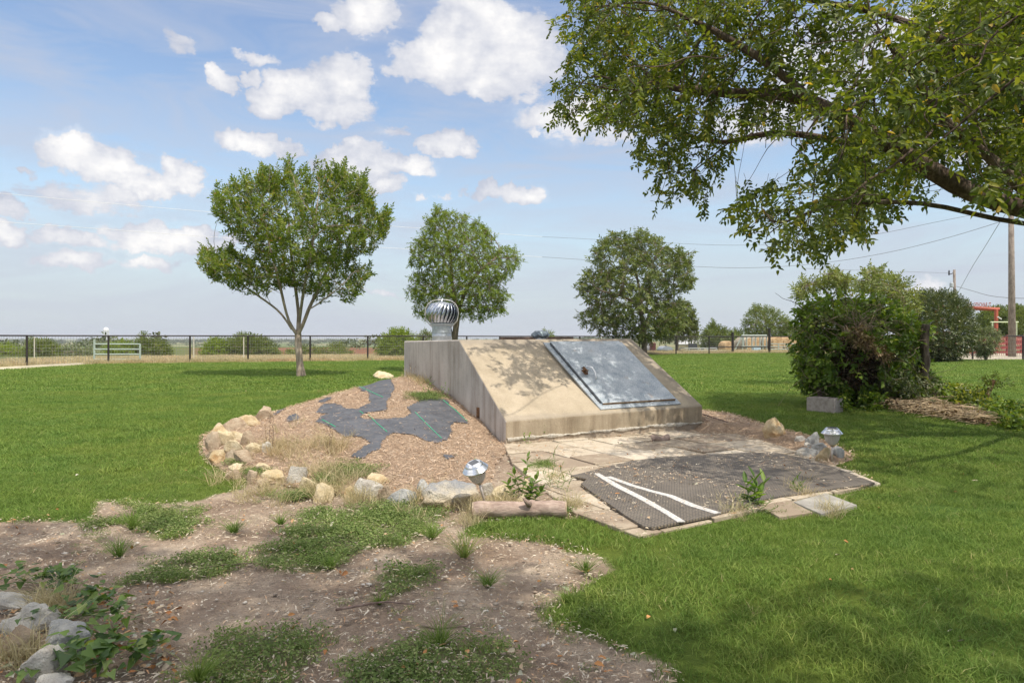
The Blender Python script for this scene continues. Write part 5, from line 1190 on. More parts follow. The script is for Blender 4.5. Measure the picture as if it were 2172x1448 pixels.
# --- second tree that shades the foreground, standing behind the photographer
c0 = np.array([2.2, -1.2, 6.6]); q = unit(R.normal(size=(26000, 3)))*(R.rand(26000, 1)**(1/2.2)); a2 = c0+q*np.array([5.2, 4.0, 2.2]); _, py_ = world_px(a2); a2 = a2[(py_ < -60) | (a2[:,1] < .5)]
gx_, gy_ = landing(a2, 0); px, py = project(gx_, np.maximum(gy_, .3), 0)
SH2 = [(-3000,1110),(300,1108),(420,1120),(560,1115),(700,1130),(840,1190),(930,1160),(1060,1200),(1180,1240),(1130,1290),(1290,1330),(1420,1300),(1500,1360),(1520,1500),(1600,9000),(-3000,9000)]
SH3 = [(1480,1330),(1700,1230),(2000,1200),(2400,1150),(2700,1500),(2700,9000),(1600,9000),(1500,1500)]
i3 = in_poly(px, py, SH3); a3 = clump(a2[i3], 26, .55, 15, .03); a2 = a2[(in_poly(px, py, SH2) & ~i3) | (gy_ < .8)]; a2 = np.concatenate([clump(a2, 210, .62, 9, .14), a3[:500]]); a2 = a2[np.random.RandomState(3).permutation(len(a2))[:3200]]
tree('oak_tree', 'tall leafy tree behind the viewpoint whose shade falls on the bare dirt', 'tree', (3.6,-3.4,0), a2, [[Vector((3.6,-3.4,0)), Vector((3.5,-3.3,2.4)), Vector((3.2,-2.9,4.2))], [Vector((3.2,-2.9,4.2)), Vector((2,-1.4,5.6)), Vector((.5,-.6,6.4))]], .30, .28, .20, .006, L5, bark2, 13, .46, .10, .055, .0, .2, tseed=8)

# ================================================================ FENCE
fpost = [(-120,781),(57,774.5),(230,770.5),(403,768),(526,766.8),(658,765.6),(780,764),(898,761),(990,759),(1060,758),(1140,757),(1230,755.5),(1300,754.5),(1357,753.2),(1434,751.2),(1504,750.4)]
blackm = plain('black_pipe', (.035,.03,.028), .55, .3); wirem = plain('wire', (.25,.25,.24), .5, .5)
fb_ = [(px, H*F/(py-HY)) for px, py in fpost]
fw = [Vector(((px-CX)/F*Y, Y, 0)) for px, Y in fb_]
fence = empty('wire_fence', fw[3], 'long black pipe and wire mesh fence across the back of the lawn', 'fence')
TOPZ = 1.29
for p in fw: mb = MB(); mb.tube([p-Z*.1, p+Z*(TOPZ-.03)], .046, 8); adopt(mb.build('post', blackm), fence)
mb = MB(); mb.tube([p+Z*TOPZ for p in fw], .033, 7); adopt(mb.build('top_rail', blackm), fence)
def wires(mb, pl, z0, z1, dx, zs, r):
    for i in range(len(pl)-1):
        a, b_ = pl[i], pl[i+1]; n = max(1, int((b_-a).length/dx))
        for k in range(n):
            q = a.lerp(b_, k/n); mb.tube([q+Z*z0, q+Z*z1], r, 3, False)
        for z in zs: mb.tube([a+Z*z, b_+Z*z], r, 3, False)
mb = MB(); wires(mb, fw, .03, 1.26, .115, [.04,.14,.24,.35,.47,.60,.74,.89,1.05,1.2], .0042); adopt(mb.build('wire_mesh', wirem), fence)
f2 = [(1504,H*F/(750.4-HY)),(1554,53.),(1632,54.),(1720,52.),(1850,44.),(1985,40.),(2063,38.5),(2170,37.5),(2290,37)]
fw2 = [Vector(((px-CX)/F*Y, Y, 0)) for px, Y in f2]
fence2 = empty('wire_fence', fw2[1], 'black pipe fence section with two taller posts before the hay bales and the red pens', 'fence')
for i, p in enumerate(fw2[1:]): mb = MB(); mb.tube([p-Z*.1, p+Z*((1.62 if i == 0 else 1.95) if i < 2 else 1.27)], .10 if i < 2 else .05, 8); adopt(mb.build('post', blackm), fence2)
mb = MB(); mb.tube([p+Z*1.29 for p in fw2], .042, 7); mb.tube([p+Z*.50 for p in fw2[:3]], .04, 7); adopt(mb.build('rail', blackm), fence2)
mb = MB(); wires(mb, fw2, .03, 1.26, .13, [.04,.2,.36,.54,.74,.96,1.16], .004); adopt(mb.build('wire_mesh', wirem), fence2)
# pale green farm gate behind the fence
gm_ = plain('pale_green_paint', (.34,.42,.36), .5); Yg = 34.0
g0, g1 = P(200,716,Yg), P(297,716,Yg); g0.z = 0; g1.z = 0
gate = empty('farm_gate', g0, 'pale green five bar farm gate standing behind the wire fence at left', 'gate')
zt_ = lambda py: H+(HY-py)/F*Yg
for py in (729.5, 740.5, 751.3, 762): mb = MB(); mb.tube([Vector((g0.x, Yg, zt_(py))), Vector((g1.x, Yg, zt_(py)))], .036, 7); adopt(mb.build('bar', gm_), gate)
for xx in (g0.x, g1.x): mb = MB(); mb.tube([Vector((xx, Yg, -.05)), Vector((xx, Yg, zt_(719) if xx == g0.x else zt_(729)))], .05, 8); adopt(mb.build('gate_post', gm_), gate)
# T posts
tpm = plain('t_post', (.55,.52,.42), .7)
for px, lab in ((73,'thin pale metal stake in the brush behind the first fence bay at left'),(411,'thin pale stake right behind the fence post by the red field'),(517,'thin pale stake left of the fence post nearest the vase shaped tree'),(1276,'thin pale stake at the fence behind the shelter roof')):
    q = P(px, 716, 36.); mb = MB(); mb.box((0,0,.62), (.05,.012,1.25)); mb.box((0,.02,.62), (.012,.04,1.25)); o = mb.build('fence_stake', tpm); o.location = (q.x, q.y, 0); tag(o, lab, 'stake', 'metal stakes beyond the fence')

# ================================================================ BUSHES
def bush(name, label, cat, poly, Y, depth, n, L_, leafm, group=None, k=9, stems=True, lvb=0, up=.15, base=None, twm_=None):
    pl = np.array(poly); cxp = pl[:,0].mean() if base is None else base[0]; byp = pl[:,1].max() if base is None else base[1]; b0 = P(cxp, byp, Y); b0.z = float(base_z(b0.x, b0.y))
    root = empty(name, b0, label, cat, group); a = poly_cloud(poly, n, Y, depth); a[:,2] = np.maximum(a[:,2], base_z(a[:,0], a[:,1])+.05)
    g = Grow(); g.seed([b0, b0+Z*.2], .2, False); sub = a[::max(1, len(a)//160)]; stp = max(.12, depth*.16); g.grow(sub, stp, stp*.9, 40).radii(.006+Y*.0002, .03+.0015*Y)
    mb = MB(); g.tubes(mb, 0, 4); adopt(mb.build('stem', twm_ or bark3, None, True), root)
    cc = a.mean(0); P_, D_, N_, LL, WW, d = spray(a, unit(a-cc)*.7, k, L_*3.2, L_, L_*.45, .0, up)
    lv = np.clip(np.repeat(R.rand(n)[None], k, 0).ravel()*.5+R.rand(len(P_))*.45+lvb, 0, .97); adopt(leaf_mesh('foliage', P_, D_, N_, LL, WW, lv, leafm), root); return root
z4 = lambda pts: zc(pts, 1620, 540, 3.62)
bush('glossy_bush', 'dense rounded glossy leaved bush at the lawn edge right of the vine thicket', 'bush', z4([(1130,420),(1180,330),(1230,285),(1350,290),(1450,300),(1530,350),(1590,410),(1600,500),(1640,560),(1620,650),(1560,740),(1500,805),(1280,812),(1150,800),(1080,700),(1060,560),(1080,450)]), 34., 2.2, 3200, .115, L4, k=9)
bush('pale_bush', 'small airy grey green bush in front of the red pens', 'bush', z4([(1610,610),(1660,590),(1700,575),(1760,580),(1800,600),(1820,650),(1800,710),(1770,745),(1710,770),(1670,790),(1650,780),(1620,740),(1595,690)]), 36., .9, 620, .10, L6, k=9)
bz = [('low green thicket beyond the fence at the far left edge', [(-60,735),(20,732),(45,738),(70,745),(70,763),(-60,766)], 46, L2, 380), ('brush with a tall tip behind the first fence post', [(58,726),(72,718),(90,722),(110,728),(125,738),(128,764),(56,764)], 45, L3, 420),
 ('brownish thin brush between the first post and the farm gate', [(125,742),(145,735),(170,740),(195,742),(200,762),(125,764)], 46, L6, 260), ('green brush seen through the farm gate', [(225,735),(255,727),(290,729),(295,764),(222,764)], 44, L2, 420),
 ('thick brush right of the farm gate', [(288,728),(300,719),(320,722),(345,728),(360,745),(362,764),(290,764)], 44, L3, 520), ('small rounded bush left of the wide brush clump', [(430,742),(440,728),(455,720),(472,724),(480,745),(482,762),(428,762)], 45, L2, 320),
 ('wide brush clump between the fourth and fifth fence posts', [(470,735),(480,722),(500,717),(515,712),(540,716),(565,720),(580,735),(590,750),(592,762),(470,763)], 46, L3, 900), ('low brush seen behind the vase shaped tree trunk', [(610,745),(640,736),(680,738),(720,742),(725,762),(612,762)], 50, L3, 420),
 ('small brush clump right of the vase shaped tree', [(700,735),(720,728),(735,742),(750,762),(698,762)], 52, L3, 200), ('bright rounded brush beside the left end of the shelter', [(803,742),(810,720),(830,704),(852,702),(875,712),(888,735),(890,762),(802,764)], 42, L2, 640),
 ('small tree crown peeping over the fence left of the turbine vent', [(888,712),(900,703),(912,706),(922,715),(926,745),(888,750)], 60, L3, 240), ('green shrub rising just right of the metal vent cap', [(1150,712),(1157,700),(1170,706),(1178,718),(1150,720)], 40, L3, 60)]
for lab, poly, Y, lm, n in bz: bush('brush', lab, 'bush', poly, Y, max(.8, (poly[len(poly)//2][0]-poly[0][0])*0+1.6), int(n*1.5), .15 if Y > 40 else .1, lm, 'brush beyond the fence', k=7)
bush('young_pine', 'thin young pine tip standing above the brush right of the farm gate', 'tree', [(298,718),(301,706),(304,714),(311,705),(306,718),(310,724),(296,728)], 44, .3, 60, .13, L3, k=7)
# conifer and trees at the far right
bush('cedar_tree', 'pointed cedar behind the fence left of the hay bales', 'tree', [(1488,722),(1498,700),(1508,692),(1513,680),(1517,692),(1530,697),(1545,700),(1555,708),(1562,722),(1560,735),(1490,735)], 78, 2.5, 1000, .22, L3, None, 7, lvb=-.1)
bush('far_tree', 'airy green tree standing behind the hay bales', 'tree', [(1578,700),(1580,680),(1590,660),(1600,650),(1625,652),(1650,662),(1668,675),(1682,685),(1672,700),(1655,722),(1600,722),(1585,715)], 84, 3.2, 1200, .24, L3, None, 7, base=(1632,742))
bush('far_tree', 'dark tree crown left of the thicket behind the hay', 'tree', [(1655,702),(1668,690),(1690,695),(1705,712),(1700,735),(1650,735)], 92, 3, 500, .26, L3, None, 7, lvb=-.1)
bush('far_tree', 'low dark green tree between the cedar and the hay rack', 'tree', [(1548,712),(1560,700),(1580,708),(1590,718),(1590,735),(1548,735)], 96, 3, 400, .26, L3, None, 7, lvb=-.15)
bush('far_tree', 'dark tree behind the red ranch gateway', 'tree', z4([(1640,500),(1660,470),(1700,430),(1760,420),(1800,410),(1830,430),(1840,500),(1840,640),(1640,640)]), 76, 3.2, 1300, .24, L3, None, 7, lvb=-.12)
bush('far_tree', 'rounded tree behind the big utility pole at the right edge', 'tree', z4([(1830,470),(1870,425),(1930,398),(1980,420),(2030,470),(2040,640),(1830,640)]), 74, 3.2, 1300, .24, L3, None, 7, lvb=-.08)
# slim trees behind the thicket
A5 = z4([(250,270),(290,200),(380,190),(470,160),(560,120),(620,150),(655,190),(650,250),(600,270),(540,260),(500,220),(420,250),(360,300),(310,330),(260,350)])
B5 = z4([(690,190),(760,190),(770,110),(830,95),(900,105),(940,150),(1020,150),(1050,190),(1120,225),(1160,290),(1170,340),(1190,420),(1100,450),(1000,400),(930,330),(850,330),(760,290),(690,260)])
Yb5 = 17.
tree('bare_stemmed_tree', 'thin stemmed tree leaning left above the vine thicket', 'tree', tuple(P(1790,800,Yb5)), poly_cloud(A5, 230, Yb5, 1.0), [[P(1790,800,Yb5), P(1790,720,Yb5), P(1775,650,Yb5), P(1750,610,Yb5), P(1730,598,Yb5)], [P(1775,650,Yb5), P(1782,600,Yb5), P(1780,580,Yb5)]], .2, .18, .05, .006, L3, bark3, 11, .30, .085, .038, .2, .0, tseed=11, lvbias=.2)
Yb6 = 21.
tree('slim_tree', 'pale leaved tree directly behind the vine thicket', 'tree', tuple(P(1850,790,Yb6)), poly_cloud(B5, 340, Yb6, 1.5), [[P(1850,790,Yb6), P(1850,720,Yb6), P(1848,660,Yb6), P(1850,620,Yb6)], [P(1848,660,Yb6), P(1890,630,Yb6), P(1910,610,Yb6)]], .25, .22, .08, .007, L3, bark3, 11, .38, .11, .05, .2, .0, tseed=12, lvbias=.2)

# ================================================================ VINE THICKET
VN = z4([(330,400),(420,350),(560,340),(650,345),(720,325),(800,370),(880,350),(960,420),(1030,430),(1100,500),(1200,510),(1260,560),(1230,620),(1190,640),(1200,700),(1195,850),(1210,940),(1290,920),(1350,960),(1380,1060),(1360,1140),(1200,1160),(1050,1130),(900,1110),(850,1180),(700,1190),(600,1200),(570,1100),(500,1090),(400,1060),(330,1000),(280,940),(290,850),(260,760),(240,640),(280,560),(290,440)])
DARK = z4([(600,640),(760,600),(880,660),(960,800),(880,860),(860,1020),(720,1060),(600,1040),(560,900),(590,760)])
Yv = 12.1
tk = empty('vine_thicket', P(1800, 862, Yv), 'tangled thicket overgrown with green vines behind the concrete block', 'thicket')
tk.location.z = 0
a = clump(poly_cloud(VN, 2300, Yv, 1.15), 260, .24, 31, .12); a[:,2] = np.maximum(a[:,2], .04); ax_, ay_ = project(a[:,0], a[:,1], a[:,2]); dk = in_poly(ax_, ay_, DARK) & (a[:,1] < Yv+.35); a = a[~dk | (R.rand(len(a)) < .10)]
P_, D_, N_, LL, WW, d = spray(a, unit(a-a.mean(0))*.5, 7, .30, .088, .066, .35, .0); lv = np.clip(np.repeat(R.rand(len(a))[None], 7, 0).ravel()*.6+R.rand(len(P_))*.38, 0, .97)
adopt(leaf_mesh('foliage', P_, D_, N_, LL, WW, lv, LV), tk)
# small leaved understorey in the lower right, catching light
VL = z4([(860,860),(1000,820),(1180,820),(1230,920),(1340,960),(1380,1080),(1250,1160),(1080,1130),(930,1110),(860,1000)])
a = poly_cloud(VL, 700, Yv-.1, .8); a[:,2] = np.maximum(a[:,2], .04); P_, D_, N_, LL, WW, d = spray(a, rdir(len(a)), 9, .22, .05, .028, .1, .1); adopt(leaf_mesh('undergrowth', P_, D_, N_, LL, WW, R.rand(len(P_)), L6), tk)
def tangle(n, poly, Y, dep, Lr, r0, mat, name, root, zb=-.6, seed=5, upb=.6):
    rs = random.Random(seed); q = poly_cloud(poly, n, Y, dep); mb = MB()
    for c_ in q:
        c_ = Vector(c_); c_.z = max(c_.z, .08); d_ = Vector((rs.gauss(0,.8), rs.gauss(0,.5), rs.gauss(upb, .7))).normalized(); pts = [c_]; L_ = rs.uniform(*Lr); m_ = 7
        for j in range(m_): d_ = (d_+Vector((rs.gauss(0,.22), rs.gauss(0,.22), rs.gauss(-.04,.22)))).normalized(); nx_ = pts[-1]+d_*L_/m_; nx_.z = max(nx_.z, .03); pts.append(nx_)
        r = r0*rs.uniform(.5, 1.4); mb.tube(pts, [r*(1-.6*j/m_) for j in range(m_+1)], 4, False)
    adopt(mb.build(name, mat), root)
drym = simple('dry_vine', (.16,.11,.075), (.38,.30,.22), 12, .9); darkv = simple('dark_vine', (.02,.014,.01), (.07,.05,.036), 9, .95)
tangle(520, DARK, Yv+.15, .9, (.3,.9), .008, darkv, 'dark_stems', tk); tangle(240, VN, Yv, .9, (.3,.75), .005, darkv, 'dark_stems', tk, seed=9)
tangle(150, VN, Yv-.5, .5, (.3,.8), .004, drym, 'dry_stems', tk, seed=12); tangle(90, z4([(560,500),(800,480),(900,620),(860,760),(700,720),(580,640)]), Yv-.9, .25, (.3,.8), .005, drym, 'dry_stems', tk, seed=14)
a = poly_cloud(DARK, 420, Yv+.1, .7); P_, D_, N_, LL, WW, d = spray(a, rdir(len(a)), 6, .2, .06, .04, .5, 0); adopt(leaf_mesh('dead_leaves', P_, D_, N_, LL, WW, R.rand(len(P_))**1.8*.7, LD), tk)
a = poly_cloud(z4([(620,560),(760,540),(980,780),(960,830),(860,760),(740,700),(640,640)]), 170, Yv-1.0, .25)[:90]; P_, D_, N_, LL, WW, d = spray(a, rdir(len(a)), 6, .2, .075, .03, .6, 0); adopt(leaf_mesh('dead_leaves', P_, D_, N_, LL, WW, .3+.7*R.rand(len(P_)), LD), tk)
# posts inside the thicket
oldw = bark_mat('old_post', (.04,.03,.024), (.12,.095,.075), (.24,.20,.165), .6)
def rough_post(px, top, base, r, Y, lab, lean=0):
    p = P(px, base, Y); p.z = 0; h_ = H+(HY-top)/F*Y; mb = MB(); n_ = 14
    mb.tube([Vector((lean*(i/n_)+.012*math.sin(i), .01*math.cos(i*2), h_*i/n_-.05)) for i in range(n_+1)], [r*(1+.06*math.sin(i*1.7)) for i in range(n_+1)], 12); o = mb.build('wooden_post', oldw, None, True); o.location = p; tag(o, lab, 'post', 'old posts in the vine thicket')
rough_post(1962, 682, 852, .068, Yv-.3, 'thick dark wooden post at the right side of the vine thicket')
rough_post(1740, 660, 862, .038, Yv-.4, 'thin brown wooden post at the left side of the thicket behind the concrete block', -.10)
# brush pile and creeping vines on the ground to the right
BP = z4([(900,1120),(1050,1110),(1200,1150),(1320,1170),(1450,1230),(1600,1260),(1760,1310),(1720,1330),(1500,1290),(1300,1260),(1150,1230),(980,1200),(880,1180)])
bp_ = empty('brush_pile', P(1960, 868, 10.9), 'low pile of dry cut stems lying in front of the vine thicket', 'brush pile'); bp_.location.z = 0
def ground_cloud(poly, n, hmax):
    q = sample_poly(poly, n); w = np.array([G(x, y) for x, y in q]); w[:,2] = .02+hmax*R.rand(n)**1.5; return w
strawm = simple('straw', (.28,.20,.12), (.60,.47,.30), 20, .9)
w_ = ground_cloud(BP, 620, .16); mb = MB(); rs_ = random.Random(3)
for c_ in w_:
    th = rs_.gauss(-.25, .7); L_ = rs_.uniform(.12, .6); d_ = Vector((math.cos(th), math.sin(th), rs_.gauss(0, .15))); c_ = Vector(c_); mb.tube([c_-d_*L_/2, c_+Vector((0,0,rs_.uniform(0,.04))), c_+d_*L_/2], [.004,.005,.002], 4, False)
adopt(mb.build('stems', strawm), bp_)
a = ground_cloud(BP, 260, .14); P_, D_, N_, LL, WW, d = spray(a, rdir(len(a)), 6, .16, .06, .035, .2, 0); adopt(leaf_mesh('dead_leaves', P_, D_, N_, LL, WW, .2+.8*R.rand(len(P_)), LD), bp_)
def creeper(lab, poly, n, hmax, L_, leafm=LV, k=7):
    w_ = ground_cloud(poly, n, hmax); c_ = w_.mean(0); root = empty('creeping_vine', (c_[0], c_[1], 0), lab, 'vine', 'creeping vines on the lawn'); P_, D_, N_, LL, WW, d = spray(w_, rdir(n)*np.array([1,1,.3]), k, L_*2.6, L_, L_*.72, .05, .15)
    lv = np.clip(R.rand(len(P_))*.95, 0, .95); P_[:,2] = np.maximum(P_[:,2], .01); adopt(leaf_mesh('leaves', P_, D_, N_, LL, WW, lv, leafm), root)
creeper('leafy green weeds around the base of the thicket beside the block', z4([(540,1130),(640,1060),(700,1100),(720,1190),(640,1220),(560,1225)]), 90, .35, .07)
creeper('green vines in front of the thicket, left of the dry stems', z4([(700,1130),(850,1080),(1000,1090),(1100,1130),(1000,1190),(880,1220),(740,1210)]), 170, .25, .07)
creeper('dark leafy vines behind the pile of dry stems', z4([(1380,1080),(1500,1070),(1640,1110),(1740,1180),(1680,1230),(1500,1200),(1380,1150)]), 230, .26, .07, L5)
creeper('low green vines at the right picture edge', z4([(1620,1220),(1740,1180),(1860,1170),(2060,1230),(2200,1330),(1900,1370),(1780,1300)]), 330, .16, .06)
# leaning stump with sprouts
sp_ = G(2085, 868); s = sp_.y/F; root = empty('stump', sp_, 'short leaning reddish stump with leafy sprouts on its top', 'stump')
mb = MB(); tp = sp_+Vector((22*s, 0, 62*s)); mb.tube([sp_-Z*.04, sp_.lerp(tp,.4)+Vector((-.015,0,0)), sp_.lerp(tp,.8), tp], [.038,.034,.036,.04], 9); adopt(mb.build('trunk', bark_mat('red_bark', (.07,.035,.022), (.17,.09,.06), (.27,.16,.11), .7)), root)
a = np.array([tp+Vector((rnd.gauss(0,.12), rnd.gauss(0,.08), rnd.gauss(0,.06))) for _ in range(46)]+[sp_.lerp(tp, rnd.random())+Vector((rnd.gauss(-.05,.09), rnd.gauss(0,.08), 0)) for _ in range(50)]); P_, D_, N_, LL, WW, d = spray(a, rdir(len(a)), 5, .10, .045, .025, .3, .1); adopt(leaf_mesh('leaves', P_, D_, N_, LL, WW, R.rand(len(P_))*.8, L3), root)
# ================================================================ FAR LAND
def bxo(name, mat, parent, c, size, rz=0, bv=0):
    mb = MB(); mb.box((0,0,0), size); o = mb.build(name, mat); o.location = c; o.rotation_euler = (0,0,rz)
    if parent is not None: adopt(o, parent)
    if bv: bev(o, bv)
    return o
# distant tree lines: a mass nobody could count
n = 1500; yy = 480+1400*R.rand(n)**.6; px = R.uniform(-500, 2700, n); xx = (px-CX)/F*yy; sel = (fbm(xx/120, yy/40+3, 3) > .58) | ((yy > 1150) & (R.rand(n) < .75)); xx, yy = xx[sel], yy[sel]; n = len(xx); k = 110
rw = R.uniform(4, 11, n)*(.7+yy/2500); rh = R.uniform(2.6, 5.0, n)*(.7+yy/3200); q = rdir(n*k).reshape(n, k, 3); q[...,2] = np.abs(q[...,2]); q *= (.75+.35*R.rand(n, k, 1))
Pc = q*np.stack([rw, rw, rh], 1)[:,None,:]+np.stack([xx, yy, base_z(xx, yy)+rh*.1], 1)[:,None,:]; Pc = Pc.reshape(-1, 3); szz = (np.repeat(rh, k)*.26)*(.6+.8*R.rand(n*k))
lv = np.clip(np.repeat(R.rand(n), k)*.5+R.rand(n*k)*.5, 0, 1)
tag(leaf_mesh('distant_trees', Pc, rdir(n*k), rdir(n*k), szz*1.5, szz*1.3, lv, L7), kind='stuff')
# scrub between
n = 90; px = R.uniform(-60, 900, n); yy = R.uniform(60, 230, n); sel = fbm(px/60, yy/22, 3) > .5; px, yy = px[sel], yy[sel]; n = len(px); xx = (px-CX)/F*yy; k = 90
rw = R.uniform(1.0, 3.2, n); rh = R.uniform(.8, 2.0, n); q = rdir(n*k).reshape(n, k, 3); q[...,2] = np.abs(q[...,2]); q *= (.6+.5*R.rand(n, k, 1)); Pc = (q*np.stack([rw, rw, rh], 1)[:,None,:]+np.stack([xx, yy, base_z(xx, yy)], 1)[:,None,:]).reshape(-1, 3)
tag(leaf_mesh('far_scrub', Pc, rdir(n*k), rdir(n*k), .25+.3*R.rand(n*k), .2+.2*R.rand(n*k), np.clip(np.repeat(R.rand(n), k)*.6+R.rand(n*k)*.4, 0, 1), L7), kind='stuff')
# water tower
whm = plain('white_paint', (.78,.78,.76), .5); tp_ = P(225, 716, 1900); gz_ = float(base_z(tp_.x, 1900)); kk = 1900/F
wt = empty('water_tower', (tp_.x, 1900, gz_), 'tiny white water tower on the far horizon at left', 'water tower')
zt0, zt1 = H+(HY-704)*kk, H+(HY-694)*kk; rr_ = 5.4*kk; zm_ = (zt0+zt1)/2
mb = MB(); mb.lathe([(rr_*.5,zt0-.2*kk),(rr_*.9,zt0+1.2*kk),(rr_,zt0+3*kk),(rr_,zt0+5.4*kk),(rr_*.8,zt0+8*kk),(rr_*.4,zt0+9.6*kk),(.05,zt1)], (tp_.x,1900,0), 24); adopt(mb.build('tank', whm, None, True), wt)
for i in range(6): a_ = i*math.pi/3+.3; mb = MB(); mb.tube([(tp_.x+math.cos(a_)*rr_*.93, 1900+math.sin(a_)*rr_*.93, gz_-1), (tp_.x+math.cos(a_)*rr_*.9, 1900+math.sin(a_)*rr_*.9, zt0+3*kk)], .95, 6); adopt(mb.build('leg', whm), wt)
mb = MB(); mb.tube([(tp_.x,1900,gz_-1),(tp_.x,1900,zt0+1*kk)], 1.6, 8); adopt(mb.build('riser', whm), wt)
roofm = plain('roof_sheet', (.45,.46,.46), .6); winm = plain('dark_opening', (.03,.03,.035), .4)
def house(px, Y, wpx, hpx, rf, wm, lab, rz=.2, rm=None, deep=.8, door=True, name='far_house'):
    s = Y/F; w, h = wpx*s, hpx*s; c = P(px, 716, Y); gz0 = float(base_z(c.x, Y)); root = empty(name, (c.x, Y, gz0), lab, 'building'); M = Matrix.Rotation(rz, 3, 'Z'); d = w*deep; c0 = Vector((c.x, Y, gz0))
    T = lambda v_: c0+M @ Vector(v_); h2 = h+rf*s
    mb = MB(); mb.add([T(v_) for v_ in ((-w/2,-d/2,-.5),(w/2,-d/2,-.5),(w/2,d/2,-.5),(-w/2,d/2,-.5),(-w/2,-d/2,h),(w/2,-d/2,h),(w/2,d/2,h),(-w/2,d/2,h),(-w/2,0,h2),(w/2,0,h2))], [(0,1,5,4),(1,2,6,9,5),(2,3,7,6),(3,0,4,8,7),(0,3,2,1),(4,5,9,8),(6,7,8,9)]); adopt(mb.build('wall', wm), root)
    e = w*.04; mb = MB(); t_ = .06*max(1, s*20)
    for sg in (-1, 1):
        q = [(-w/2-e, sg*(d/2+e), h-e*.5), (w/2+e, sg*(d/2+e), h-e*.5), (w/2+e, 0, h2+.02), (-w/2-e, 0, h2+.02)]; mb.hexa([T(v_)+Z*.02 for v_ in q], [T(v_)+Z*(.02+t_) for v_ in q])
    adopt(mb.build('roof', rm or roofm), root)
    for f in ((-.28, .28) if not door else (-.3, .05, .3)):
        mb = MB(); mb.add([T((f*w-w*.05, -d/2-.03, h*.35)), T((f*w+w*.05, -d/2-.03, h*.35)), T((f*w+w*.05, -d/2-.03, h*.75)), T((f*w-w*.05, -d/2-.03, h*.75))], [(0,1,2,3)]); o = mb.build('window', winm); adopt(o, root); m_ = o.modifiers.new('s','SOLIDIFY'); m_.thickness = .03
    return root
house(284, 620, 12, 4.5, 4, whm, 'distant white house with a grey gabled roof right of the water tower', .5)
house(191, 560, 15, 3.2, 1.4, whm, 'distant long low white building left of the water tower', .1)
house(236, 600, 9, 3, 2, plain('pinkish_wall', (.45,.30,.24)), 'distant small reddish building right under the water tower', .3)
house(300, 700, 7, 4, 2, plain('pale_wall', (.6,.57,.5)), 'distant pale building directly right of the white gabled house', -.2)
# sheds behind the right part of the fence
crm = plain('cream_metal', (.62,.51,.30), .7, var=.08, scale=1); redw = plain('maroon_wall', (.16,.05,.045), .7); greym = plain('grey_tank', (.33,.36,.40), .55, .3); pol = plain('pale_rail', (.38,.42,.40), .6)
Ys = 150.; sh1 = house(1466, Ys, 62, 23, 9, crm, 'cream metal shed with dark open bays behind the wire fence', -.12, plain('shed_roof', (.40,.40,.39), .6), .7, name='shed')
for o in list(sh1.children):
    if o.name.startswith('window'): bpy.data.objects.remove(o, do_unlink=True)
s_ = Ys/F; gzs = float(base_z(P(1466,716,Ys).x, Ys))
def facing(px0, px1, py0, py1, Y, dy, mat, name, root, th=.06):
    a_, b_ = P(px0, py1, Y), P(px1, py0, Y); c_ = (a_+b_)/2; return bxo(name, mat, root, (c_.x, Y+dy, c_.z), (abs(b_.x-a_.x), th, abs(b_.z-a_.z)))
dh = 62*s_*.35+.35
facing(1453, 1472, 728, 751, Ys, -dh-.2, winm, 'open_bay', sh1); facing(1479, 1485, 735, 751, Ys, -dh-.2, winm, 'doorway', sh1)
house(1523, 150, 44, 17, 5, redw, 'low maroon walled shed with pale roof right of the cream shed', 0, plain('pale_roof', (.62,.56,.50), .7), .5, name='shed')
# grey rounded tank and maroon bin, white trailer
TY = 118.; tk_ = P(1413, 716, TY); zg_ = float(base_z(tk_.x, TY))+.9; rt_ = empty('storage_tank', (tk_.x, TY, zg_), 'grey round topped tank behind the fence left of the cream shed', 'tank')
mb = MB(); rr_ = 12*TY/F; n_ = 16
prof = [Vector((rr_*math.cos(math.pi*i/n_), 0, zg_+rr_*.6+rr_*.75*math.sin(math.pi*i/n_))) for i in range(n_+1)]
pts_ = [Vector((rr_,0,zg_-.1))]+prof+[Vector((-rr_,0,zg_-.1))]
vs = [Vector((tk_.x,TY-1,0))+p_ for p_ in pts_]+[Vector((tk_.x,TY+3,0))+p_ for p_ in pts_]; m_n = len(pts_)
mb.add(vs, [tuple(range(m_n))[::-1], tuple(range(m_n, 2*m_n))]+[(i, i+1, i+1+m_n, i+m_n) for i in range(m_n-1)]); adopt(mb.build('shell', greym), rt_)
mb = MB(); mb.tube([Vector((tk_.x,TY,zg_+rr_*1.3)), Vector((tk_.x,TY,zg_+rr_*1.5))], .12, 8); adopt(mb.build('filler_cap', winm), rt_)
def simple_box_thing(name, lab, cat, px0, px1, py0, py1, Y, mat, ribs=4, dp=1.6):
    a_, b_ = P(px0, py1, Y), P(px1, py0, Y); c_ = (a_+b_)/2; g_ = float(base_z(c_.x, Y)); root = empty(name, (c_.x, Y, g_), lab, cat); w = b_.x-a_.x; h = b_.z-g_
    bxo('body', mat, root, (c_.x, Y+dp/2, g_+h/2), (w, dp, h), 0, .03)
    for i in range(ribs): bxo('rib', mat, root, (a_.x+w*(i+.5)/ribs, Y-.03, g_+h/2), (w*.06, .06, h*.96))
    return root
simple_box_thing('feed_bin', 'maroon feed bin behind the fence between the tree trunk and the grey tank', 'bin', 1382, 1391, 727, 752, 110, redw)
simple_box_thing('trailer', 'pale grey trailer end just right of the open crowned tree trunk', 'trailer', 1369, 1381, 726, 752, 112, plain('trailer_white', (.6,.6,.62), .5))
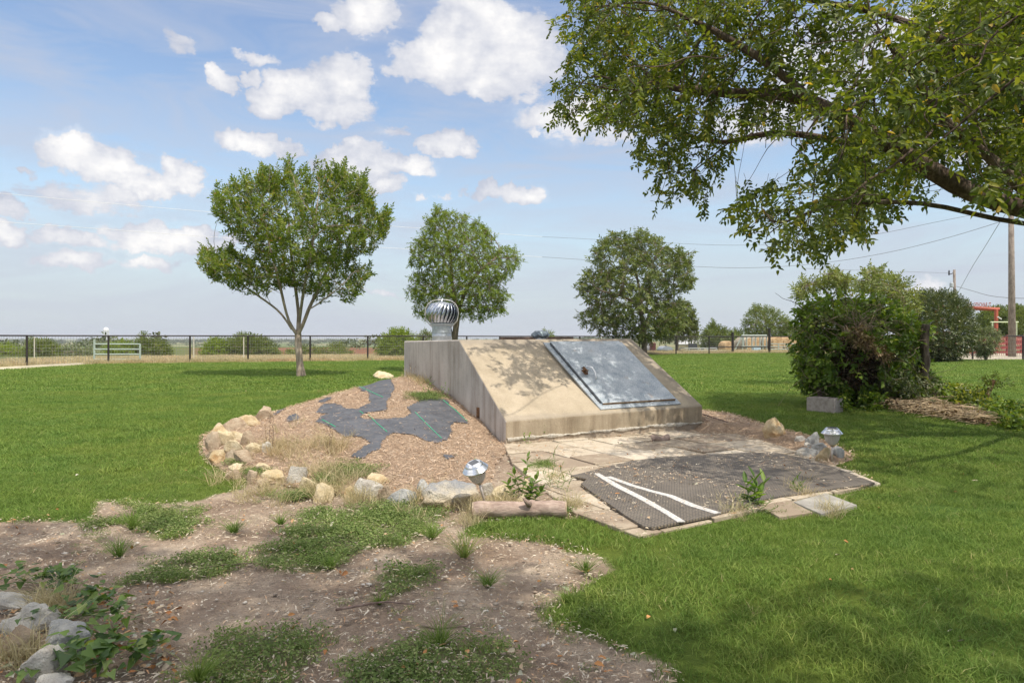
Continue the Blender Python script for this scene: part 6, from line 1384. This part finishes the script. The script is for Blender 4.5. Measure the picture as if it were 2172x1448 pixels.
# hay bales
haym, nb = mat_new('hay'); w1 = nb.noise(nb.obj, 3.0, 6, .7); wv = nb.new('ShaderNodeTexWave'); wv.wave_type = 'RINGS'; wv.rings_direction = 'Y'; wv.inputs['Scale'].default_value = 2.2; wv.inputs['Distortion'].default_value = 3.5; nb.l.new(nb.obj, wv.inputs[0])
nb.l.new(nb.ramp(nb.m('ADD', nb.m('MULTIPLY', w1, .88), nb.m('MULTIPLY', wv.outputs[1], .12)), [(.3,(.22,.13,.06)),(.5,(.42,.28,.14)),(.7,(.58,.43,.24))]), nb.p.inputs['Base Color']); nb.p.inputs['Roughness'].default_value = .95; bump(nb, w1, .05, 1)
greyhay = simple('weathered_hay', (.20,.17,.13), (.42,.37,.28), 3, .95, .03)
def bale(px, py0, py1, Y, lab, mat, yaw=0, ln=1.3, grp='round hay bales behind the fence'):
    r = (py1-py0)*Y/F/2; c = P(px, (py0+py1)/2, Y); root = empty('hay_bale', (c.x, Y, c.z-r), lab, 'hay bale', grp); root.rotation_euler = (0,0,yaw)
    mb = MB(); A_ = Matrix.Rotation(math.pi/2, 3, 'X'); mb.lathe([(r*.92,-ln/2),(r,-ln/2+.10),(r*1.01,0),(r,ln/2-.10),(r*.92,ln/2)], (0,0,r), 24, A_, False); mb.build('roll', greyhay if mat == 2 else haym, root, True)
    for sg in (-1, 1): mb = MB(); mb.lathe([(r*.92,0),(r*.5,.03),(.01,.04)], (0, sg*ln/2, r), 24, Matrix.Rotation(-sg*math.pi/2, 3, 'X'), False); mb.build('end', haym, root, True)
BL = [(1540,723,746,70,'pinkish round hay bale standing apart at the left of the hay row',1,.25),(1562,722,744,74,'weathered round bale half hidden behind the taller corner post',2,.2),
 (1578,715,746,66,'large grey green weathered bale at the left end of the hay row',2,.6),(1598,714,742,68,'bale with a grey side inside the pale rack, first from its left end',2,.5),(1618,714,742,68,'bale in the middle of the pale rack',2,.5),(1645,714,742,67,'orange bale end just right of the tall black post',1,.1),(1668,714,742,67,'orange bale end between two other orange ends',1,.05),(1690,715,742,67,'orange bale end nearest the vine thicket',1,.0),(1712,715,742,67,'bale seen through the left edge of the vine thicket',1,.0)]
for px, y0_, y1_, Y, lab, m_, yw in BL: bale(px, y0_, y1_, Y, lab, m_, yw)
# pale pipe rack before the bales
rk = empty('pipe_rack', P(1600, 748, 63), 'pale green pipe rack standing before the hay bales', 'pipe rack'); rk.location.z = 0; Yr = 63.
def pipe(a_, b_, r, mat, name, root): mb = MB(); mb.tube([a_, b_], r, 6); adopt(mb.build(name, mat), root)
gp = plain('pale_green_pipe', (.32,.37,.32), .6)
for py in (711.5, 735): pipe(P(1573,py,Yr), P(1626,py,Yr), .09, gp, 'rail', rk)
for px in (1575,1584,1595,1603,1612,1618,1626): q = P(px,711,Yr); pipe(Vector((q.x,Yr,0)), q, .06, gp, 'upright', rk)
pipe(P(1558,744,Yr), P(1574,712,Yr), .07, gp, 'brace', rk); pipe(P(1577,735,Yr), P(1577,704,Yr), .05, gp, 'upright', rk)
def panel_run(px0, px1, pys, Y, step, mat, lab, name='livestock_panel', r=.05):
    a_ = P(px0, 748, Y); root = empty(name, (a_.x, Y, 0), lab, 'livestock panel')
    for py in pys: pipe(P(px0,py,Y), P(px1,py,Y), r, mat, 'rail', root)
    px = px0
    while px <= px1+.1: q = P(px, pys[0]-1, Y); pipe(Vector((q.x,Y,-.02)), q, r*1.2, mat, 'upright', root); px += step
panel_run(1442, 1520, (738.5,743,747.5), 58, 19.5, pol, 'low pale pipe panels in front of the cream shed')
panel_run(1632, 1708, (729,735,740), 60, 19, gp, 'pale pipe panels in front of the orange bale ends')
bxo_r = empty('water_trough', P(1604, 742, 60.5), 'small pale blue trough under the pipe rack', 'trough'); bxo_r.location.z = 0
trm = plain('pale_blue', (.38,.50,.56), .6); q = P(1604,742,60.5); zt2 = H-(737-HY)/F*60.5
for dx_ in (-.3,.3): bxo('side', trm, bxo_r, (q.x+dx_, 60.5, zt2/2), (.05,.5,zt2))
for dy_ in (-.25,.25): bxo('side', trm, bxo_r, (q.x, 60.5+dy_, zt2/2), (.6,.05,zt2))
# red pens
redp = plain('red_pen_paint', (.30,.065,.06), .6, var=.2); Yp = 45.
pen = empty('red_pen', P(2050, 750, Yp), 'long maroon red livestock pen rails behind the fence at the right edge', 'pen fence'); pen.location.z = 0
for py, hh_ in ((714,.10),(725,.20),(736,.17),(746.5,.15)): a_, b_ = P(1940,py,Yp), P(2330,py,Yp); c_ = (a_+b_)/2; bxo('board', redp, pen, (c_.x, Yp, c_.z), (b_.x-a_.x, .05, hh_))
for px in range(1945, 2330, 37): q = P(px+8, 712, Yp); pipe(Vector((q.x,Yp+.09,-.05)), q+Z*.06+Vector((0,.09,0)), .07, redp, 'post', pen)
mb = MB()
for px in np.arange(1942, 2330, 4.2): q = P(px, 713, Yp+.02); mb.tube([Vector((q.x,Yp-.05,.05)), Vector((q.x,Yp-.05,q.z))], .013, 3, False)
adopt(mb.build('bar_mesh', plain('red_wire', (.34,.09,.08), .6)), pen)
pen2 = empty('red_pen', P(2050, 735, 54), 'second row of paler red pen rails seen through the first', 'pen fence'); pen2.location.z = 0
for py in (719, 729, 739): a_, b_ = P(1950,py,54), P(2330,py,54); c_ = (a_+b_)/2; bxo('board', plain('faded_red', (.42,.16,.13), .7), pen2, (c_.x,54,c_.z), (b_.x-a_.x,.05,.2))
for px in range(1960, 2330, 52): q = P(px, 716, 54); bxo('post', redp, pen2, (q.x,54.1,.6), (.14,.1,1.25))
# ranch gateway
arm = plain('gateway_red', (.42,.10,.055), .6); Ya = 62.
ga = empty('ranch_gateway', P(2112, 740, Ya), 'red pipe gateway with cut out lettering seen from behind', 'gateway'); ga.location.z = 0
q = P(2113,656,Ya); pipe(Vector((q.x,Ya,-.1)), q, .17, arm, 'post', ga); q2 = P(1985,650,Ya+2.5); pipe(Vector((q2.x,Ya+2.5,-.1)), q2, .17, arm, 'post', ga); pipe(q2+Vector((-.3,0,0)), q+Vector((.3,-.02,0)), .19, arm, 'beam', ga)
pipe(P(2116,672,Ya-.3), P(2124,677,Ya-.3), .06, plain('pale_bracket', (.6,.6,.55)), 'bracket', ga)
fc = bpy.data.curves.new('lettering', 'FONT'); fc.body = 'TL RANCHITO - TM'; fc.size = .54; fc.extrude = .02; fc.offset = .012; fc.align_x = 'LEFT'
to = bpy.data.objects.new('lettering_source', fc); COL.objects.link(to); dg = bpy.context.evaluated_depsgraph_get(); dg.update(); tm = bpy.data.meshes.new_from_object(to.evaluated_get(dg)); COL.objects.unlink(to)
lt = link(bpy.data.objects.new('lettering', tm)); tm.materials.clear(); tm.materials.append(arm); xs_ = [v_.co.x for v_ in tm.vertices]; wl = max(xs_)-min(xs_)
pr, pl_ = P(2097,653.3,Ya+.35), P(2048,650.8,Ya+1.3); sc_ = (pr-pl_).length/wl; lt.scale = (sc_, .98, 1); lt.rotation_euler = (math.radians(90), 0, math.atan2(pl_.y-pr.y, pl_.x-pr.x)); lt.location = pr+Vector((0,-.3,.13)); adopt(lt, ga)
# pale green pipe frame
gf = empty('pipe_frame', P(2106, 740, 56), 'pale green pipe frame crossing in front of the trees at right', 'pipe frame'); gf.location.z = 0; ygp = plain('yellow_green_pipe', (.50,.56,.34), .6)
pipe(P(2101,683,56), P(2160,683,56), .06, ygp, 'crossbar', gf)
for px in (2105, 2156): q = P(px,683,56); pipe(Vector((q.x,56,-.05)), q, .06, ygp, 'upright', gf)
# utility poles
polem = bark_mat('pole_wood', (.12,.095,.075), (.24,.20,.17), (.36,.32,.27), .35, .01)
Yu = 43.; pb = P(2147, 716, Yu); up_ = empty('utility_pole', (pb.x, Yu, 0), 'tall grey wooden utility pole near the right edge', 'utility pole', 'wooden utility poles')
tp2 = P(2144.5, 438, Yu); mb = MB(); mb.tube([Vector((pb.x,Yu,-.2)), Vector((pb.x*.5+tp2.x*.5,Yu,tp2.z*.5)), tp2], [.215,.175,.14], 14); adopt(mb.build('pole', polem, None, True), up_)
bxo('crossarm', polem, up_, (tp2.x, Yu-.16, tp2.z-.35), (1.9,.1,.12))
for dx_ in (-.8,.8): mb = MB(); mb.lathe([(.03,0),(.06,.04),(.06,.09),(.03,.13)], (tp2.x+dx_,Yu-.16,tp2.z-.29), 8); adopt(mb.build('insulator', greym), up_)
Yq = 88.; qb = P(2027, 716, Yq); u2 = empty('utility_pole', (qb.x, Yq, 0), 'smaller distant utility pole with a transformer above the glossy bush', 'utility pole', 'wooden utility poles')
tq = P(2024, 572, Yq); mb = MB(); mb.tube([Vector((qb.x,Yq,-.2)), tq], [.2,.15], 10); adopt(mb.build('pole', polem, None, True), u2)
pipe(P(2025,578,Yq), P(2014,582,Yq), .05, darkv, 'arm', u2); mb = MB(); mb.lathe([(.03,0),(.10,.1),(.10,.5),(.03,.7)], P(2013,584,Yq), 8); adopt(mb.build('insulator', winm), u2)
pipe(P(2025,603,Yq), P(2015,603,Yq), .05, darkv, 'arm', u2)
trp = P(2018.5, 609.5, Yq); mb = MB(); mb.lathe([(.20,0),(.24,.05),(.24,.52),(.20,.58)], trp-Z*.0, 14); mb.lathe([(.03,.58),(.05,.62),(.03,.75)], trp+Vector((-.1,0,0)), 6); adopt(mb.build('transformer', plain('transformer_grey', (.42,.45,.46), .5)), u2)
wm_ = plain('cable', (.16,.16,.17), .5); wl_sunlit = plain('sunlit_painted_cable', (.75,.75,.74), .4)  # white spans carry sunlight in their colour; the same lines continue dark
def cable(pts, r, lab, mat):
    w = [P(*q) for q in pts]; out_ = []
    for i in range(len(w)-1):                      # smooth it
        p0_, p1_, p2_, p3_ = w[max(i-1,0)], w[i], w[i+1], w[min(i+2, len(w)-1)]
        for k in range(8):
            t_ = k/8; out_.append(.5*((2*p1_)+(p2_-p0_)*t_+(2*p0_-5*p1_+4*p2_-p3_)*t_*t_+(3*p1_-p0_-3*p2_+p3_)*t_**3))
    out_.append(w[-1]); c_ = sum(out_, Vector())/len(out_); mb = MB(); mb.tube(out_, r, 4); mb.v = [tuple(Vector(v_)-c_) for v_ in mb.v]; o = mb.build('overhead_cable', mat); o.location = c_; tag(o, lab, 'cable', 'overhead cables')
cable([(-80,402,66),(0,410,66),(230,431,67),(450,450,68),(680,468,69),(900,485,70),(1150,502,70)], .016, 'upper overhead cable with sunlit white painted in, crossing the sky on the left', wl_sunlit)
cable([(1150,502,70),(1430,516,66),(1560,520,62),(1700,516,58),(1850,498,52),(2000,468,47),(2144,440,43.5)], .013, 'upper thin cable sagging across the sky to the big pole', wm_)
cable([(-80,461,66),(0,470,66),(250,488,67),(500,506,68),(720,520,69),(900,530,70),(1150,545,70)], .016, 'lower overhead cable with sunlit white painted in, crossing the sky on the left', wl_sunlit)
cable([(1150,545,70),(1472,565,64),(1620,567,60),(1757,556,57),(1880,536,53),(2000,507,48),(2110,474,44.5),(2144,460,43.5)], .016, 'lower dark cable sagging under the elm branches to the big pole', wm_)
cable([(2026,632,87.8),(2060,570,74),(2090,522,62),(2118,476,52),(2143,440,43.5)], .022, 'steep dark cable from the small pole up to the big pole', wm_)
cable([(2028,607,87.8),(2060,616,84),(2100,627,80),(2150,632,76),(2230,633,70)], .03, 'dark cable running right from the small pole behind the big pole', wm_)
cable([(1700,569,75),(1850,574,80),(2014,579,87.8)], .016, 'faint thin cable reaching the small pole from the left', wm_)

# ================================================================ WEEDS
stemm = plain('green_stem', (.16,.22,.07), .6); LW = leaf_mat('leaf_weed', [(0,(.06,.12,.02)),(.5,(.13,.23,.04)),(1,(.24,.34,.08))], .45); LWd = leaf_mat('leaf_weed_dark', [(0,(.06,.11,.02)),(.5,(.11,.19,.04)),(1,(.18,.26,.07))], .4)
def weed(lab, stems, lm, L_, W_, n_, name='weed', cat='weed', droop=.1, r=.004, grp=None, stm=None):
    """stems: list of (base px, base py, top px, top py)"""
    b0 = hit(stems[0][0], stems[0][1]); root = empty(name, b0, lab, cat, grp); s = b0.y/F; P_, D_, N_, LL, WW = [], [], [], [], []
    mb = MB()
    for (bx0, by0, tx, ty) in stems:
        b_ = hit(bx0, by0); top = P(tx, ty, b_.y+rnd.uniform(-.04,.04)); mid = (b_+top)/2+Vector((rnd.gauss(0,.012), rnd.gauss(0,.02), 0)); pts = [b_-Z*.01, b_.lerp(mid,.5), mid, mid.lerp(top,.5)+Vector((rnd.gauss(0,.006),0,0)), top]; mb.tube(pts, [r,r*.9,r*.8,r*.6,r*.3], 5, False)
        for i in range(n_):
            f = .12+.88*(i+.5)/n_; c = pts[0].lerp(pts[4], f); th = i*2.4+rnd.uniform(-.5,.5); d_ = Vector((math.cos(th), math.sin(th)*.8, .35+.5*f-droop)); P_.append(c); D_.append(d_+Z*(.8 if i >= n_-2 else 0)); N_.append(Vector((0,0,1))+d_*-.4); sc_ = (1-.45*abs(f-.55)); LL.append(L_*sc_*rnd.uniform(.8,1.15)); WW.append(W_*sc_*rnd.uniform(.8,1.15))
    adopt(mb.build('stem', stm or stemm, None, True), root); adopt(leaf_mesh('leaves', np.array([tuple(v_) for v_ in P_]), np.array([tuple(v_) for v_ in D_]), np.array([tuple(v_) for v_ in N_]), np.array(LL), np.array(WW), R.rand(len(P_)), lm, None, .18), root); return root
weed('leafy green weed with oval leaves standing between the log and the patio', [(1105,1066,1120,966),(1098,1062,1090,1000),(1112,1066,1140,1012),(1120,1064,1128,1030),(1092,1064,1078,1022),(1125,1066,1150,1040)], LWd, .078, .042, 12, r=.004)
weed('broad leaved weed growing at the front edge of the rubber mat', [(1598,1078,1600,1008),(1596,1078,1580,1020),(1600,1078,1622,1018),(1600,1078,1606,1030)], LW, .115, .046, 7, r=.005)
weed('narrow leaved weed right of the broad leaved one at the mat edge', [(1690,1052,1692,1010),(1690,1052,1682,1022),(1692,1052,1702,1026)], LWd, .065, .014, 9, r=.003)
weed('low pale feathery weed spreading below the broad leaved weed', [(1590,1085,1560,1050),(1600,1088,1640,1055),(1600,1090,1575,1068),(1610,1092,1650,1075),(1600,1094,1590,1062),(1615,1094,1668,1085),(1590,1088,1548,1078)], leaf_mat('leaf_pale', [(0,(.14,.18,.08)),(1,(.30,.33,.18))], .3), .045, .009, 16, r=.0025)
weed('small weed with one leafy stem left at the shelter front', [(1118,944,1110,920),(1122,944,1124,918)], LW, .045, .028, 4, r=.002)
weed('small yellowish weed right of the other one at the shelter front', [(1150,938,1156,900),(1150,938,1146,910)], LW, .045, .028, 5, r=.002)
weed('tall grassy weed at the patio left of the mat corner', [(1165,1035,1178,950),(1168,1035,1160,975),(1180,1040,1192,985),(1170,1038,1150,1000),(1200,1048,1212,1000),(1186,1042,1200,1010)], LWd, .07, .008, 9, r=.0022)
weed('dry weedy stalks on the mound beside the shelter wall', [(868,818,862,785),(875,822,880,778),(862,812,850,790),(880,826,890,795),(872,818,870,770)], LD, .035, .012, 9, 'dry_weed', r=.002, stm=drym)
weed('green blade leaved weed on top of the mound at the wall', [(905,838,912,802),(908,838,918,812),(902,838,894,815),(912,838,905,806)], LW, .075, .012, 6, r=.003)
weed('dark leafy sprig at the wall right of the green creeping patch', [(938,842,945,812),(942,842,936,820),(946,845,952,825)], LWd, .035, .022, 7, r=.002)
weed('tall rusty dry stalk rising from the left side of the mound', [(572,958,574,872),(576,958,580,884),(570,958,562,900)], LD, .03, .012, 22, 'dry_weed', r=.003, stm=drym)
weed('rusty dry stalk in front of the lowest fabric patch', [(699,952,699,898),(701,952,705,910)], LD, .025, .012, 14, 'dry_weed', r=.003, stm=drym)
weed('thin bare grey twig standing beside the dry stalk on the fabric', [(749,925,748,900),(749,925,756,908)], LD, .012, .006, 3, 'dry_weed', r=.002, stm=drym)
# creeping green patch on the mound near the wall and others among the rocks
def patch(px, py, rx, ry, n_, mat_col, sc0=.6):
    o_ = []
    for _ in range(n_):
        q = hit(px+rnd.gauss(0, rx*.5), py+rnd.gauss(0, ry*.5)); o_.append((q.x, q.y, q.z+.01))
    return o_
pts_ = patch(905,842,34,9,150,None)+patch(745,1000,50,14,110,None)+patch(620,1055,50,10,70,None)+patch(535,1005,20,8,30,None)+patch(700,1020,30,14,60,None)+patch(1150,990,28,10,50,None)+patch(1185,1085,18,12,40,None)+patch(500,985,16,6,20,None)
scatter('ground_cover', pts_, .5+.8*R.rand(len(pts_)), CD)
# single grass clumps on the bare dirt
def clumpgrass(px, py, hpx, wpx, lab, n_=130, mat=None, seed=1):
    b_ = hit(px, py); s = b_.y/F; o = tuft_mesh('grass_tuft', seed, wpx*s*.16, hpx*s*1.1, .0028, n_, mat or grassm, .95); COL.objects.link(o); o.location = b_; tag(o, lab, 'grass tuft', 'grass tufts on the bare dirt')
for i, a_ in enumerate([(250,1178,44,56,'dense spiky grass tuft on the dirt left of the first green weed patch'),(985,1180,60,50,'tall grass tuft in the middle of the dirt below the log'),(935,1368,52,60,'large grass tuft in the centre foreground above the bottom weed patch'),(1035,1242,34,40,'small grass tuft on the pale dirt right of centre'),(497,1128,32,44,'brownish grass tuft on the dirt above the long weed patch'),(1242,1215,36,10,'thin upright grass blades at the right rim of the dirt'),(915,1142,36,28,'small dark tuft left of the tall tuft below the log'),(595,1112,24,26,'faint grass tuft near the left end of the big weed patch'),(420,1448,60,12,'tall broad blades sticking up at the bottom edge'),(805,1280,22,16,'tiny tuft under the small weed patch in the centre'),(280,1120,44,30,'bushy grass tuft above the spiky tuft at left'),(700,1205,34,50,'grass tuft at the lower right of the big weed patch'),(1205,1275,26,40,'dark low tuft where the dirt meets the right lawn')]): clumpgrass(*a_, seed=70+i)
# foreground vines with heart shaped leaves
VH = leaf_mat('leaf_heart', [(0,(.04,.085,.018)),(.4,(.08,.15,.03)),(.8,(.13,.21,.045)),(1,(.24,.30,.08))], .35, .4)
def heart(name, lab, runs, n_, L_):
    b0 = hit(*runs[0][0]); root = empty(name, b0, lab, 'vine', 'leafy vines in the left foreground'); P_, D_, N_, LL = [], [], [], []; mb = MB()
    for run in runs:
        w = [hit(*q)+Z*(.02+.05*rnd.random()) for q in run]; pts = resample(w, .03); mb.tube([p_+Z*.012*math.sin(i*.9) for i, p_ in enumerate(pts)], .0022, 5, False)
        for i in range(n_):
            c = pts[rnd.randrange(len(pts))]+Vector((rnd.gauss(0,.03), rnd.gauss(0,.03), rnd.uniform(0,.05))); th = rnd.uniform(0,6.28); P_.append(c); D_.append((math.cos(th), math.sin(th), rnd.uniform(-.5,.25))); N_.append((rnd.gauss(0,.45), rnd.gauss(-.25,.4), 1)); LL.append(L_*rnd.uniform(.5,1.2))
    P_, D_, N_, LL = map(np.array, (P_, D_, N_, LL)); D = unit(D_.astype(float)); S = unit(np.cross(D, N_)); N2 = np.cross(S, D); L1_ = LL[:,None]
    # arrowhead leaf outline: notch, lobes, shoulders, tip
    V = np.stack([P_, P_-D*L1_*.13+S*L1_*.20+N2*L1_*.05, P_+D*L1_*.05+S*L1_*.37+N2*L1_*.10, P_+D*L1_*.38+S*L1_*.25+N2*L1_*.07, P_+D*L1_-N2*L1_*.12, P_+D*L1_*.38-S*L1_*.25+N2*L1_*.07, P_+D*L1_*.05-S*L1_*.37+N2*L1_*.10, P_-D*L1_*.13-S*L1_*.20+N2*L1_*.05], 1).reshape(-1,3)
    i = np.arange(len(P_))[:,None]*8; adopt(mb.build('stem', stemm, None, True), root)
    adopt(mesh_np('leaves', V, [np.concatenate([i+np.array([[0,1,2,3]]), i+np.array([[0,5,6,7]])]), np.concatenate([i+np.array([[0,3,4]]), i+np.array([[0,4,5]])])], VH, None, False, {'lv': np.repeat(R.rand(len(P_)), 8)}), root)
heart('vine', 'leafy vine clump at the left edge above the foreground rocks', [[(0,1245),(60,1235),(140,1260)],[(0,1262),(40,1262),(110,1250)],[(120,1275),(135,1235),(150,1262)]], 34, .046)
heart('vine', 'vine running between the white and grey rock and the flat limestone', [[(50,1345),(110,1330),(170,1300),(240,1290)],[(90,1330),(150,1335),(200,1310)],[(160,1285),(200,1280),(240,1300)]], 28, .05)
heart('vine', 'arrow leaved vine trailing right from the white and grey rock', [[(180,1340),(230,1345),(250,1380)],[(200,1360),(215,1400),(230,1440)],[(245,1310),(262,1340),(240,1370)]], 20, .058)
heart('vine', 'vine with large leaves along the bottom edge at left', [[(60,1445),(110,1430),(150,1410)],[(120,1446),(180,1425),(240,1440)],[(150,1395),(180,1440),(210,1450)]], 20, .062)
heart('vine', 'vine sprig reaching toward the bottom weed patch', [[(250,1400),(290,1410),(340,1395),(375,1365)],[(285,1425),(300,1400),(330,1420)]], 24, .06)
# dry leaves among the foreground rocks
q_ = [hit(rnd.uniform(0, 380), rnd.uniform(1250, 1445)) for _ in range(420)]; n = len(q_); Pn = np.array([tuple(v_+Z*.015) for v_ in q_]); tag(leaf_mesh('fallen_leaves', Pn, np.stack([R.normal(size=n), R.normal(size=n), .3*R.normal(size=n)], 1), np.stack([.5*R.normal(size=n), .5*R.normal(size=n), np.ones(n)], 1), .015+.03*R.rand(n), .010+.014*R.rand(n), R.rand(n), fallm, None, .22), kind='stuff')

# ================================================================ HAZE
hz_m = bpy.data.materials.new('haze'); hz_m.use_nodes = True; hz_m.node_tree.nodes.clear(); hb = NB(hz_m.node_tree); ho = hb.new('ShaderNodeOutputMaterial'); hv = hb.new('ShaderNodeVolumePrincipled')
hv.inputs['Color'].default_value = (.86,.90,.96,1); hv.inputs['Density'].default_value = .00018; hv.inputs['Anisotropy'].default_value = .2; hb.l.new(hv.outputs[0], ho.inputs['Volume'])
mb = MB(); mb.box((0, 4500, 16), (14800, 10100, 52)); hz = mb.build('haze', hz_m); tag(hz, kind='stuff')
